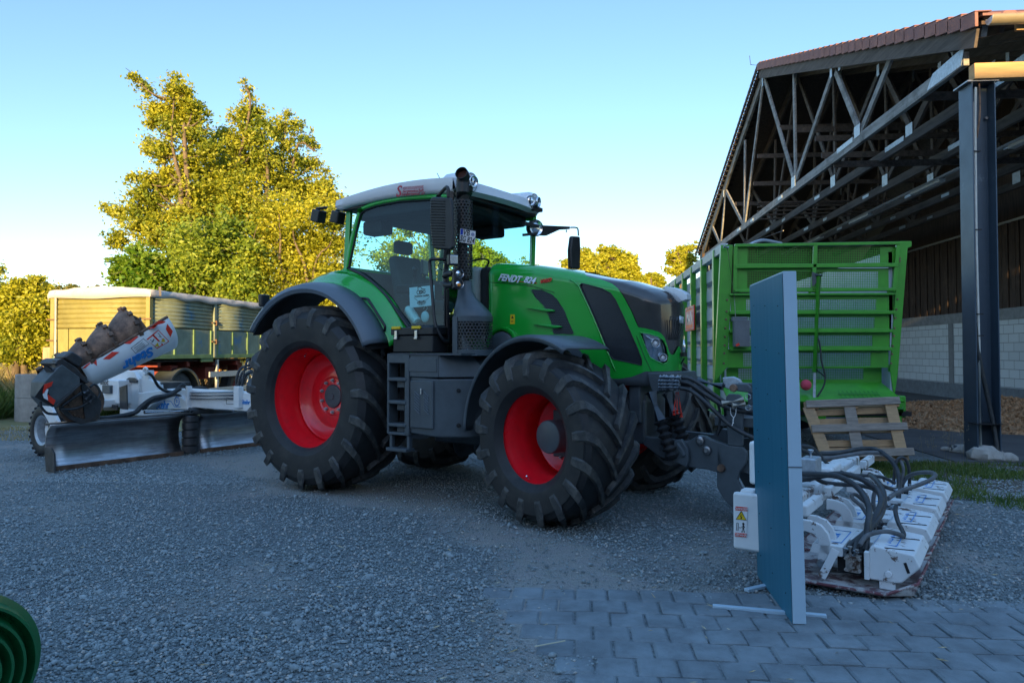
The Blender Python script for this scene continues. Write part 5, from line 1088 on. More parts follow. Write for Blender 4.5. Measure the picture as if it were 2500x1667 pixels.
for x in (700, 1225, 1770): MB().cyl(WG(x-25, 468)+V((0, -.06, 0)), WG(x+25, 466)+V((0, -.06, 0)), .02, n=10).build('hinge', G2, wg, 40)
# left side wall
M['wallgrey'] = pm('grey_steel_sheet', (.36, .42, .48), .45, .2, var=.1, scale=3)
LWG = 8.0
for k in range(7):
    z1 = 2.78-k*.30; z0 = z1-.30
    rows = [[V((.06, y, z1)), V((.02, y, z1-.02)), V((.02, y, z1-.20)), V((.09, y, z1-.25)), V((.09, y, z0))] for y in (0.05, LWG)]
    MB().grid(rows).build('side_sheet', M['wallgrey'], wg, 0, solid=.006)
ys = [.55+1.08*k for k in range(7)]
for y in ys: MB().box((-.02, y, 1.80), (.09, .12, 2.35)).build('side_post', G2, wg, bevel=.008)
MB().box((.0, LWG/2, 2.93), (.10, LWG, .13)).build('top_rail', M['galv'], wg, bevel=.006)
MB().box((0, LWG/2, .70), (.10, LWG, .20)).build('bottom_rail', G2, wg, bevel=.01)
MB().box((2.20, LWG/2, 1.80), (.05, LWG, 2.1)).box((1.1, LWG, 1.80), (2.2, .06, 2.1)).build('far_wall', M['wallgrey'], wg)
MB().box((1.25, LWG/2, .66), (2.4, LWG, .06)).build('wagon_floor', M['blackm'], wg)
b = onP(1683, 778, (1.90, 0, 0), (1, 0, 0))-WO
sg = MB().box((-.09, b.y, b.z), (.02, 1.0, .42)).build('red_sign', M['redp'], wg, bevel=.004); text('MAIN', .34, M['plate'], sg, V((-.102, b.y-.0, b.z)), (0, -1, 0), (0, 0, 1), ext=.001, bold=.004, sx=.8)
MB().tube([V((-.102, b.y-.46, b.z-.18)), V((-.102, b.y+.46, b.z-.18)), V((-.102, b.y+.46, b.z+.18)), V((-.102, b.y-.46, b.z+.18)), V((-.102, b.y-.46, b.z-.18))], .006, 4).build('sign_border', M['plate'], sg)
MB().tube([WG(800, 135, 11.6), WG(890, 105, 11.8), WG(1020, 128, 12.0)], .025, 10, 6).build('inner_hoop', M['wallgrey'], wg, 60)
for y in (4.4, 5.9):
    for x in (.25, 2.2):
        h = MB().lathe([(0, .1), (.2, .1), (.26, .14), (.28, .16)], (x, y, .55), (-1 if x < 1 else 1, 0, 0), 28).build('wheel', M['galv'], wg, 40); MB().lathe([(.27, -.2), (.42, -.22), (.53, -.2), (.55, 0), (.53, .18), (.42, .2), (.27, .17)], (x, y, .55), (-1 if x < 1 else 1, 0, 0), 40).build('tyre', M['rubber'], h, 40)
MB().bar((1.2, -.1, .62), (1.2, 1.5, .66), .22, .2).build('drawbar', G2, wg, bevel=.02)
MB().cyl(WG(1800, 1275), WG(1860, 1280), .05, n=16).box(WG(1830, 1310)+V((0, .05, 0)), (.1, .1, .28)).build('side_roller', G2, wg, 40)
br = MB(); br.ball(WG(1172, 1108)+V((0, -.12, 0)), .075, 12); bo = br.build('red_brush', pm('pink_bristles', (.55, .06, .10), .9, bump=1, bscale=120), None, 60); bo.location = WO; tag(bo, 'small round red brush beside the grey panel in front of the green wagon', 'brush')
# ================= FOAM PANEL =================
pn = thing('insulation_panel', 'tall blue grey slab standing upright on two thin metal feet on the paving', 'panel', (1.195, 4.62, 0))
nb = onG(1936, 1527); fb = onG(1850, 1409); nr = onG(1968, 1527); po = V(pn.location)
H = 1.935
q = [nb-po, V((nr.x, nb.y, 0))-po, V((fb.x+.072, fb.y, 0))-po, fb-po]
M['pblue'] = pm('panel_blue', (.018, .15, .235), .5, var=.05, scale=30, stretch=(1, 1, .05)); M['pedge'] = pm('panel_edge', (.40, .53, .62), .45, var=.03, scale=3)
tl = -.035
slab = MB().prism([q[0]+V((0, 0, .01)), q[1]+V((0, 0, .01)), q[2]+V((0, 0, .01)), q[3]+V((0, 0, .01))], (tl, 0, H)).build('slab', M['pedge'], pn, bevel=.003)
m = MB(); e = V((-.003, 0, 0)); m.add([q[0]+e+V((0, .004, .012)), q[3]+e+V((0, -.004, .012)), q[3]+e+V((tl, -.004, H)), q[0]+e+V((tl, .004, H))], [(0, 1, 2, 3)]); m.build('blue_face', M['pblue'], slab)
m = MB()
for i in range(7):
    for j in range(3):
        z_ = .14+i*.27+(.02*j); y_ = q[0].y+.12+j*.31; m.ball(V((q[0].x+(q[3].x-q[0].x)*(y_-q[0].y)/(q[3].y-q[0].y)+tl*z_/H-.005, y_, z_)), .0035, 6)
m.build('rivets', M['ink'], slab)
m = MB(); zj = .865; m.box(V(((q[0].x+q[1].x)/2+tl*zj/H, q[0].y-.002, zj)), (.076, .003, .006)); m.build('joint_line', M['greyl'], slab)
m = MB(); f1 = onG(1740, 1484)-po; f2 = onG(2018, 1509)-po; m.bar(f1+V((0, 0, .012)), f2+V((0, 0, .012)), .035, .02); m.build('foot', M['pedge'], pn, bevel=.003)
f1 = onG(1822, 1445)-po; f2 = onG(1900, 1427)-po; MB().bar(f1+V((0, 0, .012)), f2+V((0, 0, .012)), .04, .02).build('foot', M['pedge'], pn, bevel=.003)
# ================= PALLET =================
P_ = zz(1750, 950, .3827)
pal = thing('wooden_pallet', 'weathered wooden pallet leaning against the front of the green wagon', 'pallet', (3.2, 9.7, 0))
M['wood'] = pm('pallet_wood', (.40, .25, .13), .75, var=.2, scale=3, stretch=(1.5, 12, 12), bump=.3, bscale=20, dust=(.13, .11, .09), dscale=4, dthr=(.52, .75), dmax=.8)
M['woodg'] = pm('grey_pallet_wood', (.24, .20, .165), .8, var=.35, scale=3, stretch=(1.5, 12, 12), bump=.4, bscale=20)
def PQ(x, y, d=0): 
    p = onP(*P_([(x, y)])[0], (0, 9.6, .6), (0, .955, -.30)); return p-V(pal.location)+V((0, -.955, .30))*d
def plank(x0, y0, x1, y1, wz, d0, th, mat):
    a, b = PQ(x0, y0, d0), PQ(x1, y1, d0); return MB().bar(a, b, wz, th, (0, -.955, .30)).build('plank', M[mat], pal, bevel=.006)
for (xa, ya, xb, yb_) in ((555, 107, 1148, 82), (590, 262, 1195, 245), (650, 425, 1237, 405)): plank(xa, ya, xb, yb_, .095, .10, .022, 'woodg')
for (x0, y0, x1, y1) in ((570, 120, 690, 440), (830, 110, 890, 420), (1090, 100, 1165, 420)):
    a, b = PQ(x0, y0, .078), PQ(x1, y1, .078); MB().bar(a, b, .14, .022, (0, -.955, .30)).build('stringer_board', M['woodg' if x0 == 830 else 'wood'], pal, bevel=.006)
for (x, y) in ((600, 110), (850, 105), (1110, 95), (640, 262), (875, 255), (1140, 250), (690, 420), (905, 415), (1165, 408)):
    p = PQ(x, y, .03); MB().box(p, (.14, .10, .10), Matrix.Rotation(R(-17), 3, 'X')).build('block', M['wood'], pal, bevel=.005)
for (x0, y0, x1, y1) in ((560, 100, 1145, 88), (580, 150, 1150, 128), (600, 210, 1165, 196), (625, 262, 1185, 252), (640, 345, 1200, 340), (660, 395, 1215, 385), (680, 440, 1230, 428)): plank(x0, y0, x1, y1, .085, -.03, .022, 'wood')
# ================= CONCRETE RINGS, TIMBER =================
c1 = onG(70, 1030); 
M['conc'] = pm('concrete', (.30, .285, .26), .85, var=.2, scale=5, bump=.2, bscale=60, dust=(.14, .13, .12), dscale=2, dthr=(.55, .8), dmax=.6)
for k in (0, 1):
    o = MB().lathe([(.5, 0), (.605, 0), (.605, .50), (.5, .50), (.5, 0)], (0, 0, 0), (0, 0, 1), 56).build('concrete_ring', M['conc'], None, 40, bevel=.008)
    o.location = c1+V((0, .55, .505*k)); tag(o, ['round concrete shaft ring standing on the ground left of the grader wheel', 'round concrete shaft ring stacked on top of another one left of the grader'][k], 'concrete ring', 'stacked concrete rings')
o = MB().box((0, 0, .8), (.26, .2, 1.6)).build('timber_post', pm('raw_timber', (.42, .29, .17), .8, var=.2, scale=3, stretch=(8, 8, 1)), None, bevel=.01); p = onD(122, 1000, 17.0); o.location = (p.x, p.y, 0); tag(o, 'square raw timber standing between the concrete rings and the olive trailer', 'timber')
# ================= GREEN RIBBED ROLLER in the corner =================
rl = thing('ribbed_roller', 'green ribbed metal roller cut off by the lower left corner of the picture', 'roller', (0, 0, 0))
rp = onD(-100, 1640, 2.75); rl.location = (rp.x, rp.y, 0)
axr = (CR*.80-CF*.6).normalized()
GR = pm('dark_green_paint', (.006, .11, .035), .3, var=.2, scale=6, coat=.3)
prof = [(.0, .06), (.10, .05)]
prof = [(.06, .02), (.09, .02)]
for k in range(4):
    r = .10+k*.046; prof += [(r, -.02-k*.012), (r+.012, .05-k*.014), (r+.022, .05-k*.014), (r+.034, -.02-k*.012)]
prof += [(.295, -.06), (.295, -.30), (.2, -.32)]
MB().lathe(prof, V((0, 0, .295)), axr, 64).build('ribbed_drum', GR, rl, 50)
MB().lathe([(0, .12), (.03, .12), (.035, .11), (.06, .08), (.075, .02)], V((0, 0, .295)), axr, 24).build('hub_cap', GR, rl, 40)
MB().lathe([(0, .14), (.015, .14), (.018, .12)], V((0, 0, .295)), axr, 6).build('hub_bolt', M['galv'], rl)
# ================= BARN =================
bn = thing('barn', 'large open timber barn with nailed roof trusses, red roof tiles and steel posts', 'barn', (5.5, 10.9, 0))
BO = V(bn.location); Z6 = zz(1700, 0, .4082)
def BP(x, y, X=5.5): return onP(*Z6([(x, y)])[0], (X, 0, 0), (1, 0, 0))-BO
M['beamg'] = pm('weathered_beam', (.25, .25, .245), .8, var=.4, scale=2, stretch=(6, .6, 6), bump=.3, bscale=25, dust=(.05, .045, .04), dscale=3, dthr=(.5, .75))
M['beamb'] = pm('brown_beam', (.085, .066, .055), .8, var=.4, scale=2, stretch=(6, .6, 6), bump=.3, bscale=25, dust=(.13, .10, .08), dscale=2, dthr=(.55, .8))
M['beaml'] = pm('eave_timber', (.42, .28, .13), .7, var=.2, scale=2, stretch=(.6, 6, 6))
M['tile'] = pm('clay_tile', (.20, .095, .08), .75, var=.3, scale=4, bump=.3, bscale=30, dust=(.20, .11, .12), dscale=2, dthr=(.4, .7))
M['boards'] = pm('dark_boards', (.055, .035, .026), .85, var=.5, scale=4, stretch=(6, 6, .4), dust=(.16, .11, .08), dscale=1.5, dthr=(.55, .8), dmax=.7)
ZC = 5.67; YN, YF = .2, 22.3
tm = {'bottom': [((150, 1462), (900, 880)), ((900, 880), (1600, 345))],
      'web': [((408, 470), (590, 1090)), ((585, 440), (595, 1080)), ((815, 440), (600, 1070)), ((835, 430), (980, 790)), ((1168, 340), (985, 790)), ((400, 490), (290, 1340)), ((292, 840), (287, 1340)), ((180, 1145), (283, 1345)), ((175, 1160), (147, 1450)), ((98, 1360), (140, 1455))],
      'plates': [(405, 480, .25, .75), (818, 430, .22, .5), (868, 378, .2, .6), (590, 1090, .55, .55), (900, 872, 1.5, .20), (975, 785, .5, .45), (510, 1185, .7, .16), (340, 1318, .6, .16), (260, 1375, .8, .18), (170, 1160, .2, .5)]}
def truss(X, mat, near=False):
    m = MB(); 
    a = BP(1668, 245); 
    a = V((0, -.3, ZC+.02)); b = V((0, 22.0, ZC+.02))
    m.bar((0, YN-.15, ZC), (0, YF-.4, ZC), .08, .20)
    apex = V((0, BP(408, 440).y, BP(408, 440).z)); eav = V((0, -.45, ZC+.25)); eav2 = V((0, YF+.9, ZC+.05))
    m.bar(eav, apex, .08, .28); m.bar(apex, eav2, .08, .26)
    if near:
        for p, q in tm['web']: m.bar(BP(*p), BP(*q), .05, .15)
    else:
        for p, q in tm['web']: m.bar(BP(*p), BP(*q), .05, .14)
    t = m.build('roof_truss', mat, bn, bevel=.006)
    g = MB()
    for x, y, w, h in tm['plates']:
        c = BP(x, y); 
        g.box(V((-.045, c.y, c.z)), (.006, w*.6, h*.5))
    g.prism([V((-.045, .10, ZC-.08)), V((-.045, 1.15, ZC-.08)), V((-.045, .95, ZC+.12)), V((-.045, .0, ZC+.16))], (-.006, 0, 0))
    g.build('nail_plates', M['galv'], t)
    t.location = (X, 0, 0); return t
XS = [.0, .98, 2.25, 3.35, 4.3, 5.4]
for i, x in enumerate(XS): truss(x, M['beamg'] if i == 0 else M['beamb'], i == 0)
apx = BP(408, 440); RZ = apx.z+.14; RY = apx.y
def slope(y):   # underside of roof at depth y
    return RZ-(RZ-(ZC+.24))*(abs(y-RY)/(RY+.45 if y < RY else (YF+.9-RY)))
X0, X1_ = -.22, 7.2
roofm = MB()
roofm.prism([V((X0+.12, -.55, slope(-.55)+.02)), V((X0+.12, RY, RZ+.02)), V((X0+.12, YF+1.0, slope(YF+1.0)+.02)), V((X0+.12, YF+1.0, slope(YF+1.0)+.07)), V((X0+.12, RY, RZ+.08)), V((X0+.12, -.55, slope(-.55)+.07))], (X1_-X0-.12, 0, 0))
rf = roofm.build('roof_deck', M['boards'], bn)
# tiles: courses stepping up both slopes
m = MB(); nT = 34; 
for s in (0, 1):
    ya, yb3 = (-.62, RY) if s == 0 else (YF+1.1, RY)
    n = nT if s == 0 else 38
    for i in range(n):
        y0 = ya+(yb3-ya)*i/n; y1 = ya+(yb3-ya)*(i+1)/n+(.06 if s == 0 else -.06)
        a = V((X0+.1, y0, slope(y0)+.135)); b = V((X0+.1, y1, slope(y1)+.10)); L_ = X1_-X0
        m.prism([a, b, b+V((0, 0, .035)), a+V((0, 0, .035))], (L_, 0, 0))
m.build('roof_tiles', M['tile'], rf)
m = MB()
for i in range(nT):
    ya, yb3 = -.62, RY; y0 = ya+(yb3-ya)*i/nT; y1 = ya+(yb3-ya)*(i+1)/nT+.04
    a = V((X0, y0, slope(y0)+.19)); b = V((X0, y1, slope(y1)+.15)); m.prism([a, b, b+V((0, 0, -.20)), a+V((0, 0, -.20))], (.045, 0, 0)); m.prism([a, b, b+V((0, 0, .02)), a+V((0, 0, .02))], (.22, 0, 0))
m.build('verge_tiles', M['tile'], rf, bevel=.012)
m = MB()
for i in range(38):
    ya, yb3 = YF+1.1, RY; y0 = ya+(yb3-ya)*i/38; y1 = ya+(yb3-ya)*(i+1)/38
    a = V((X0, y0, slope(y0)+.15)); b = V((X0, y1, slope(y1)+.13)); m.prism([a, b, b+V((0, 0, -.12)), a+V((0, 0, -.12))], (.045, 0, 0))
    m.box((X0+.25, (y0+y1)/2, slope((y0+y1)/2)-.02), (.5, .04, .03))
m.build('verge_battens', M['blackm'], rf)
m = MB()
for i in range(26): m.prism([V((X0+.3+i*.30, -.66, slope(-.6)+.10)), V((X0+.3+i*.30+.26, -.66, slope(-.6)+.10)), V((X0+.3+i*.30+.20, -.66, slope(-.6)+.17)), V((X0+.3+i*.30+.06, -.66, slope(-.6)+.17))], (0, .5, .22))
m.build('eave_tiles', M['tile'], rf, bevel=.02)
# bargeboard, gutter, eave timbers
MB().bar(V((X0+.08, -.5, slope(-.5)-.16)), V((X0+.08, RY, RZ-.16)), .04, .24).build('bargeboard', M['beamb'], bn)
gz = slope(-.6)+.04
X0g = X0+.12; rows = [[V((x, -.74+math.cos(a)*.09, gz+math.sin(a)*.09)) for a in np.linspace(R(170), R(370), 12)] for x in (X0g, X1_)]
gu = MB().grid(rows).build('gutter', pm('zinc_gutter', (.50, .40, .24), .4, .5, var=.1), bn, 60, solid=.006)
MB().prism([V((X0g, -.74+math.cos(a)*.09, gz+math.sin(a)*.09)) for a in np.linspace(R(180), R(360), 12)], (-.006, 0, 0)).build('gutter_end', M['galv'], gu)
for x in (.45, 1.6): rows = [[V((xx, -.74+math.cos(a)*.096, gz+math.sin(a)*.096)) for a in np.linspace(R(175), R(365), 12)] for xx in (x, x+.04)]; MB().grid(rows).build('gutter_bracket', M['galv'], gu, 60, solid=.006)
m = MB(); m.bar((.30, -.60, 5.84), (X1_, -.60, 5.84), .05, .13); m.build('fascia_board', M['beaml'], bn)
m = MB(); m.bar((-.02, -.12, 5.40), (X1_, -.12, 5.40), .16, .22); m.build('eave_beam', M['beaml'], bn, bevel=.008)
m = MB()
for x in np.arange(.3, 7, .5): m.bar((x, -.30, ZC+.27), (x, .9, ZC+.60), .06, .12)
m.build('rafter_ends', M['beamb'], bn)
# H-section post with conduit
pz = 5.27
def post(x, y, base=True):
    p = MB(); p.box((x-.0, y, pz/2), (.016, .36, pz)); p.box((x+.30, y, pz/2), (.016, .36, pz)); p.box((x+.15, y+.02, pz/2), (.29, .012, pz))
    return p.build('steel_post', pm('post_paint', (.055, .085, .12), .42, .3, var=.12, scale=2, dust=(.22, .28, .32), dscale=2.2, dthr=(.63, .72), dmax=.6), bn, bevel=.003)
yp = 0.05; xp = -.02
pst = post(xp, yp)
for yy in (22.0,): post(0, yy)
MB().tube([(xp+.06, yp-.13, .05), (xp+.06, yp-.13, 1.5), (xp+.045, yp-.13, 3.0), (xp+.06, yp-.12, 4.75), (xp+.06, yp-.15, 5.2)], .018, 8).build('conduit', pm('conduit_white', (.6, .6, .55), .5), pst, 60)
MB().tube([(xp+.03, yp-.14, 1.9), (xp+.02, yp-.14, 3.0), (xp+.03, yp-.14, 5.0)], .006, 6).build('thin_cable', pm('cable_grey', (.4, .4, .4), .5), pst, 60)
MB().tube([(xp+.12, yp-.10, 5.5), (xp+.12, yp-.14, 4.9), (xp+.09, yp-.10, 4.5)], .014, 8, 4).build('lightning_wire', M['rust'], pst, 60)
MB().tube([(xp+.02, yp-.1, 2.05), (xp+.05, yp-.12, 1.5), (xp+.16, yp-.12, .9), (xp+.24, yp-.14, .4), (xp+.25, yp-.2, .0)], .03, 10, 5).build('black_pipe', M['hose'], pst, 60)
m = MB()
for z_ in (.12, .50, 1.72, 2.02, 3.2, 4.3): m.box((xp+.06, yp-.135, z_), (.10, .05, .015))
m.box((xp+.14, yp-.1, .5), (.34, .25, .012)); m.build('cable_ties', M['ink'], pst)
m = MB(); m.lathe([(0, .02), (.02, .02), (.022, 0)], (xp+.03, yp-.02, 4.8), (0, -1, 0), 8); m.lathe([(0, .02), (.02, .02), (.022, 0)], (xp+.26, yp-.02, 4.8), (0, -1, 0), 8); m.box((xp+.14, yp, pz+.01), (.42, .4, .02)); m.build('post_bolts', M['steel'], pst)
# longitudinal battens and loose timbers up in the trusses
m = MB()
for (x, y) in ((500, 765), (590, 780), (365, 935), (340, 1100), (235, 1220), (1340, 580), (750, 930), (710, 830), (820, 985)):
    p = BP(x, y); m.bar((-.0, p.y, p.z), (6.4, p.y, p.z), .05, .13)
for k in range(5): p = BP(330+k*12, 1215+k*14); m.bar((.2, p.y+.3*k, p.z), (5.4, p.y+.4*k, p.z+.05*k), .12, .04)
m.build('longitudinal_battens', M['beamb'], bn)
# strip lights and cable tray
m = MB(); m.bar((2.75, 1.5, ZC-.18), (2.75, 20, ZC-.18), .06, .05); tray = m.build('cable_tray', M['galv'], bn)
for y in (3.2, 7.4, 11.6, 15.8): MB().box((2.75, y, ZC-.26), (.14, 1.5, .07)).build('strip_light', pm('strip_light_cover', (.55, .58, .58), .4), bn, bevel=.01)
# gable end walls on the far side (X = 12): blockwork below, boards above
BW = 6.5
def brick_mat():
    m = bpy.data.materials.new('white_blocks'); m.use_nodes = True; nt = m.node_tree; L = nt.links; b = nt.nodes['Principled BSDF']
    tc = _n(nt, 'ShaderNodeTexCoord'); sp = _n(nt, 'ShaderNodeSeparateXYZ'); cb = _n(nt, 'ShaderNodeCombineXYZ'); L.new(tc.outputs['Object'], sp.inputs[0]); L.new(sp.outputs[1], cb.inputs[0]); L.new(sp.outputs[2], cb.inputs[1])
    br = _n(nt, 'ShaderNodeTexBrick'); br.offset = 0.5; br.inputs['Color1'].default_value = (.62, .66, .68, 1); br.inputs['Color2'].default_value = (.54, .58, .60, 1); br.inputs['Mortar'].default_value = (.17, .18, .19, 1); br.inputs['Scale'].default_value = 1; br.inputs['Mortar Size'].default_value = .008; br.inputs['Brick Width'].default_value = .50; br.inputs['Row Height'].default_value = .25
    L.new(cb.outputs[0], br.inputs['Vector']); L.new(br.outputs['Color'], b.inputs['Base Color']); b.inputs['Roughness'].default_value = .7
    bp = _n(nt, 'ShaderNodeBump'); bp.inputs['Strength'].default_value = .5; bp.inputs['Distance'].default_value = .01; bp.invert = True; L.new(br.outputs['Fac'], bp.inputs['Height']); L.new(bp.outputs[0], b.inputs['Normal']); return m
MB().box((BW+.1, 11, 1.2), (.2, 22.6, 2.4)).build('block_wall', brick_mat(), bn)
MB().box((BW+.09, 11, .24), (.24, 22.6, .48)).build('wall_plinth', pm('grey_plinth', (.16, .18, .20), .8, var=.2), bn)
MB().box((BW+.09, 11, 2.56), (.24, 22.6, .32)).build('ring_beam', pm('grey_ring_beam', (.22, .23, .24), .8, var=.2), bn)
m = MB()
for y in (4.6, 9.4, 14.2, 18.4): m.box((BW+.09, y, 1.45), (.23, .30, 1.94))
m.build('wall_pillars', pm('grey_pillar', (.20, .21, .22), .8), bn)
m = MB(); yy = -.4; 
while yy < 22.4:
    m.box((BW+(.03 if int(yy*7) % 2 else .0), yy+.09, 3.92), (.03, .16, 2.40)); yy += .18
m.build('board_cladding', M['boards'], bn)
MB().box((BW-.01, 11, 5.14), (.05, 22.6, .06)).build('cladding_rail', M['galv'], bn)
m = MB(); m.prism([V((BW+.05, -.4, 5.1)), V((BW+.05, 22.6, 5.1)), V((BW+.05, RY, RZ-.1))], (.05, 0, 0)); m.box((3.6, 22.5, 3.1), (7.3, .1, 6.4)); m.box((BW+.14, 11, 4.0), (.02, 23, 2.6)); m.build('upper_cladding', M['boards'], bn)
MB().tube([BP(365, 392), BP(325, 388), BP(318, 335)], .012, 5).build('lightning_rod', M['steel'], bn)
MB().tube([BP(300, 1460), BP(520, 1380)], .01).build('guy_wire', M['steel'], bn)
# ================= GROUND =================
def setting(o): o['kind'] = 'structure'; return o
def gravel_mat():
    m = bpy.data.materials.new('gravel'); m.use_nodes = True; nt = m.node_tree; L = nt.links; b = nt.nodes['Principled BSDF']
    tc = _n(nt, 'ShaderNodeTexCoord'); P = tc.outputs['Object']
    vo = _n(nt, 'ShaderNodeTexVoronoi'); vo.inputs['Scale'].default_value = 42; L.new(P, vo.inputs['Vector'])
    v2 = _n(nt, 'ShaderNodeTexVoronoi'); v2.inputs['Scale'].default_value = 95; L.new(P, v2.inputs['Vector'])
    n1 = _n(nt, 'ShaderNodeTexNoise'); n1.inputs['Scale'].default_value = .55; n1.inputs['Detail'].default_value = 6; L.new(P, n1.inputs['Vector'])
    n2 = _n(nt, 'ShaderNodeTexNoise'); n2.inputs['Scale'].default_value = 7; n2.inputs['Detail'].default_value = 8; L.new(P, n2.inputs['Vector'])
    cr = _n(nt, 'ShaderNodeValToRGB'); cr.color_ramp.elements[0].color = (.10, .125, .132, 1); cr.color_ramp.elements[1].color = (.26, .305, .315, 1); L.new(vo.outputs['Color'], cr.inputs[0])
    at = _n(nt, 'ShaderNodeAttribute'); at.attribute_name = 'dust'; n9 = _n(nt, 'ShaderNodeMath', operation='MULTIPLY_ADD'); n9.inputs[1].default_value = .5; L.new(n2.outputs[0], n9.inputs[0]); L.new(at.outputs['Fac'], n9.inputs[2]); mr = _n(nt, 'ShaderNodeMapRange'); mr.inputs[1].default_value = .35; mr.inputs[2].default_value = .95; L.new(n9.outputs[0], mr.inputs[0])
    mx = _n(nt, 'ShaderNodeMix', data_type='RGBA'); mx.inputs[7].default_value = (.36, .35, .325, 1); L.new(cr.outputs[0], mx.inputs[6])
    mm = _n(nt, 'ShaderNodeMath', operation='MULTIPLY'); L.new(mr.outputs[0], mm.inputs[0]); mm.inputs[1].default_value = .8; L.new(mm.outputs[0], mx.inputs[0])
    m3 = _n(nt, 'ShaderNodeMix', data_type='RGBA', blend_type='MULTIPLY'); m3.inputs[0].default_value = .25; L.new(mx.outputs[2], m3.inputs[6]); L.new(n2.outputs['Color'], m3.inputs[7])
    br = _n(nt, 'ShaderNodeMix', data_type='RGBA', blend_type='MIX'); br.inputs[0].default_value = .5; L.new(mx.outputs[2], br.inputs[6]); L.new(m3.outputs[2], br.inputs[7])
    L.new(br.outputs[2], b.inputs['Base Color']); b.inputs['Roughness'].default_value = .85
    ad = _n(nt, 'ShaderNodeMath', operation='ADD'); L.new(vo.outputs['Distance'], ad.inputs[0]); L.new(v2.outputs['Distance'], ad.inputs[1])
    bp = _n(nt, 'ShaderNodeBump'); bp.inputs['Strength'].default_value = .9; bp.inputs['Distance'].default_value = .018; bp.invert = True; L.new(ad.outputs[0], bp.inputs['Height']); L.new(bp.outputs[0], b.inputs['Normal'])
    return m
GM = gravel_mat()
def vnoise(x, y, seed=0):
    xi, yi = np.floor(x).astype(int), np.floor(y).astype(int); fx, fy = x-xi, y-yi; fx = fx*fx*(3-2*fx); fy = fy*fy*(3-2*fy)
    h = lambda a, b: (np.sin(a*127.1+b*311.7+seed*74.7)*43758.5453) % 1
    return (h(xi, yi)*(1-fx)+h(xi+1, yi)*fx)*(1-fy)+(h(xi, yi+1)*(1-fx)+h(xi+1, yi+1)*fx)*fy
def fbm(x, y, seed=0): return sum(vnoise(x*2**k, y*2**k, seed+k)/2**k for k in range(5))/1.94
PATH = [(-4.6, 9.6), (-2.6, 7.9), (-.8, 6.3), (-.1, 4.9), (-.15, 3.6), (0, 2)]
def dustf(x, y):
    d = np.full(np.shape(x), 9.)
    for (ax_, ay), (bx_, by) in zip(PATH, PATH[1:]):
        vx, vy = bx_-ax_, by-ay; t_ = np.clip(((x-ax_)*vx+(y-ay)*vy)/(vx*vx+vy*vy), 0, 1); d = np.minimum(d, np.hypot(x-ax_-t_*vx, y-ay-t_*vy))
    n = fbm(x*.9, y*.9, 3); return np.clip(np.exp(-(d/.50)**2)*1.15+(n-.52)*2.6, 0, 1)
gx = np.concatenate([[-400, -100, -40, -20], np.arange(-12, 9, .11), [12, 20, 40, 100, 400]]); gy = np.concatenate([[-60, -20, 0], np.arange(2, 17, .11), [20, 30, 60, 150, 600]])
XX, YY = np.meshgrid(gx, gy, indexing='ij'); ix = np.arange(XX.size).reshape(XX.shape)
q_ = np.stack([ix[:-1, :-1], ix[1:, :-1], ix[1:, 1:], ix[:-1, 1:]], -1).reshape(-1, 4)
near = (XX > -12) & (XX < 9) & (YY > 2) & (YY < 17)
ZZ = np.where(near, (fbm(XX*1.7, YY*1.7, 9)-.5)*.022-.006, -.006); ZZ = np.where((YY < 4.9) & (XX > -.6), -.004, ZZ); ZZ = np.where((YY > 10) & (XX > 4), -.01, ZZ)
gnd = setting(numesh('gravel_ground', np.stack([XX.ravel(), YY.ravel(), ZZ.ravel()], 1), q_, GM, None, 60))
at_ = gnd.data.attributes.new('dust', 'FLOAT', 'POINT'); at_.data.foreach_set('value', np.where((YY < 4.65) & (XX > -.1), -.5, dustf(XX, YY)).ravel().astype(np.float32))
STN = [pm('stone_a', (.145, .18, .19), .8, var=.4, scale=20), pm('stone_b', (.23, .27, .28), .8, var=.35, scale=20), pm('stone_c', (.40, .375, .34), .85, var=.2, scale=20)]
def onpav(x, y): return (x > -.18-.35*(y-3.6)+.12*np.sin(y*9)+.16*(np.floor((y)/.205) % 2)) & (y < 4.62-.02*x+.0) & (y > 2.0)
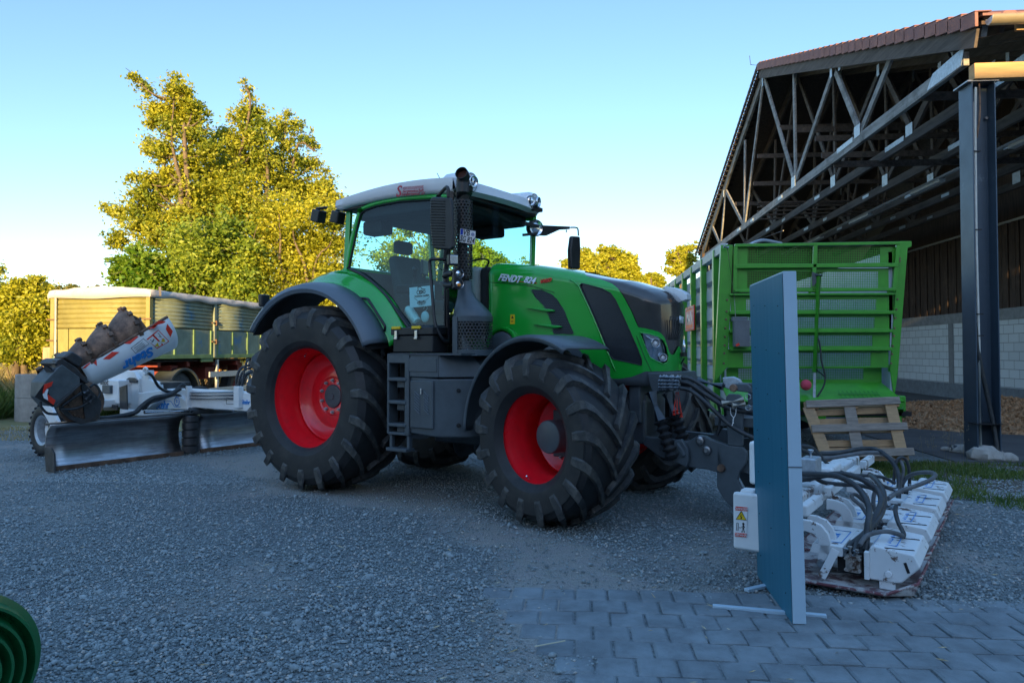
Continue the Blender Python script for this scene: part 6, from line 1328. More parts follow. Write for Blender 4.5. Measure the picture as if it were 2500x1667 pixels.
def stones(N, x0, x1, y0, y1, s0, s1, seed, mi, name):
    r = np.random.default_rng(seed); u = r.random(N); y = y0+(y1-y0)*u**1.2; x = (-.80*y-.3)+r.random(N)*(1.44*y+.4)
    # thin out where the yard is worn to fine dust
    dd_ = dustf(x, y); keep = (r.random(N) > np.clip(dd_*1.05-.05, 0, .86)) & ~((x > 4.5) & (y > 10.2)) & ~onpav(x, y)
    x, y = x[keep], y[keep]; n = len(x)
    ico = np.array([(0, 0, 1), (.89, 0, .45), (.28, .85, .45), (-.72, .53, .45), (-.72, -.53, .45), (.28, -.85, .45), (.72, .53, -.45), (-.28, .85, -.45), (-.89, 0, -.45), (-.28, -.85, -.45), (.72, -.53, -.45)])
    tri = np.array([(0, 1, 2), (0, 2, 3), (0, 3, 4), (0, 4, 5), (0, 5, 1), (1, 6, 2), (2, 7, 3), (3, 8, 4), (4, 9, 5), (5, 10, 1), (1, 10, 6), (2, 6, 7), (3, 7, 8), (4, 8, 9), (5, 9, 10)])
    sz = s0+(s1-s0)*r.random(n)**2.2; jit = r.uniform(.65, 1.3, (n, 11, 3)); sc = np.stack([r.uniform(.7, 1.3, n), r.uniform(.6, 1., n), r.uniform(.45, .75, n)], 1)
    a = r.uniform(0, 6.28, n); c, s = np.cos(a), np.sin(a)
    P = ico[None]*jit*sc[:, None]*sz[:, None, None]*.5
    X = P[..., 0]*c[:, None]-P[..., 1]*s[:, None]; Y = P[..., 0]*s[:, None]+P[..., 1]*c[:, None]
    W = np.stack([X+x[:, None], Y+y[:, None], P[..., 2]+(sz*.16)[:, None]], -1).reshape(-1, 3)
    F = (tri[None]+(np.arange(n)*11)[:, None, None]).reshape(-1, 3)
    o = numesh(name, W, F, STN[mi]); tag(o, kind='stuff', label=None); o['label'] = 'loose grey crushed stones scattered over the yard'; o['category'] = 'gravel'; return o
stones(95000, -4.2, 4.5, 2.4, 8.5, .006, .027, 1, 0, 'gravel_stones'); stones(95000, -4.2, 4.5, 2.4, 8.5, .006, .026, 2, 1, 'gravel_stones'); stones(12000, -4.2, 4.5, 2.4, 8.5, .006, .028, 3, 2, 'gravel_stones'); stones(900, -4.2, 4.5, 2.4, 8.5, .035, .060, 8, 1, 'gravel_stones')
stones(60000, -9, 6.0, 8, 14, .010, .034, 4, 1, 'gravel_stones')
# paving blocks
def paving():
    v = []; f = []; r = random.Random(3); bw, bh = .197, .205
    row = 0; y = 2.05
    while y < 4.62:
        x = -2+(.5*bw if row % 2 else 0)
        while x < 6.0:
            cx_, cy3 = x+bw/2, y+bh/2
            if cx_ > -.14-.35*(cy3-3.6)+r.uniform(-.08, .08):
                z = .008+r.uniform(-.003, .003); fade = min(1, max(0, (cx_+.10+.35*(cy3-3.6))/.5)); z -= (1-fade)*.004
                tx, ty = r.uniform(-.004, .004), r.uniform(-.004, .004); g = .0085; e = .009; rot = r.uniform(-.012, .012); b0 = len(v)
                for (gx, zz_) in ((g*.4, -.02), (g*.7, z-.007), (g+e, z)):
                    for sx_, sy2 in ((-1, -1), (1, -1), (1, 1), (-1, 1)):
                        lx, ly = sx_*(bw/2-gx), sy2*(bh/2-gx); v.append((cx_+lx-ly*rot, cy3+ly+lx*rot, zz_+tx*sx_+ty*sy2 if zz_ > 0 else zz_))
                for l in (0, 1):
                    for k in range(4): f.append((b0+l*4+k, b0+l*4+(k+1) % 4, b0+l*4+4+(k+1) % 4, b0+l*4+4+k))
                f.append((b0+8, b0+9, b0+10, b0+11))
            x += bw
        y += bh; row += 1
    m = MB(); m.v = v; m.f = f; return m.build('paving', pm('paving_block', (.155, .185, .20), .8, var=.35, scale=2.5, bump=.5, bscale=130, dust=(.12, .14, .155), dscale=5, dthr=(.5, .75), dmax=.7), None, 25, fix=False)
setting(paving())
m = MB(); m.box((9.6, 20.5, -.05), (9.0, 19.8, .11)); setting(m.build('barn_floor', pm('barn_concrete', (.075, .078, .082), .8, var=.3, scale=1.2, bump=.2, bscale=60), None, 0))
# dry verge behind the grader
m = MB(); m.add([(-60, 12.6, .004), (-7.5, 13.2, .004), (-6, 15, .004), (-6, 60, .004), (-60, 60, .004)], [(0, 1, 2, 3, 4)]); setting(m.build('dry_meadow', pm('dry_grass_ground', (.20, .17, .08), .9, var=.4, scale=1.5, col2=(.09, .11, .03)), None, 0))
m = MB(); m.add([(-6, 24, .004), (60, 36, .004), (120, 300, .004), (-200, 300, .004), (-60, 60, .004)], [(0, 1, 2, 3, 4)]); setting(m.build('meadow', pm('meadow_ground', (.10, .13, .03), .9, var=.4, scale=.8), None, 0))
# wood chips
r = np.random.default_rng(11); N = 16000
rad = np.sqrt(r.random(N)); an = r.uniform(0, 2*np.pi, N); PX = 8.8+rad*np.cos(an)*2.9; PY = 16.6+rad*np.sin(an)*2.7; hz = .42*(1-rad**2)**1.0*(1+.25*np.sin(PX*2.3)*np.cos(PY*1.9))
m = MB(); rows = [[V((8.8+q*2.9*math.cos(a), 16.6+q*2.7*math.sin(a), .42*(1-q*q)*(1+.25*math.sin((8.8+q*2.9*math.cos(a))*2.3)*math.cos((16.6+q*2.7*math.sin(a))*1.9)))) for q in np.linspace(0, 1, 16)] for a in np.linspace(0, 2*math.pi, 41)]
chip_m = pm('wood_chips', (.40, .25, .14), .85, var=.4, scale=9)
def leafquads(C, S, r, asp=.5, up=None):
    n = len(C); a = r.normal(size=(n, 3)); a /= np.linalg.norm(a, axis=1, keepdims=True); b = r.normal(size=(n, 3))
    if up is not None: a[:, 2] = a[:, 2]*up
    b -= a*(a*b).sum(1, keepdims=True)/(a*a).sum(1, keepdims=True); b /= np.linalg.norm(b, axis=1, keepdims=True); a /= np.linalg.norm(a, axis=1, keepdims=True)
    S = S[:, None]; p = np.stack([C-a*S, C+b*S*asp, C+a*S, C-b*S*asp], 1).reshape(-1, 3); return p, np.arange(n*4).reshape(n, 4)
pv, pf_ = leafquads(np.stack([PX, PY, hz+.02], 1), r.uniform(.02, .06, N), r, .45)
hp = MB().grid(rows).build('wood_chip_heap', chip_m, None, 60); tag(hp, 'loose heap of brown wood chips on the barn floor', 'wood chips', kind='stuff'); ch2 = numesh('loose_chips', pv, pf_, chip_m, hp)
# grass tufts
def blades(cx, cy, N, seed, h0, h1, mat, name, label, mask, w=.006):
    r = np.random.default_rng(seed); x, y = cx(r, N), cy(r, N); k = mask(x, y, r); x, y = x[k], y[k]; n = len(x)
    h = r.uniform(h0, h1, n); a = r.uniform(0, 6.28, n); lx, ly = r.normal(0, .35, n)*h, r.normal(0, .35, n)*h; wx, wy = np.cos(a)*w, np.sin(a)*w
    b = np.stack([np.stack([x-wx, y-wy, 0*x], 1), np.stack([x+wx, y+wy, 0*x], 1), np.stack([x+lx*.5+wx*.6, y+ly*.5+wy*.6, h*.6], 1), np.stack([x+lx, y+ly, h], 1)], 1).reshape(-1, 3)
    o = numesh(name, b, np.arange(n*4).reshape(n, 4), mat); tag(o, label, 'grass', kind='stuff'); return o
def leafmat(name, c1, c2, sc=.8, trans=.40):
    m = bpy.data.materials.new(name); m.use_nodes = True; nt = m.node_tree; L = nt.links; nt.nodes.clear()
    o = _n(nt, 'ShaderNodeOutputMaterial'); tc = _n(nt, 'ShaderNodeTexCoord'); nz = _n(nt, 'ShaderNodeTexNoise'); nz.inputs['Scale'].default_value = sc; nz.inputs['Detail'].default_value = 6; L.new(tc.outputs['Object'], nz.inputs[0])
    wn = _n(nt, 'ShaderNodeNewGeometry'); ad = _n(nt, 'ShaderNodeMath', operation='MULTIPLY_ADD'); ad.inputs[1].default_value = .35; L.new(wn.outputs['Random Per Island'], ad.inputs[0]); L.new(nz.outputs[0], ad.inputs[2])
    mr = _n(nt, 'ShaderNodeMapRange'); mr.inputs[1].default_value = .42; mr.inputs[2].default_value = .88; L.new(ad.outputs[0], mr.inputs[0])
    mx = _n(nt, 'ShaderNodeMix', data_type='RGBA'); mx.inputs[6].default_value = (*c1, 1); mx.inputs[7].default_value = (*c2, 1); L.new(mr.outputs[0], mx.inputs[0])
    d = _n(nt, 'ShaderNodeBsdfPrincipled'); d.inputs['Roughness'].default_value = .55; L.new(mx.outputs[2], d.inputs['Base Color'])
    t = _n(nt, 'ShaderNodeBsdfTranslucent'); L.new(mx.outputs[2], t.inputs[0]); ms = _n(nt, 'ShaderNodeMixShader'); ms.inputs[0].default_value = trans; L.new(d.outputs[0], ms.inputs[1]); L.new(t.outputs[0], ms.inputs[2]); L.new(ms.outputs[0], o.inputs[0]); return m
LM = {'a': leafmat('alder_leaves', (.13, .20, .015), (.46, .45, .03)), 'b': leafmat('golden_leaves', (.20, .25, .015), (.50, .48, .03)), 'c': leafmat('dark_leaves', (.11, .20, .02), (.34, .40, .03)), 'd': leafmat('far_leaves', (.10, .13, .02), (.30, .26, .03)), 'h': leafmat('hazel_leaves', (.07, .19, .01), (.20, .30, .015))}
GRS = leafmat('grass_blades', (.05, .12, .02), (.17, .22, .05), 3.); DRY = leafmat('dry_grass_blades', (.16, .15, .05), (.42, .33, .14), 2.)
nm = lambda x, y: np.sin(x*2.1+1)*np.cos(y*1.7)+.6*np.sin(x*5.3+y*3.1)
blades(lambda r, n: r.uniform(3.2, 7.5, n), lambda r, n: r.uniform(7.4, 10.4, n), 30000, 5, .015, .085, GRS, 'grass_patch', 'short green grass growing between pallet, post and compactor', lambda x, y, r: (fbm(x*1.6, y*1.6, 21)+r.normal(0, .05, len(x)) > .50+.10*np.clip((8.6+.25*np.abs(x-4.6)-y), -1.0, 4)) )
m = MB(); pts = [V((5.0+2.2*math.cos(a)*(1+.12*math.sin(3*a)), 9.15+1.35*math.sin(a)*(1+.1*math.sin(5*a)), .003)) for a in np.linspace(0, 2*math.pi, 40)[:-1]]; m.add(pts, [tuple(range(39))]); setting(m.build('soil_patch', pm('soil', (.075, .065, .05), .9, var=.4, scale=6, bump=.5, bscale=40), None, 0))
blades(lambda r, n: r.uniform(-17, -8.3, n), lambda r, n: r.uniform(13.0, 20, n), 40000, 6, .15, .75, GRS, 'tall_grass', 'tall green weeds growing behind the concrete rings', lambda x, y, r: (x < -12.7) | (y > 15.6) & (x < -11), .008)
blades(lambda r, n: r.uniform(-30, -9, n), lambda r, n: r.uniform(16, 32, n), 50000, 8, .3, 1.1, DRY, 'dry_grass', 'tall dry sunlit grass in the meadow at the left', lambda x, y, r: (x < -12.2), .014)
blades(lambda r, n: r.uniform(-12, -7.6, n), lambda r, n: r.uniform(11.6, 13.6, n), 9000, 9, .01, .05, DRY, 'straw', 'thin scattered straw beside the grader wheel', lambda x, y, r: r.random(len(x)) < .5, .006)
# dry weeds by the barn floor
wd = MB()
for k in range(9):
    x, y = 4.75+random.uniform(-.25, .25), 10.1+random.uniform(-.2, .2); top = V((x+random.uniform(-.1, .1), y, random.uniform(.35, .65))); wd.tube([V((x, y, 0)), top], .002, 4)
    for j in range(12): b = V((x, y, 0)).lerp(top, random.uniform(.5, 1)); wd.ball(b+V((random.uniform(-.08, .08), random.uniform(-.05, .05), random.uniform(0, .08))), .006, 4)
o = wd.build('dry_weed', pm('dry_stalk', (.30, .24, .14), .9), None); tag(o, 'thin dry weed stalks at the edge of the barn floor left of the steel post', 'weed')
for k, (px, py, r_, lb) in enumerate(((2405, 1122, .22, 'pale rounded boulder at the foot of the steel post'), (2345, 1105, .14, 'grey broken stone left of the boulder at the post foot'), (2460, 1125, .13, 'flat grey stone right of the boulder at the post foot'), (2310, 1100, .07, 'small grey stone in the grass left of the post'))):
    p = onG(px, py); b = MB().ball((0, 0, 0), r_, 14, (1.1, .8, .62)); b.v = [tuple(V(v)*(1+.16*math.sin(v[0]*31+k)*math.cos(v[1]*23+v[2]*19))) for v in b.v]; o = b.build('boulder', pm('boulder', (.36, .34, .31), .85, var=.25, scale=6, bump=.6, bscale=30), None, 30); o.location = (p.x, p.y, r_*.3); tag(o, lb, 'stone')
pp = onG(2355, 1105); o = MB().tube([(-.2, 0, .06), (0, -.02, .06), (.15, -.05, .04)], .055, 14, 4).tube([(-.02, -.005, .06), (.03, -.01, .06)], .065, 14).build('drain_pipe', M['grey'], None, 50); o.location = pp; tag(o, 'short dark drain pipe lying at the foot of the steel post', 'pipe')
st = MB().bar(onG(1306, 1577, .02), onG(1380, 1563, .02), .006, .004).build('straw_stalk', pm('straw', (.55, .5, .35), .7), None); tag(st, 'single pale straw stalk on the paving edge at the bottom', 'straw')
r = np.random.default_rng(31); N = 260; lx = (-.75+r.random(N)*1.35); ly = 3+r.random(N)**1.3*7; lx = lx*ly
sv, sf = leafquads(np.stack([lx, ly, np.full(N, .018)], 1), r.uniform(.012, .035, N), r, .12, .15)
tag(numesh('litter', sv, sf, pm('dry_litter', (.45, .38, .24), .9, var=.4, scale=40)), 'scattered dry straw bits and leaf litter on the gravel yard', 'litter', kind='stuff')
# ================= TREES =================
BARK = pm('bark', (.12, .09, .06), .85, var=.4, scale=6, bump=.5, bscale=20)
def tree(name, label, d, base_px, blobs, leaf, nleaf, mat, stems=(), group='trees behind the yard', zp=(0, 150, .38265), cat='tree', spread=.42, seed=1, tr_r=.12, asp=.55):
    Z = zz(*zp); r = np.random.default_rng(seed); b0 = Z([(base_px, 0)])[0]; base = onD(b0[0], 900, d); base.z = 0
    root = thing(name, label, cat, base, 0, group); C = []; S = []
    k = d/FP*zp[2]; cen = []
    vol = np.array([b[2]**2*(b[3] if len(b) > 3 else 1.) for b in blobs], float); num = (vol/vol.sum()*nleaf*.50).astype(int)
    for (bx, by, br, *_), n in zip(blobs, num):
        p = Z([(bx, by)])[0]; dd = d+r.uniform(-.35, .35)*min(br*k*2.2, 2.5); c = np.array(onD(*p, dd)-base); R_ = br*k; cen.append((c, R_))
        # twiggy clumps inside the blob
        nc = max(5, int(n/26)); u = r.normal(size=(nc, 3)); u /= np.linalg.norm(u, axis=1, keepdims=True); q = u*(r.random((nc, 1))**.6)*R_*r.uniform(.5, 1.45, (nc, 1)); cs = c+q; sz = r.uniform(.06, .19, nc)*min(1.6, R_+.5)
        i = r.integers(0, nc, n); L = cs[i]+r.normal(size=(n, 3))*sz[i][:, None]*np.array([1, 1, .62]); C.append(L); S.append(r.uniform(.55, 1.15, n)*leaf)
    C = np.concatenate(C); S = np.concatenate(S); C[:, 2] = np.maximum(C[:, 2], .05)
    S *= .80; v, f = leafquads(C, S, r, asp, .7); numesh('crown', v, f, mat, root)
    m = MB(); rr = random.Random(seed)
    main = [V((0, 0, 0))]
    cen2 = sorted(cen, key=lambda t: t[0][2])
    for st in (stems or [[(b[0], b[1]) for b in [blobs[len(blobs)//2]]]]):
        pts = [V((rr.uniform(-.5, .5)*.6, 0, 0))]+[onD(*Z([q])[0], d-.3)-base for q in st]; m.tube(pts, [tr_r, tr_r*.6, tr_r*.15], 10, 4); main += pts[1:]
    for c, R_ in cen:
        c = V(c); low = [p for p in main if p.z < c.z-.2] or [main[0]]
        q = min(low, key=lambda p: (p-c).length+.3*abs(p.z-c.z)); m.tube([q, q.lerp(c, .55)+V((0, 0, -.12*(c-q).length)), c], [tr_r*.38, tr_r*.22, .012], 6, 3)
        for _ in range(5):
            e = c+V((rr.gauss(0, .6), rr.gauss(0, .6), rr.gauss(.1, .6)))*R_; m.tube([c, c.lerp(e, .5)+V((0, 0, .04)), e], [tr_r*.16, .01, .006], 5, 2)
    m.build('trunk', BARK, root, 60); return root
tree('alder_tree', 'tall slender alder at the left of the sunlit group with a leaning leafy top', 24, 1250,
  [(850, 95, 34), (905, 140, 38), (950, 185, 34), (1110, 125, 34), (1100, 200, 80), (1180, 200, 55), (1010, 300, 85), (980, 390, 60), (1180, 340, 120), (1230, 300, 70), (1240, 470, 110), (1090, 400, 90), (950, 540, 50), (1040, 560, 95), (1035, 630, 35), (1310, 330, 30),
   (870, 740, 45), (960, 760, 70), (1080, 730, 90), (930, 850, 95), (860, 960, 70), (1040, 830, 90), (760, 960, 60), (680, 940, 38), (760, 1130, 70), (700, 1160, 30), (880, 1040, 95), (1010, 990, 120), (1010, 1120, 120), (1200, 850, 110), (1200, 1000, 130), (1200, 650, 110), (1330, 560, 90)],
  .085, 64000, LM['a'], [[(1290, 1250), (1165, 940), (1155, 780), (1115, 620), (1095, 480), (1110, 250)], [(1180, 560), (1190, 430)]], seed=2)
tree('alder_tree', 'second alder with the narrow spire top in the middle of the sunlit group', 25.5, 1560,
  [(1555, 125, 20), (1575, 175, 26), (1600, 230, 26), (1590, 300, 55), (1545, 340, 45), (1480, 350, 30), (1640, 330, 45), (1690, 400, 60), (1570, 420, 100), (1650, 500, 110), (1500, 520, 100), (1420, 460, 60), (1390, 560, 80), (1560, 640, 150), (1420, 720, 150), (1680, 680, 120), (1300, 760, 130), (1500, 850, 190), (1340, 930, 160), (1600, 950, 190)],
  .085, 62000, LM['a'], [[(1330, 980), (1500, 700), (1590, 330), (1590, 200)], [(1700, 900), (1690, 520)]], seed=3)
tree('alder_tree', 'third alder with a thin airy crown at the right of the sunlit group', 26.5, 1850,
  [(1830, 340, 34, .5), (1800, 400, 55, .5), (1880, 420, 60, .5), (1760, 470, 60, .6), (1840, 530, 90, .4), (1960, 500, 60, .4), (2010, 540, 40, .4), (1880, 640, 80, .5), (2010, 650, 55, .4), (1970, 690, 60, .4), (2080, 700, 30, .4), (1760, 640, 80), (1820, 780, 120), (1950, 850, 130), (2060, 820, 90), (2120, 900, 70)],
  .085, 34000, LM['a'], [[(1790, 1000), (1800, 750), (1810, 560), (1820, 400)], [(1870, 650), (2000, 570)]], seed=4, tr_r=.09)
tree('willow_tree', 'dense golden bushy tree right behind the tractor cab', 23.5, 1950,
  [(1750, 960, 150), (1880, 1000, 150), (2050, 980, 130), (2150, 1010, 90), (1700, 1120, 170), (1880, 1180, 200), (2060, 1150, 170), (2170, 1180, 110), (1650, 1300, 170), (1850, 1350, 200), (2050, 1350, 200), (2180, 1330, 110), (1700, 1480, 160), (1900, 1500, 160), (2100, 1500, 160), (1500, 1150, 120)],
  .075, 90000, LM['b'], [[(1800, 1380), (1790, 1150), (1780, 980)], [(1960, 1400), (1880, 1150), (1870, 1040)], [(2000, 1350), (2100, 1180)]], seed=5, tr_r=.07)
tree('maple_tree', 'darker broad tree in the centre low behind the white tarpaulin', 22.5, 1330,
  [(1180, 1180, 150), (1330, 1120, 150), (1460, 1080, 140), (1130, 1330, 150), (1280, 1300, 180), (1430, 1260, 170), (1560, 1330, 160), (1200, 1460, 160), (1400, 1450, 180), (1560, 1470, 160), (1650, 1560, 140), (1350, 1580, 160), (1600, 1200, 90)],
  .095, 60000, LM['c'], [[(1240, 1350), (1290, 1180), (1330, 1050)]], seed=6)
tree('hazel_bush', 'bright green hazel bush at the lower left of the tree group above the tarpaulin', 22, 920,
  [(780, 1270, 55), (740, 1350, 50), (860, 1210, 50), (860, 1330, 90), (960, 1290, 100), (800, 1410, 90), (940, 1400, 110), (1060, 1360, 110), (880, 1480, 110), (1040, 1470, 120)],
  .10, 24000, LM['h'], [[(900, 1480), (880, 1340)]], seed=7, cat='bush', tr_r=.05)
ZP = (0, 620, .19133)
tree('roadside_tree', 'sunlit yellow green tree at the left edge with a bare fork showing through', 19, 250,
  [(40, 560, 130), (200, 480, 120), (330, 420, 110), (430, 400, 80), (480, 330, 50), (230, 380, 60), (560, 520, 110), (600, 620, 90), (100, 700, 150), (300, 620, 170), (480, 700, 150), (620, 780, 100), (60, 880, 150), (250, 850, 160), (430, 900, 160), (590, 950, 110), (100, 1080, 150), (300, 1080, 170), (480, 1120, 150), (200, 1250, 150), (400, 1280, 150), (600, 1160, 100), (60, 1260, 120)],
  .075, 80000, LM['b'], [[(230, 1250), (250, 1100), (260, 900)], [(290, 1200), (300, 1060)]], zp=ZP, seed=8)
tree('roadside_tree', 'leafy branch tips of a tree cut off by the left picture edge', 23, -420,
  [(-60, 200, 70), (20, 215, 38), (10, 240, 25), (-120, 330, 130), (-60, 450, 90), (60, 390, 30), (20, 430, 40), (-200, 200, 160), (-250, 500, 220)],
  .06, 9000, LM['a'], [[(-400, 700), (-250, 300)]], zp=ZP, seed=9, tr_r=.08)
for i, (x, y, r_, dd) in enumerate(((250, 380, 90, 60), (600, 400, 70, 70), (740, 440, 50, 70), (870, 420, 70, 72), (960, 420, 60, 74), (1140, 450, 45, 85), (1230, 430, 50, 85), (1330, 470, 40, 88))):
    lb = ['rounded hazy tree top behind the left roadside tree', 'far tree top just left of the trailer tarpaulin corner', 'low far tree top in the gap above the left tarpaulin corner', 'far double topped tree above the front end of the tarpaulin', 'pointed far tree top right of the double topped one', 'small far tree top above the middle of the tarpaulin front', 'small pointed far tree top near the tall alders', 'lowest far tree top touching the hazel bush'][i]
    tree('distant_tree', lb, dd, x, [(x, y, r_*.8), (x-r_*.6, y+r_*.8, r_), (x+r_*.6, y+r_*.8, r_), (x, y+r_*2.2, r_*1.5), (x+r_, y+r_*3.2, r_*1.5)], .16, 5200, LM['d'], zp=ZP, seed=20+i, group='distant trees', tr_r=.12)
HP = (1380, 580, .16157)
tree('oak_tree', 'wide golden oak crown above the tractor bonnet beside the far mirror', 46, 700,
  [(560, 220, 80), (650, 190, 60), (720, 230, 90), (850, 270, 100), (960, 300, 90), (1040, 400, 80), (1080, 470, 40), (560, 330, 110), (700, 380, 140), (860, 420, 130), (980, 480, 100), (600, 500, 130), (760, 560, 150), (950, 600, 130), (1080, 600, 90), (480, 320, 40), (860, 720, 160)],
  .16, 26000, LM['b'], [[(780, 700), (760, 500), (720, 330)]], zp=HP, seed=40, group='trees beyond the bonnet')
tree('oak_tree', 'golden tree left of the far mirror rising over the green bonnet', 42, 280,
  [(320, 220, 60), (270, 280, 70), (330, 340, 90), (400, 300, 60), (260, 400, 90), (380, 420, 100), (300, 500, 130), (440, 500, 110), (60, 350, 60), (20, 400, 70), (100, 440, 80), (180, 480, 80), (200, 600, 120)],
  .15, 18000, LM['b'], [[(300, 560), (320, 350)]], zp=HP, seed=41, group='trees beyond the bonnet')
tree('oak_tree', 'lower golden tree between the bonnet nose and the green wagon', 50, 1330,
  [(1260, 590, 70), (1200, 640, 70), (1330, 620, 80), (1420, 590, 50), (1440, 640, 60), (1300, 700, 100), (1430, 700, 80), (1180, 720, 90)], .17, 9000, LM['b'], [[(1300, 750), (1300, 620)]], zp=HP, seed=42, group='trees beyond the bonnet')
tree('oak_tree', 'airy isolated tree beside the far left edge of the barn roof', 40, 1760,
  [(1960, 130, 50, .6), (1880, 180, 70, .7), (1790, 170, 60, .7), (1690, 200, 70, .7), (1620, 260, 70, .7), (1560, 300, 40, .6), (1720, 300, 100, .7), (1840, 300, 100, .7), (1620, 400, 90, .7), (1530, 470, 40, .6), (1760, 420, 110), (1860, 420, 90), (1700, 520, 90), (1600, 520, 60), (1800, 540, 80), (1930, 330, 60)],
  .13, 10000, LM['b'], [[(1760, 560), (1740, 380), (1700, 250)]], zp=HP, seed=43, group='trees beyond the bonnet')
CP = (780, 400, .3189)
tree('cab_window_tree', 'green tree seen through the tractor windscreen glass', 34, 1260,
  [(1190, 640, 50), (1230, 660, 60), (1290, 680, 50), (1330, 710, 50), (1390, 760, 40), (1200, 740, 80), (1300, 760, 80), (1220, 850, 90), (1340, 850, 80)], .12, 12000, LM['a'], [[(1250, 800), (1250, 700)]], zp=CP, seed=44, group='trees behind the yard')
for i, (px, top, dd) in enumerate(((1000, 560, 30), (1090, 600, 32), (1230, 640, 38), (1285, 642, 55))):
    lb = ['alder seen through the tractor door window', 'small tree seen between the far mirror arm and cab back', 'low tree hidden behind the dashboard area of the cab', 'small far tree top over the rear of the bonnet'][i]
    w_ = 60 if i < 2 else 26
    tree('background_tree', lb, dd, px, [(px, top, w_*.7), (px-w_*.8, top+w_, w_), (px+w_*.8, top+w_, w_), (px-w_*.5, top+w_*2.2, w_*1.2), (px+w_*.6, top+w_*2.4, w_*1.2)], .11, 14000 if i < 2 else 5000, LM['a'], zp=(0, 0, 1.), seed=50+i)
# closed hedge line far behind everything
r = np.random.default_rng(77); N = 60000; X = r.uniform(-110, 110, N); Yb = 95+12*np.sin(X*.07); Hh = 4.5+1.6*np.sin(X*.21)+1.1*np.sin(X*.53+1); C = np.stack([X+r.normal(0, .4, N), Yb+r.normal(0, 1.6, N), Hh*r.random(N)**.7], 1)
v, f = leafquads(C, r.uniform(.2, .45, N), r, .6, .7); o = numesh('distant_wood', v, f, LM['d']); tag(o, 'distant belt of woodland along the horizon', 'woodland', kind='stuff')
# ================= ADDED UNSEEN BUILDINGS BEHIND THE CAMERA (put in to shade the yard) =================
PL_ = pm('plaster', (.42, .38, .32), .85, var=.1, scale=1); RT = M['tile']
def house(name, label, x0, x1, y0, y1, eave, ridge, doors=()):
    h = thing(name, label, 'building', ((x0+x1)/2, y1, 0)); o = V(h.location)
    yc = (y0+y1)/2
    m = MB(); m.prism([V((x0, y0, 0))-o, V((x0, y1, 0))-o, V((x0, y1, eave))-o, V((x0, yc, ridge-.25))-o, V((x0, y0, eave))-o], (x1-x0, 0, 0)); m.build('wall', PL_, h)
    m = MB(); m.prism([V((x0-.4, y0-.4, eave-.05))-o, V((x0-.4, yc, ridge-.1))-o, V((x0-.4, y1+.4, eave-.05))-o, V((x0-.4, y1+.4, eave+.08))-o, V((x0-.4, yc, ridge+.05))-o, V((x0-.4, y0-.4, eave+.08))-o], (x1-x0+.8, 0, 0)); m.build('roof', RT, h)
    for dx, w, z0, z1, kind in doors:
        MB().box(V((dx, y1+.03, (z0+z1)/2))-o, (w, .08, z1-z0)).build(kind, M['gloss'] if kind == 'window' else M['boards'], h, bevel=.02)
    return h
BLD_Y = -15.0
house('shade_building_left', 'long low unseen building added behind the camera on the left to shade the yard', -70, -7.2, -26, BLD_Y+1.0, 4.4, 7.3, [(-8-4*i, 1.2, 1, 2.4, 'window') for i in range(6)])
house('shade_building_right', 'high unseen building added behind the camera on the right to shade the yard', -7.0, 60, -27, BLD_Y, 7.2, 10.9, [(1, 4, 0, 4, 'door'), (9, 4, 0, 4, 'door'), (17, 4, 0, 4, 'door')])
# ================= LIGHT, SKY, CAMERA =================
EL = R(10)
w = bpy.data.worlds.new('World'); SC.world = w; w.use_nodes = True; nt = w.node_tree; L = nt.links
bg = nt.nodes['Background']; sk = _n(nt, 'ShaderNodeTexSky', sky_type='NISHITA'); sk.sun_disc = False; sk.sun_elevation = EL; sk.sun_rotation = R(180); sk.altitude = 300; sk.air_density = 1.; sk.dust_density = .6; sk.ozone_density = 2.2
hs = _n(nt, 'ShaderNodeHueSaturation'); hs.inputs['Saturation'].default_value = 1.08; hs.inputs['Hue'].default_value = .498; vm0 = _n(nt, 'ShaderNodeVectorMath', operation='MULTIPLY'); vm0.inputs[1].default_value = (1.01, .945, .935); L.new(sk.outputs[0], vm0.inputs[0]); L.new(vm0.outputs[0], hs.inputs['Color']); tcw = _n(nt, 'ShaderNodeTexCoord'); spw = _n(nt, 'ShaderNodeSeparateXYZ'); L.new(tcw.outputs['Generated'], spw.inputs[0]); mrw = _n(nt, 'ShaderNodeMapRange', interpolation_type='SMOOTHSTEP'); mrw.inputs[1].default_value = .45; mrw.inputs[2].default_value = .9; mrw.inputs[3].default_value = 1.; mrw.inputs[4].default_value = 2.6; L.new(spw.outputs[2], mrw.inputs[0]); vmw = _n(nt, 'ShaderNodeVectorMath', operation='SCALE'); L.new(hs.outputs[0], vmw.inputs[0]); L.new(mrw.outputs[0], vmw.inputs['Scale']); L.new(vmw.outputs[0], bg.inputs[0]); bg.inputs[1].default_value = .15  # sky overhead brightened beyond the sky model as added fill light for the yard
s = bpy.data.lights.new('sun', 'SUN'); s.energy = 5.0; s.angle = R(.5); s.color = (1, .68, .29)
so = bpy.data.objects.new('sun', s); COL.objects.link(so); so.rotation_euler = V((.03, 1, -math.tan(EL))).to_track_quat('-Z', 'Y').to_euler()
cd = bpy.data.cameras.new('camera'); cam = bpy.data.objects.new('camera', cd); COL.objects.link(cam); cam.location = CAM
cam.rotation_euler = (R(90)+PIT, 0, YAW); cd.sensor_width = 36; cd.lens = FP*36/2500; cd.shift_y = SH/2500; cd.clip_end = 2000; SC.camera = cam
SC.view_settings.view_transform = 'Standard'; SC.view_settings.look = 'None'; SC.view_settings.exposure = 1.32; SC.view_settings.gamma = 1
SC.cycles.max_bounces = 8; SC.cycles.transparent_max_bounces = 24

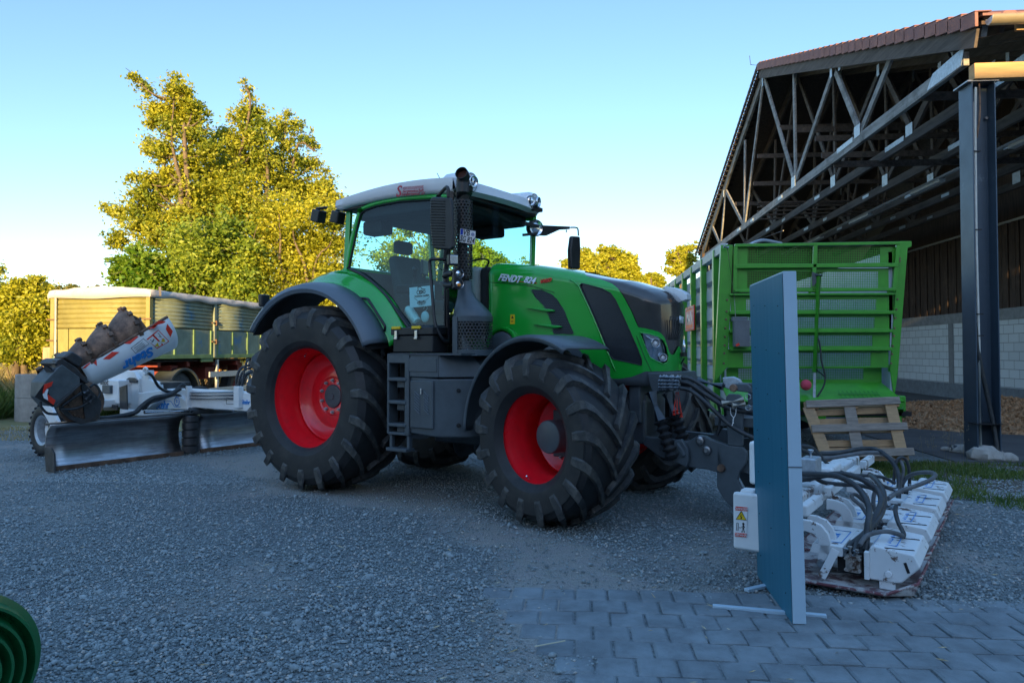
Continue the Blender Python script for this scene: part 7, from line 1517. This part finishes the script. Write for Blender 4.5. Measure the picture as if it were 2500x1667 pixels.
# ---- small repeated pieces become parts of their own ----
def split_pieces(o, name):
    me = o.data; n = len(me.vertices); par = list(range(n))
    def find(a):
        while par[a] != a: par[a] = par[par[a]]; a = par[a]
        return a
    for e in me.edges:
        a, b = find(e.vertices[0]), find(e.vertices[1])
        if a != b: par[a] = b
    groups = {}
    for p in me.polygons: groups.setdefault(find(p.vertices[0]), []).append(p)
    # pieces whose bounding boxes overlap belong together
    items = []
    for g in groups.values():
        idx = sorted({v for p in g for v in p.vertices}); co = [me.vertices[i].co for i in idx]
        lo = V([min(c[k] for c in co) for k in range(3)]); hi = V([max(c[k] for c in co) for k in range(3)]); items.append([g, lo, hi])
    merged = True
    while merged:
        merged = False
        for i in range(len(items)):
            for j in range(i+1, len(items)):
                if all(items[i][1][k] <= items[j][2][k]+.002 and items[j][1][k] <= items[i][2][k]+.002 for k in range(3)):
                    items[i][0] = items[i][0]+items[j][0]; items[i][1] = V([min(items[i][1][k], items[j][1][k]) for k in range(3)]); items[i][2] = V([max(items[i][2][k], items[j][2][k]) for k in range(3)]); items.pop(j); merged = True; break
            if merged: break
    if len(items) < 2: return
    for g, lo, hi in items:
        idx = sorted({v for p in g for v in p.vertices}); mp = {v: i for i, v in enumerate(idx)}
        m2 = bpy.data.meshes.new(name); m2.from_pydata([me.vertices[i].co[:] for i in idx], [], [[mp[v] for v in p.vertices] for p in g]); m2.update()
        for mt in me.materials: m2.materials.append(mt)
        m2.shade_smooth(); m2.set_sharp_from_angle(angle=R(35))
        q = bpy.data.objects.new(name, m2); COL.objects.link(q); q.parent = o.parent; q.location = o.location; q.rotation_euler = o.rotation_euler; q.scale = o.scale
        for md in o.modifiers:
            if md.type == 'BEVEL': b_ = q.modifiers.new('b', 'BEVEL'); b_.width = md.width; b_.segments = md.segments; b_.limit_method = 'ANGLE'; b_.angle_limit = md.angle_limit; b_.harden_normals = True
    bpy.data.objects.remove(o)
SPL = {'wheel_nuts': 'wheel_nut', 'nail_plates': 'nail_plate', 'longitudinal_battens': 'batten', 'side_post': 'side_post', 'corner_post': 'corner_post', 'board_ribs': 'board_rib', 'disc_bolts': 'bolt', 'bracket_bolts': 'bolt', 'frame_bolts': 'bolt', 'post_bolts': 'bolt', 'linkage_pins': 'linkage_pin',
       'cable_ties': 'cable_tie', 'board_latches': 'board_latch', 'hose_fittings': 'hose_fitting', 'lift_arm': 'lift_arm', 'side_marker_lamp': 'side_marker_lamp', 'chassis': 'chassis_beam', 'wall_pillars': 'wall_pillar', 'rafter_ends': 'rafter_end', 'housing_foot': 'housing_foot', 'front_board': 'front_board', 'gooseneck': 'gooseneck_plate', 'dust_caps': 'dust_cap',
       'auger_teeth': 'auger_tooth', 'dark_opening_sheets': 'dark_opening_sheet', 'louvres': 'louvre', 'symbol': 'symbol', 'far_boards': 'far_board', 'pipe_clamp': 'pipe_clamp', 'dashboard': 'dashboard', 'latch_rust': 'latch', 'cable_ties': 'cable_tie', 'front_pillar': 'front_pillar', 'side_guard': 'side_guard', 'verge_battens': None, 'canister_bracket': 'canister_bracket', 'upper_frame': 'upper_frame', 'valve_block': 'valve_block', 'door_sill': 'door_sill', 'headstock': None}
for o in list(COL.objects):
    if o.type != 'MESH' or not o.parent or o.children: continue
    nm_ = o.name.split('.')[0]
    if SPL.get(nm_): split_pieces(o, SPL[nm_])
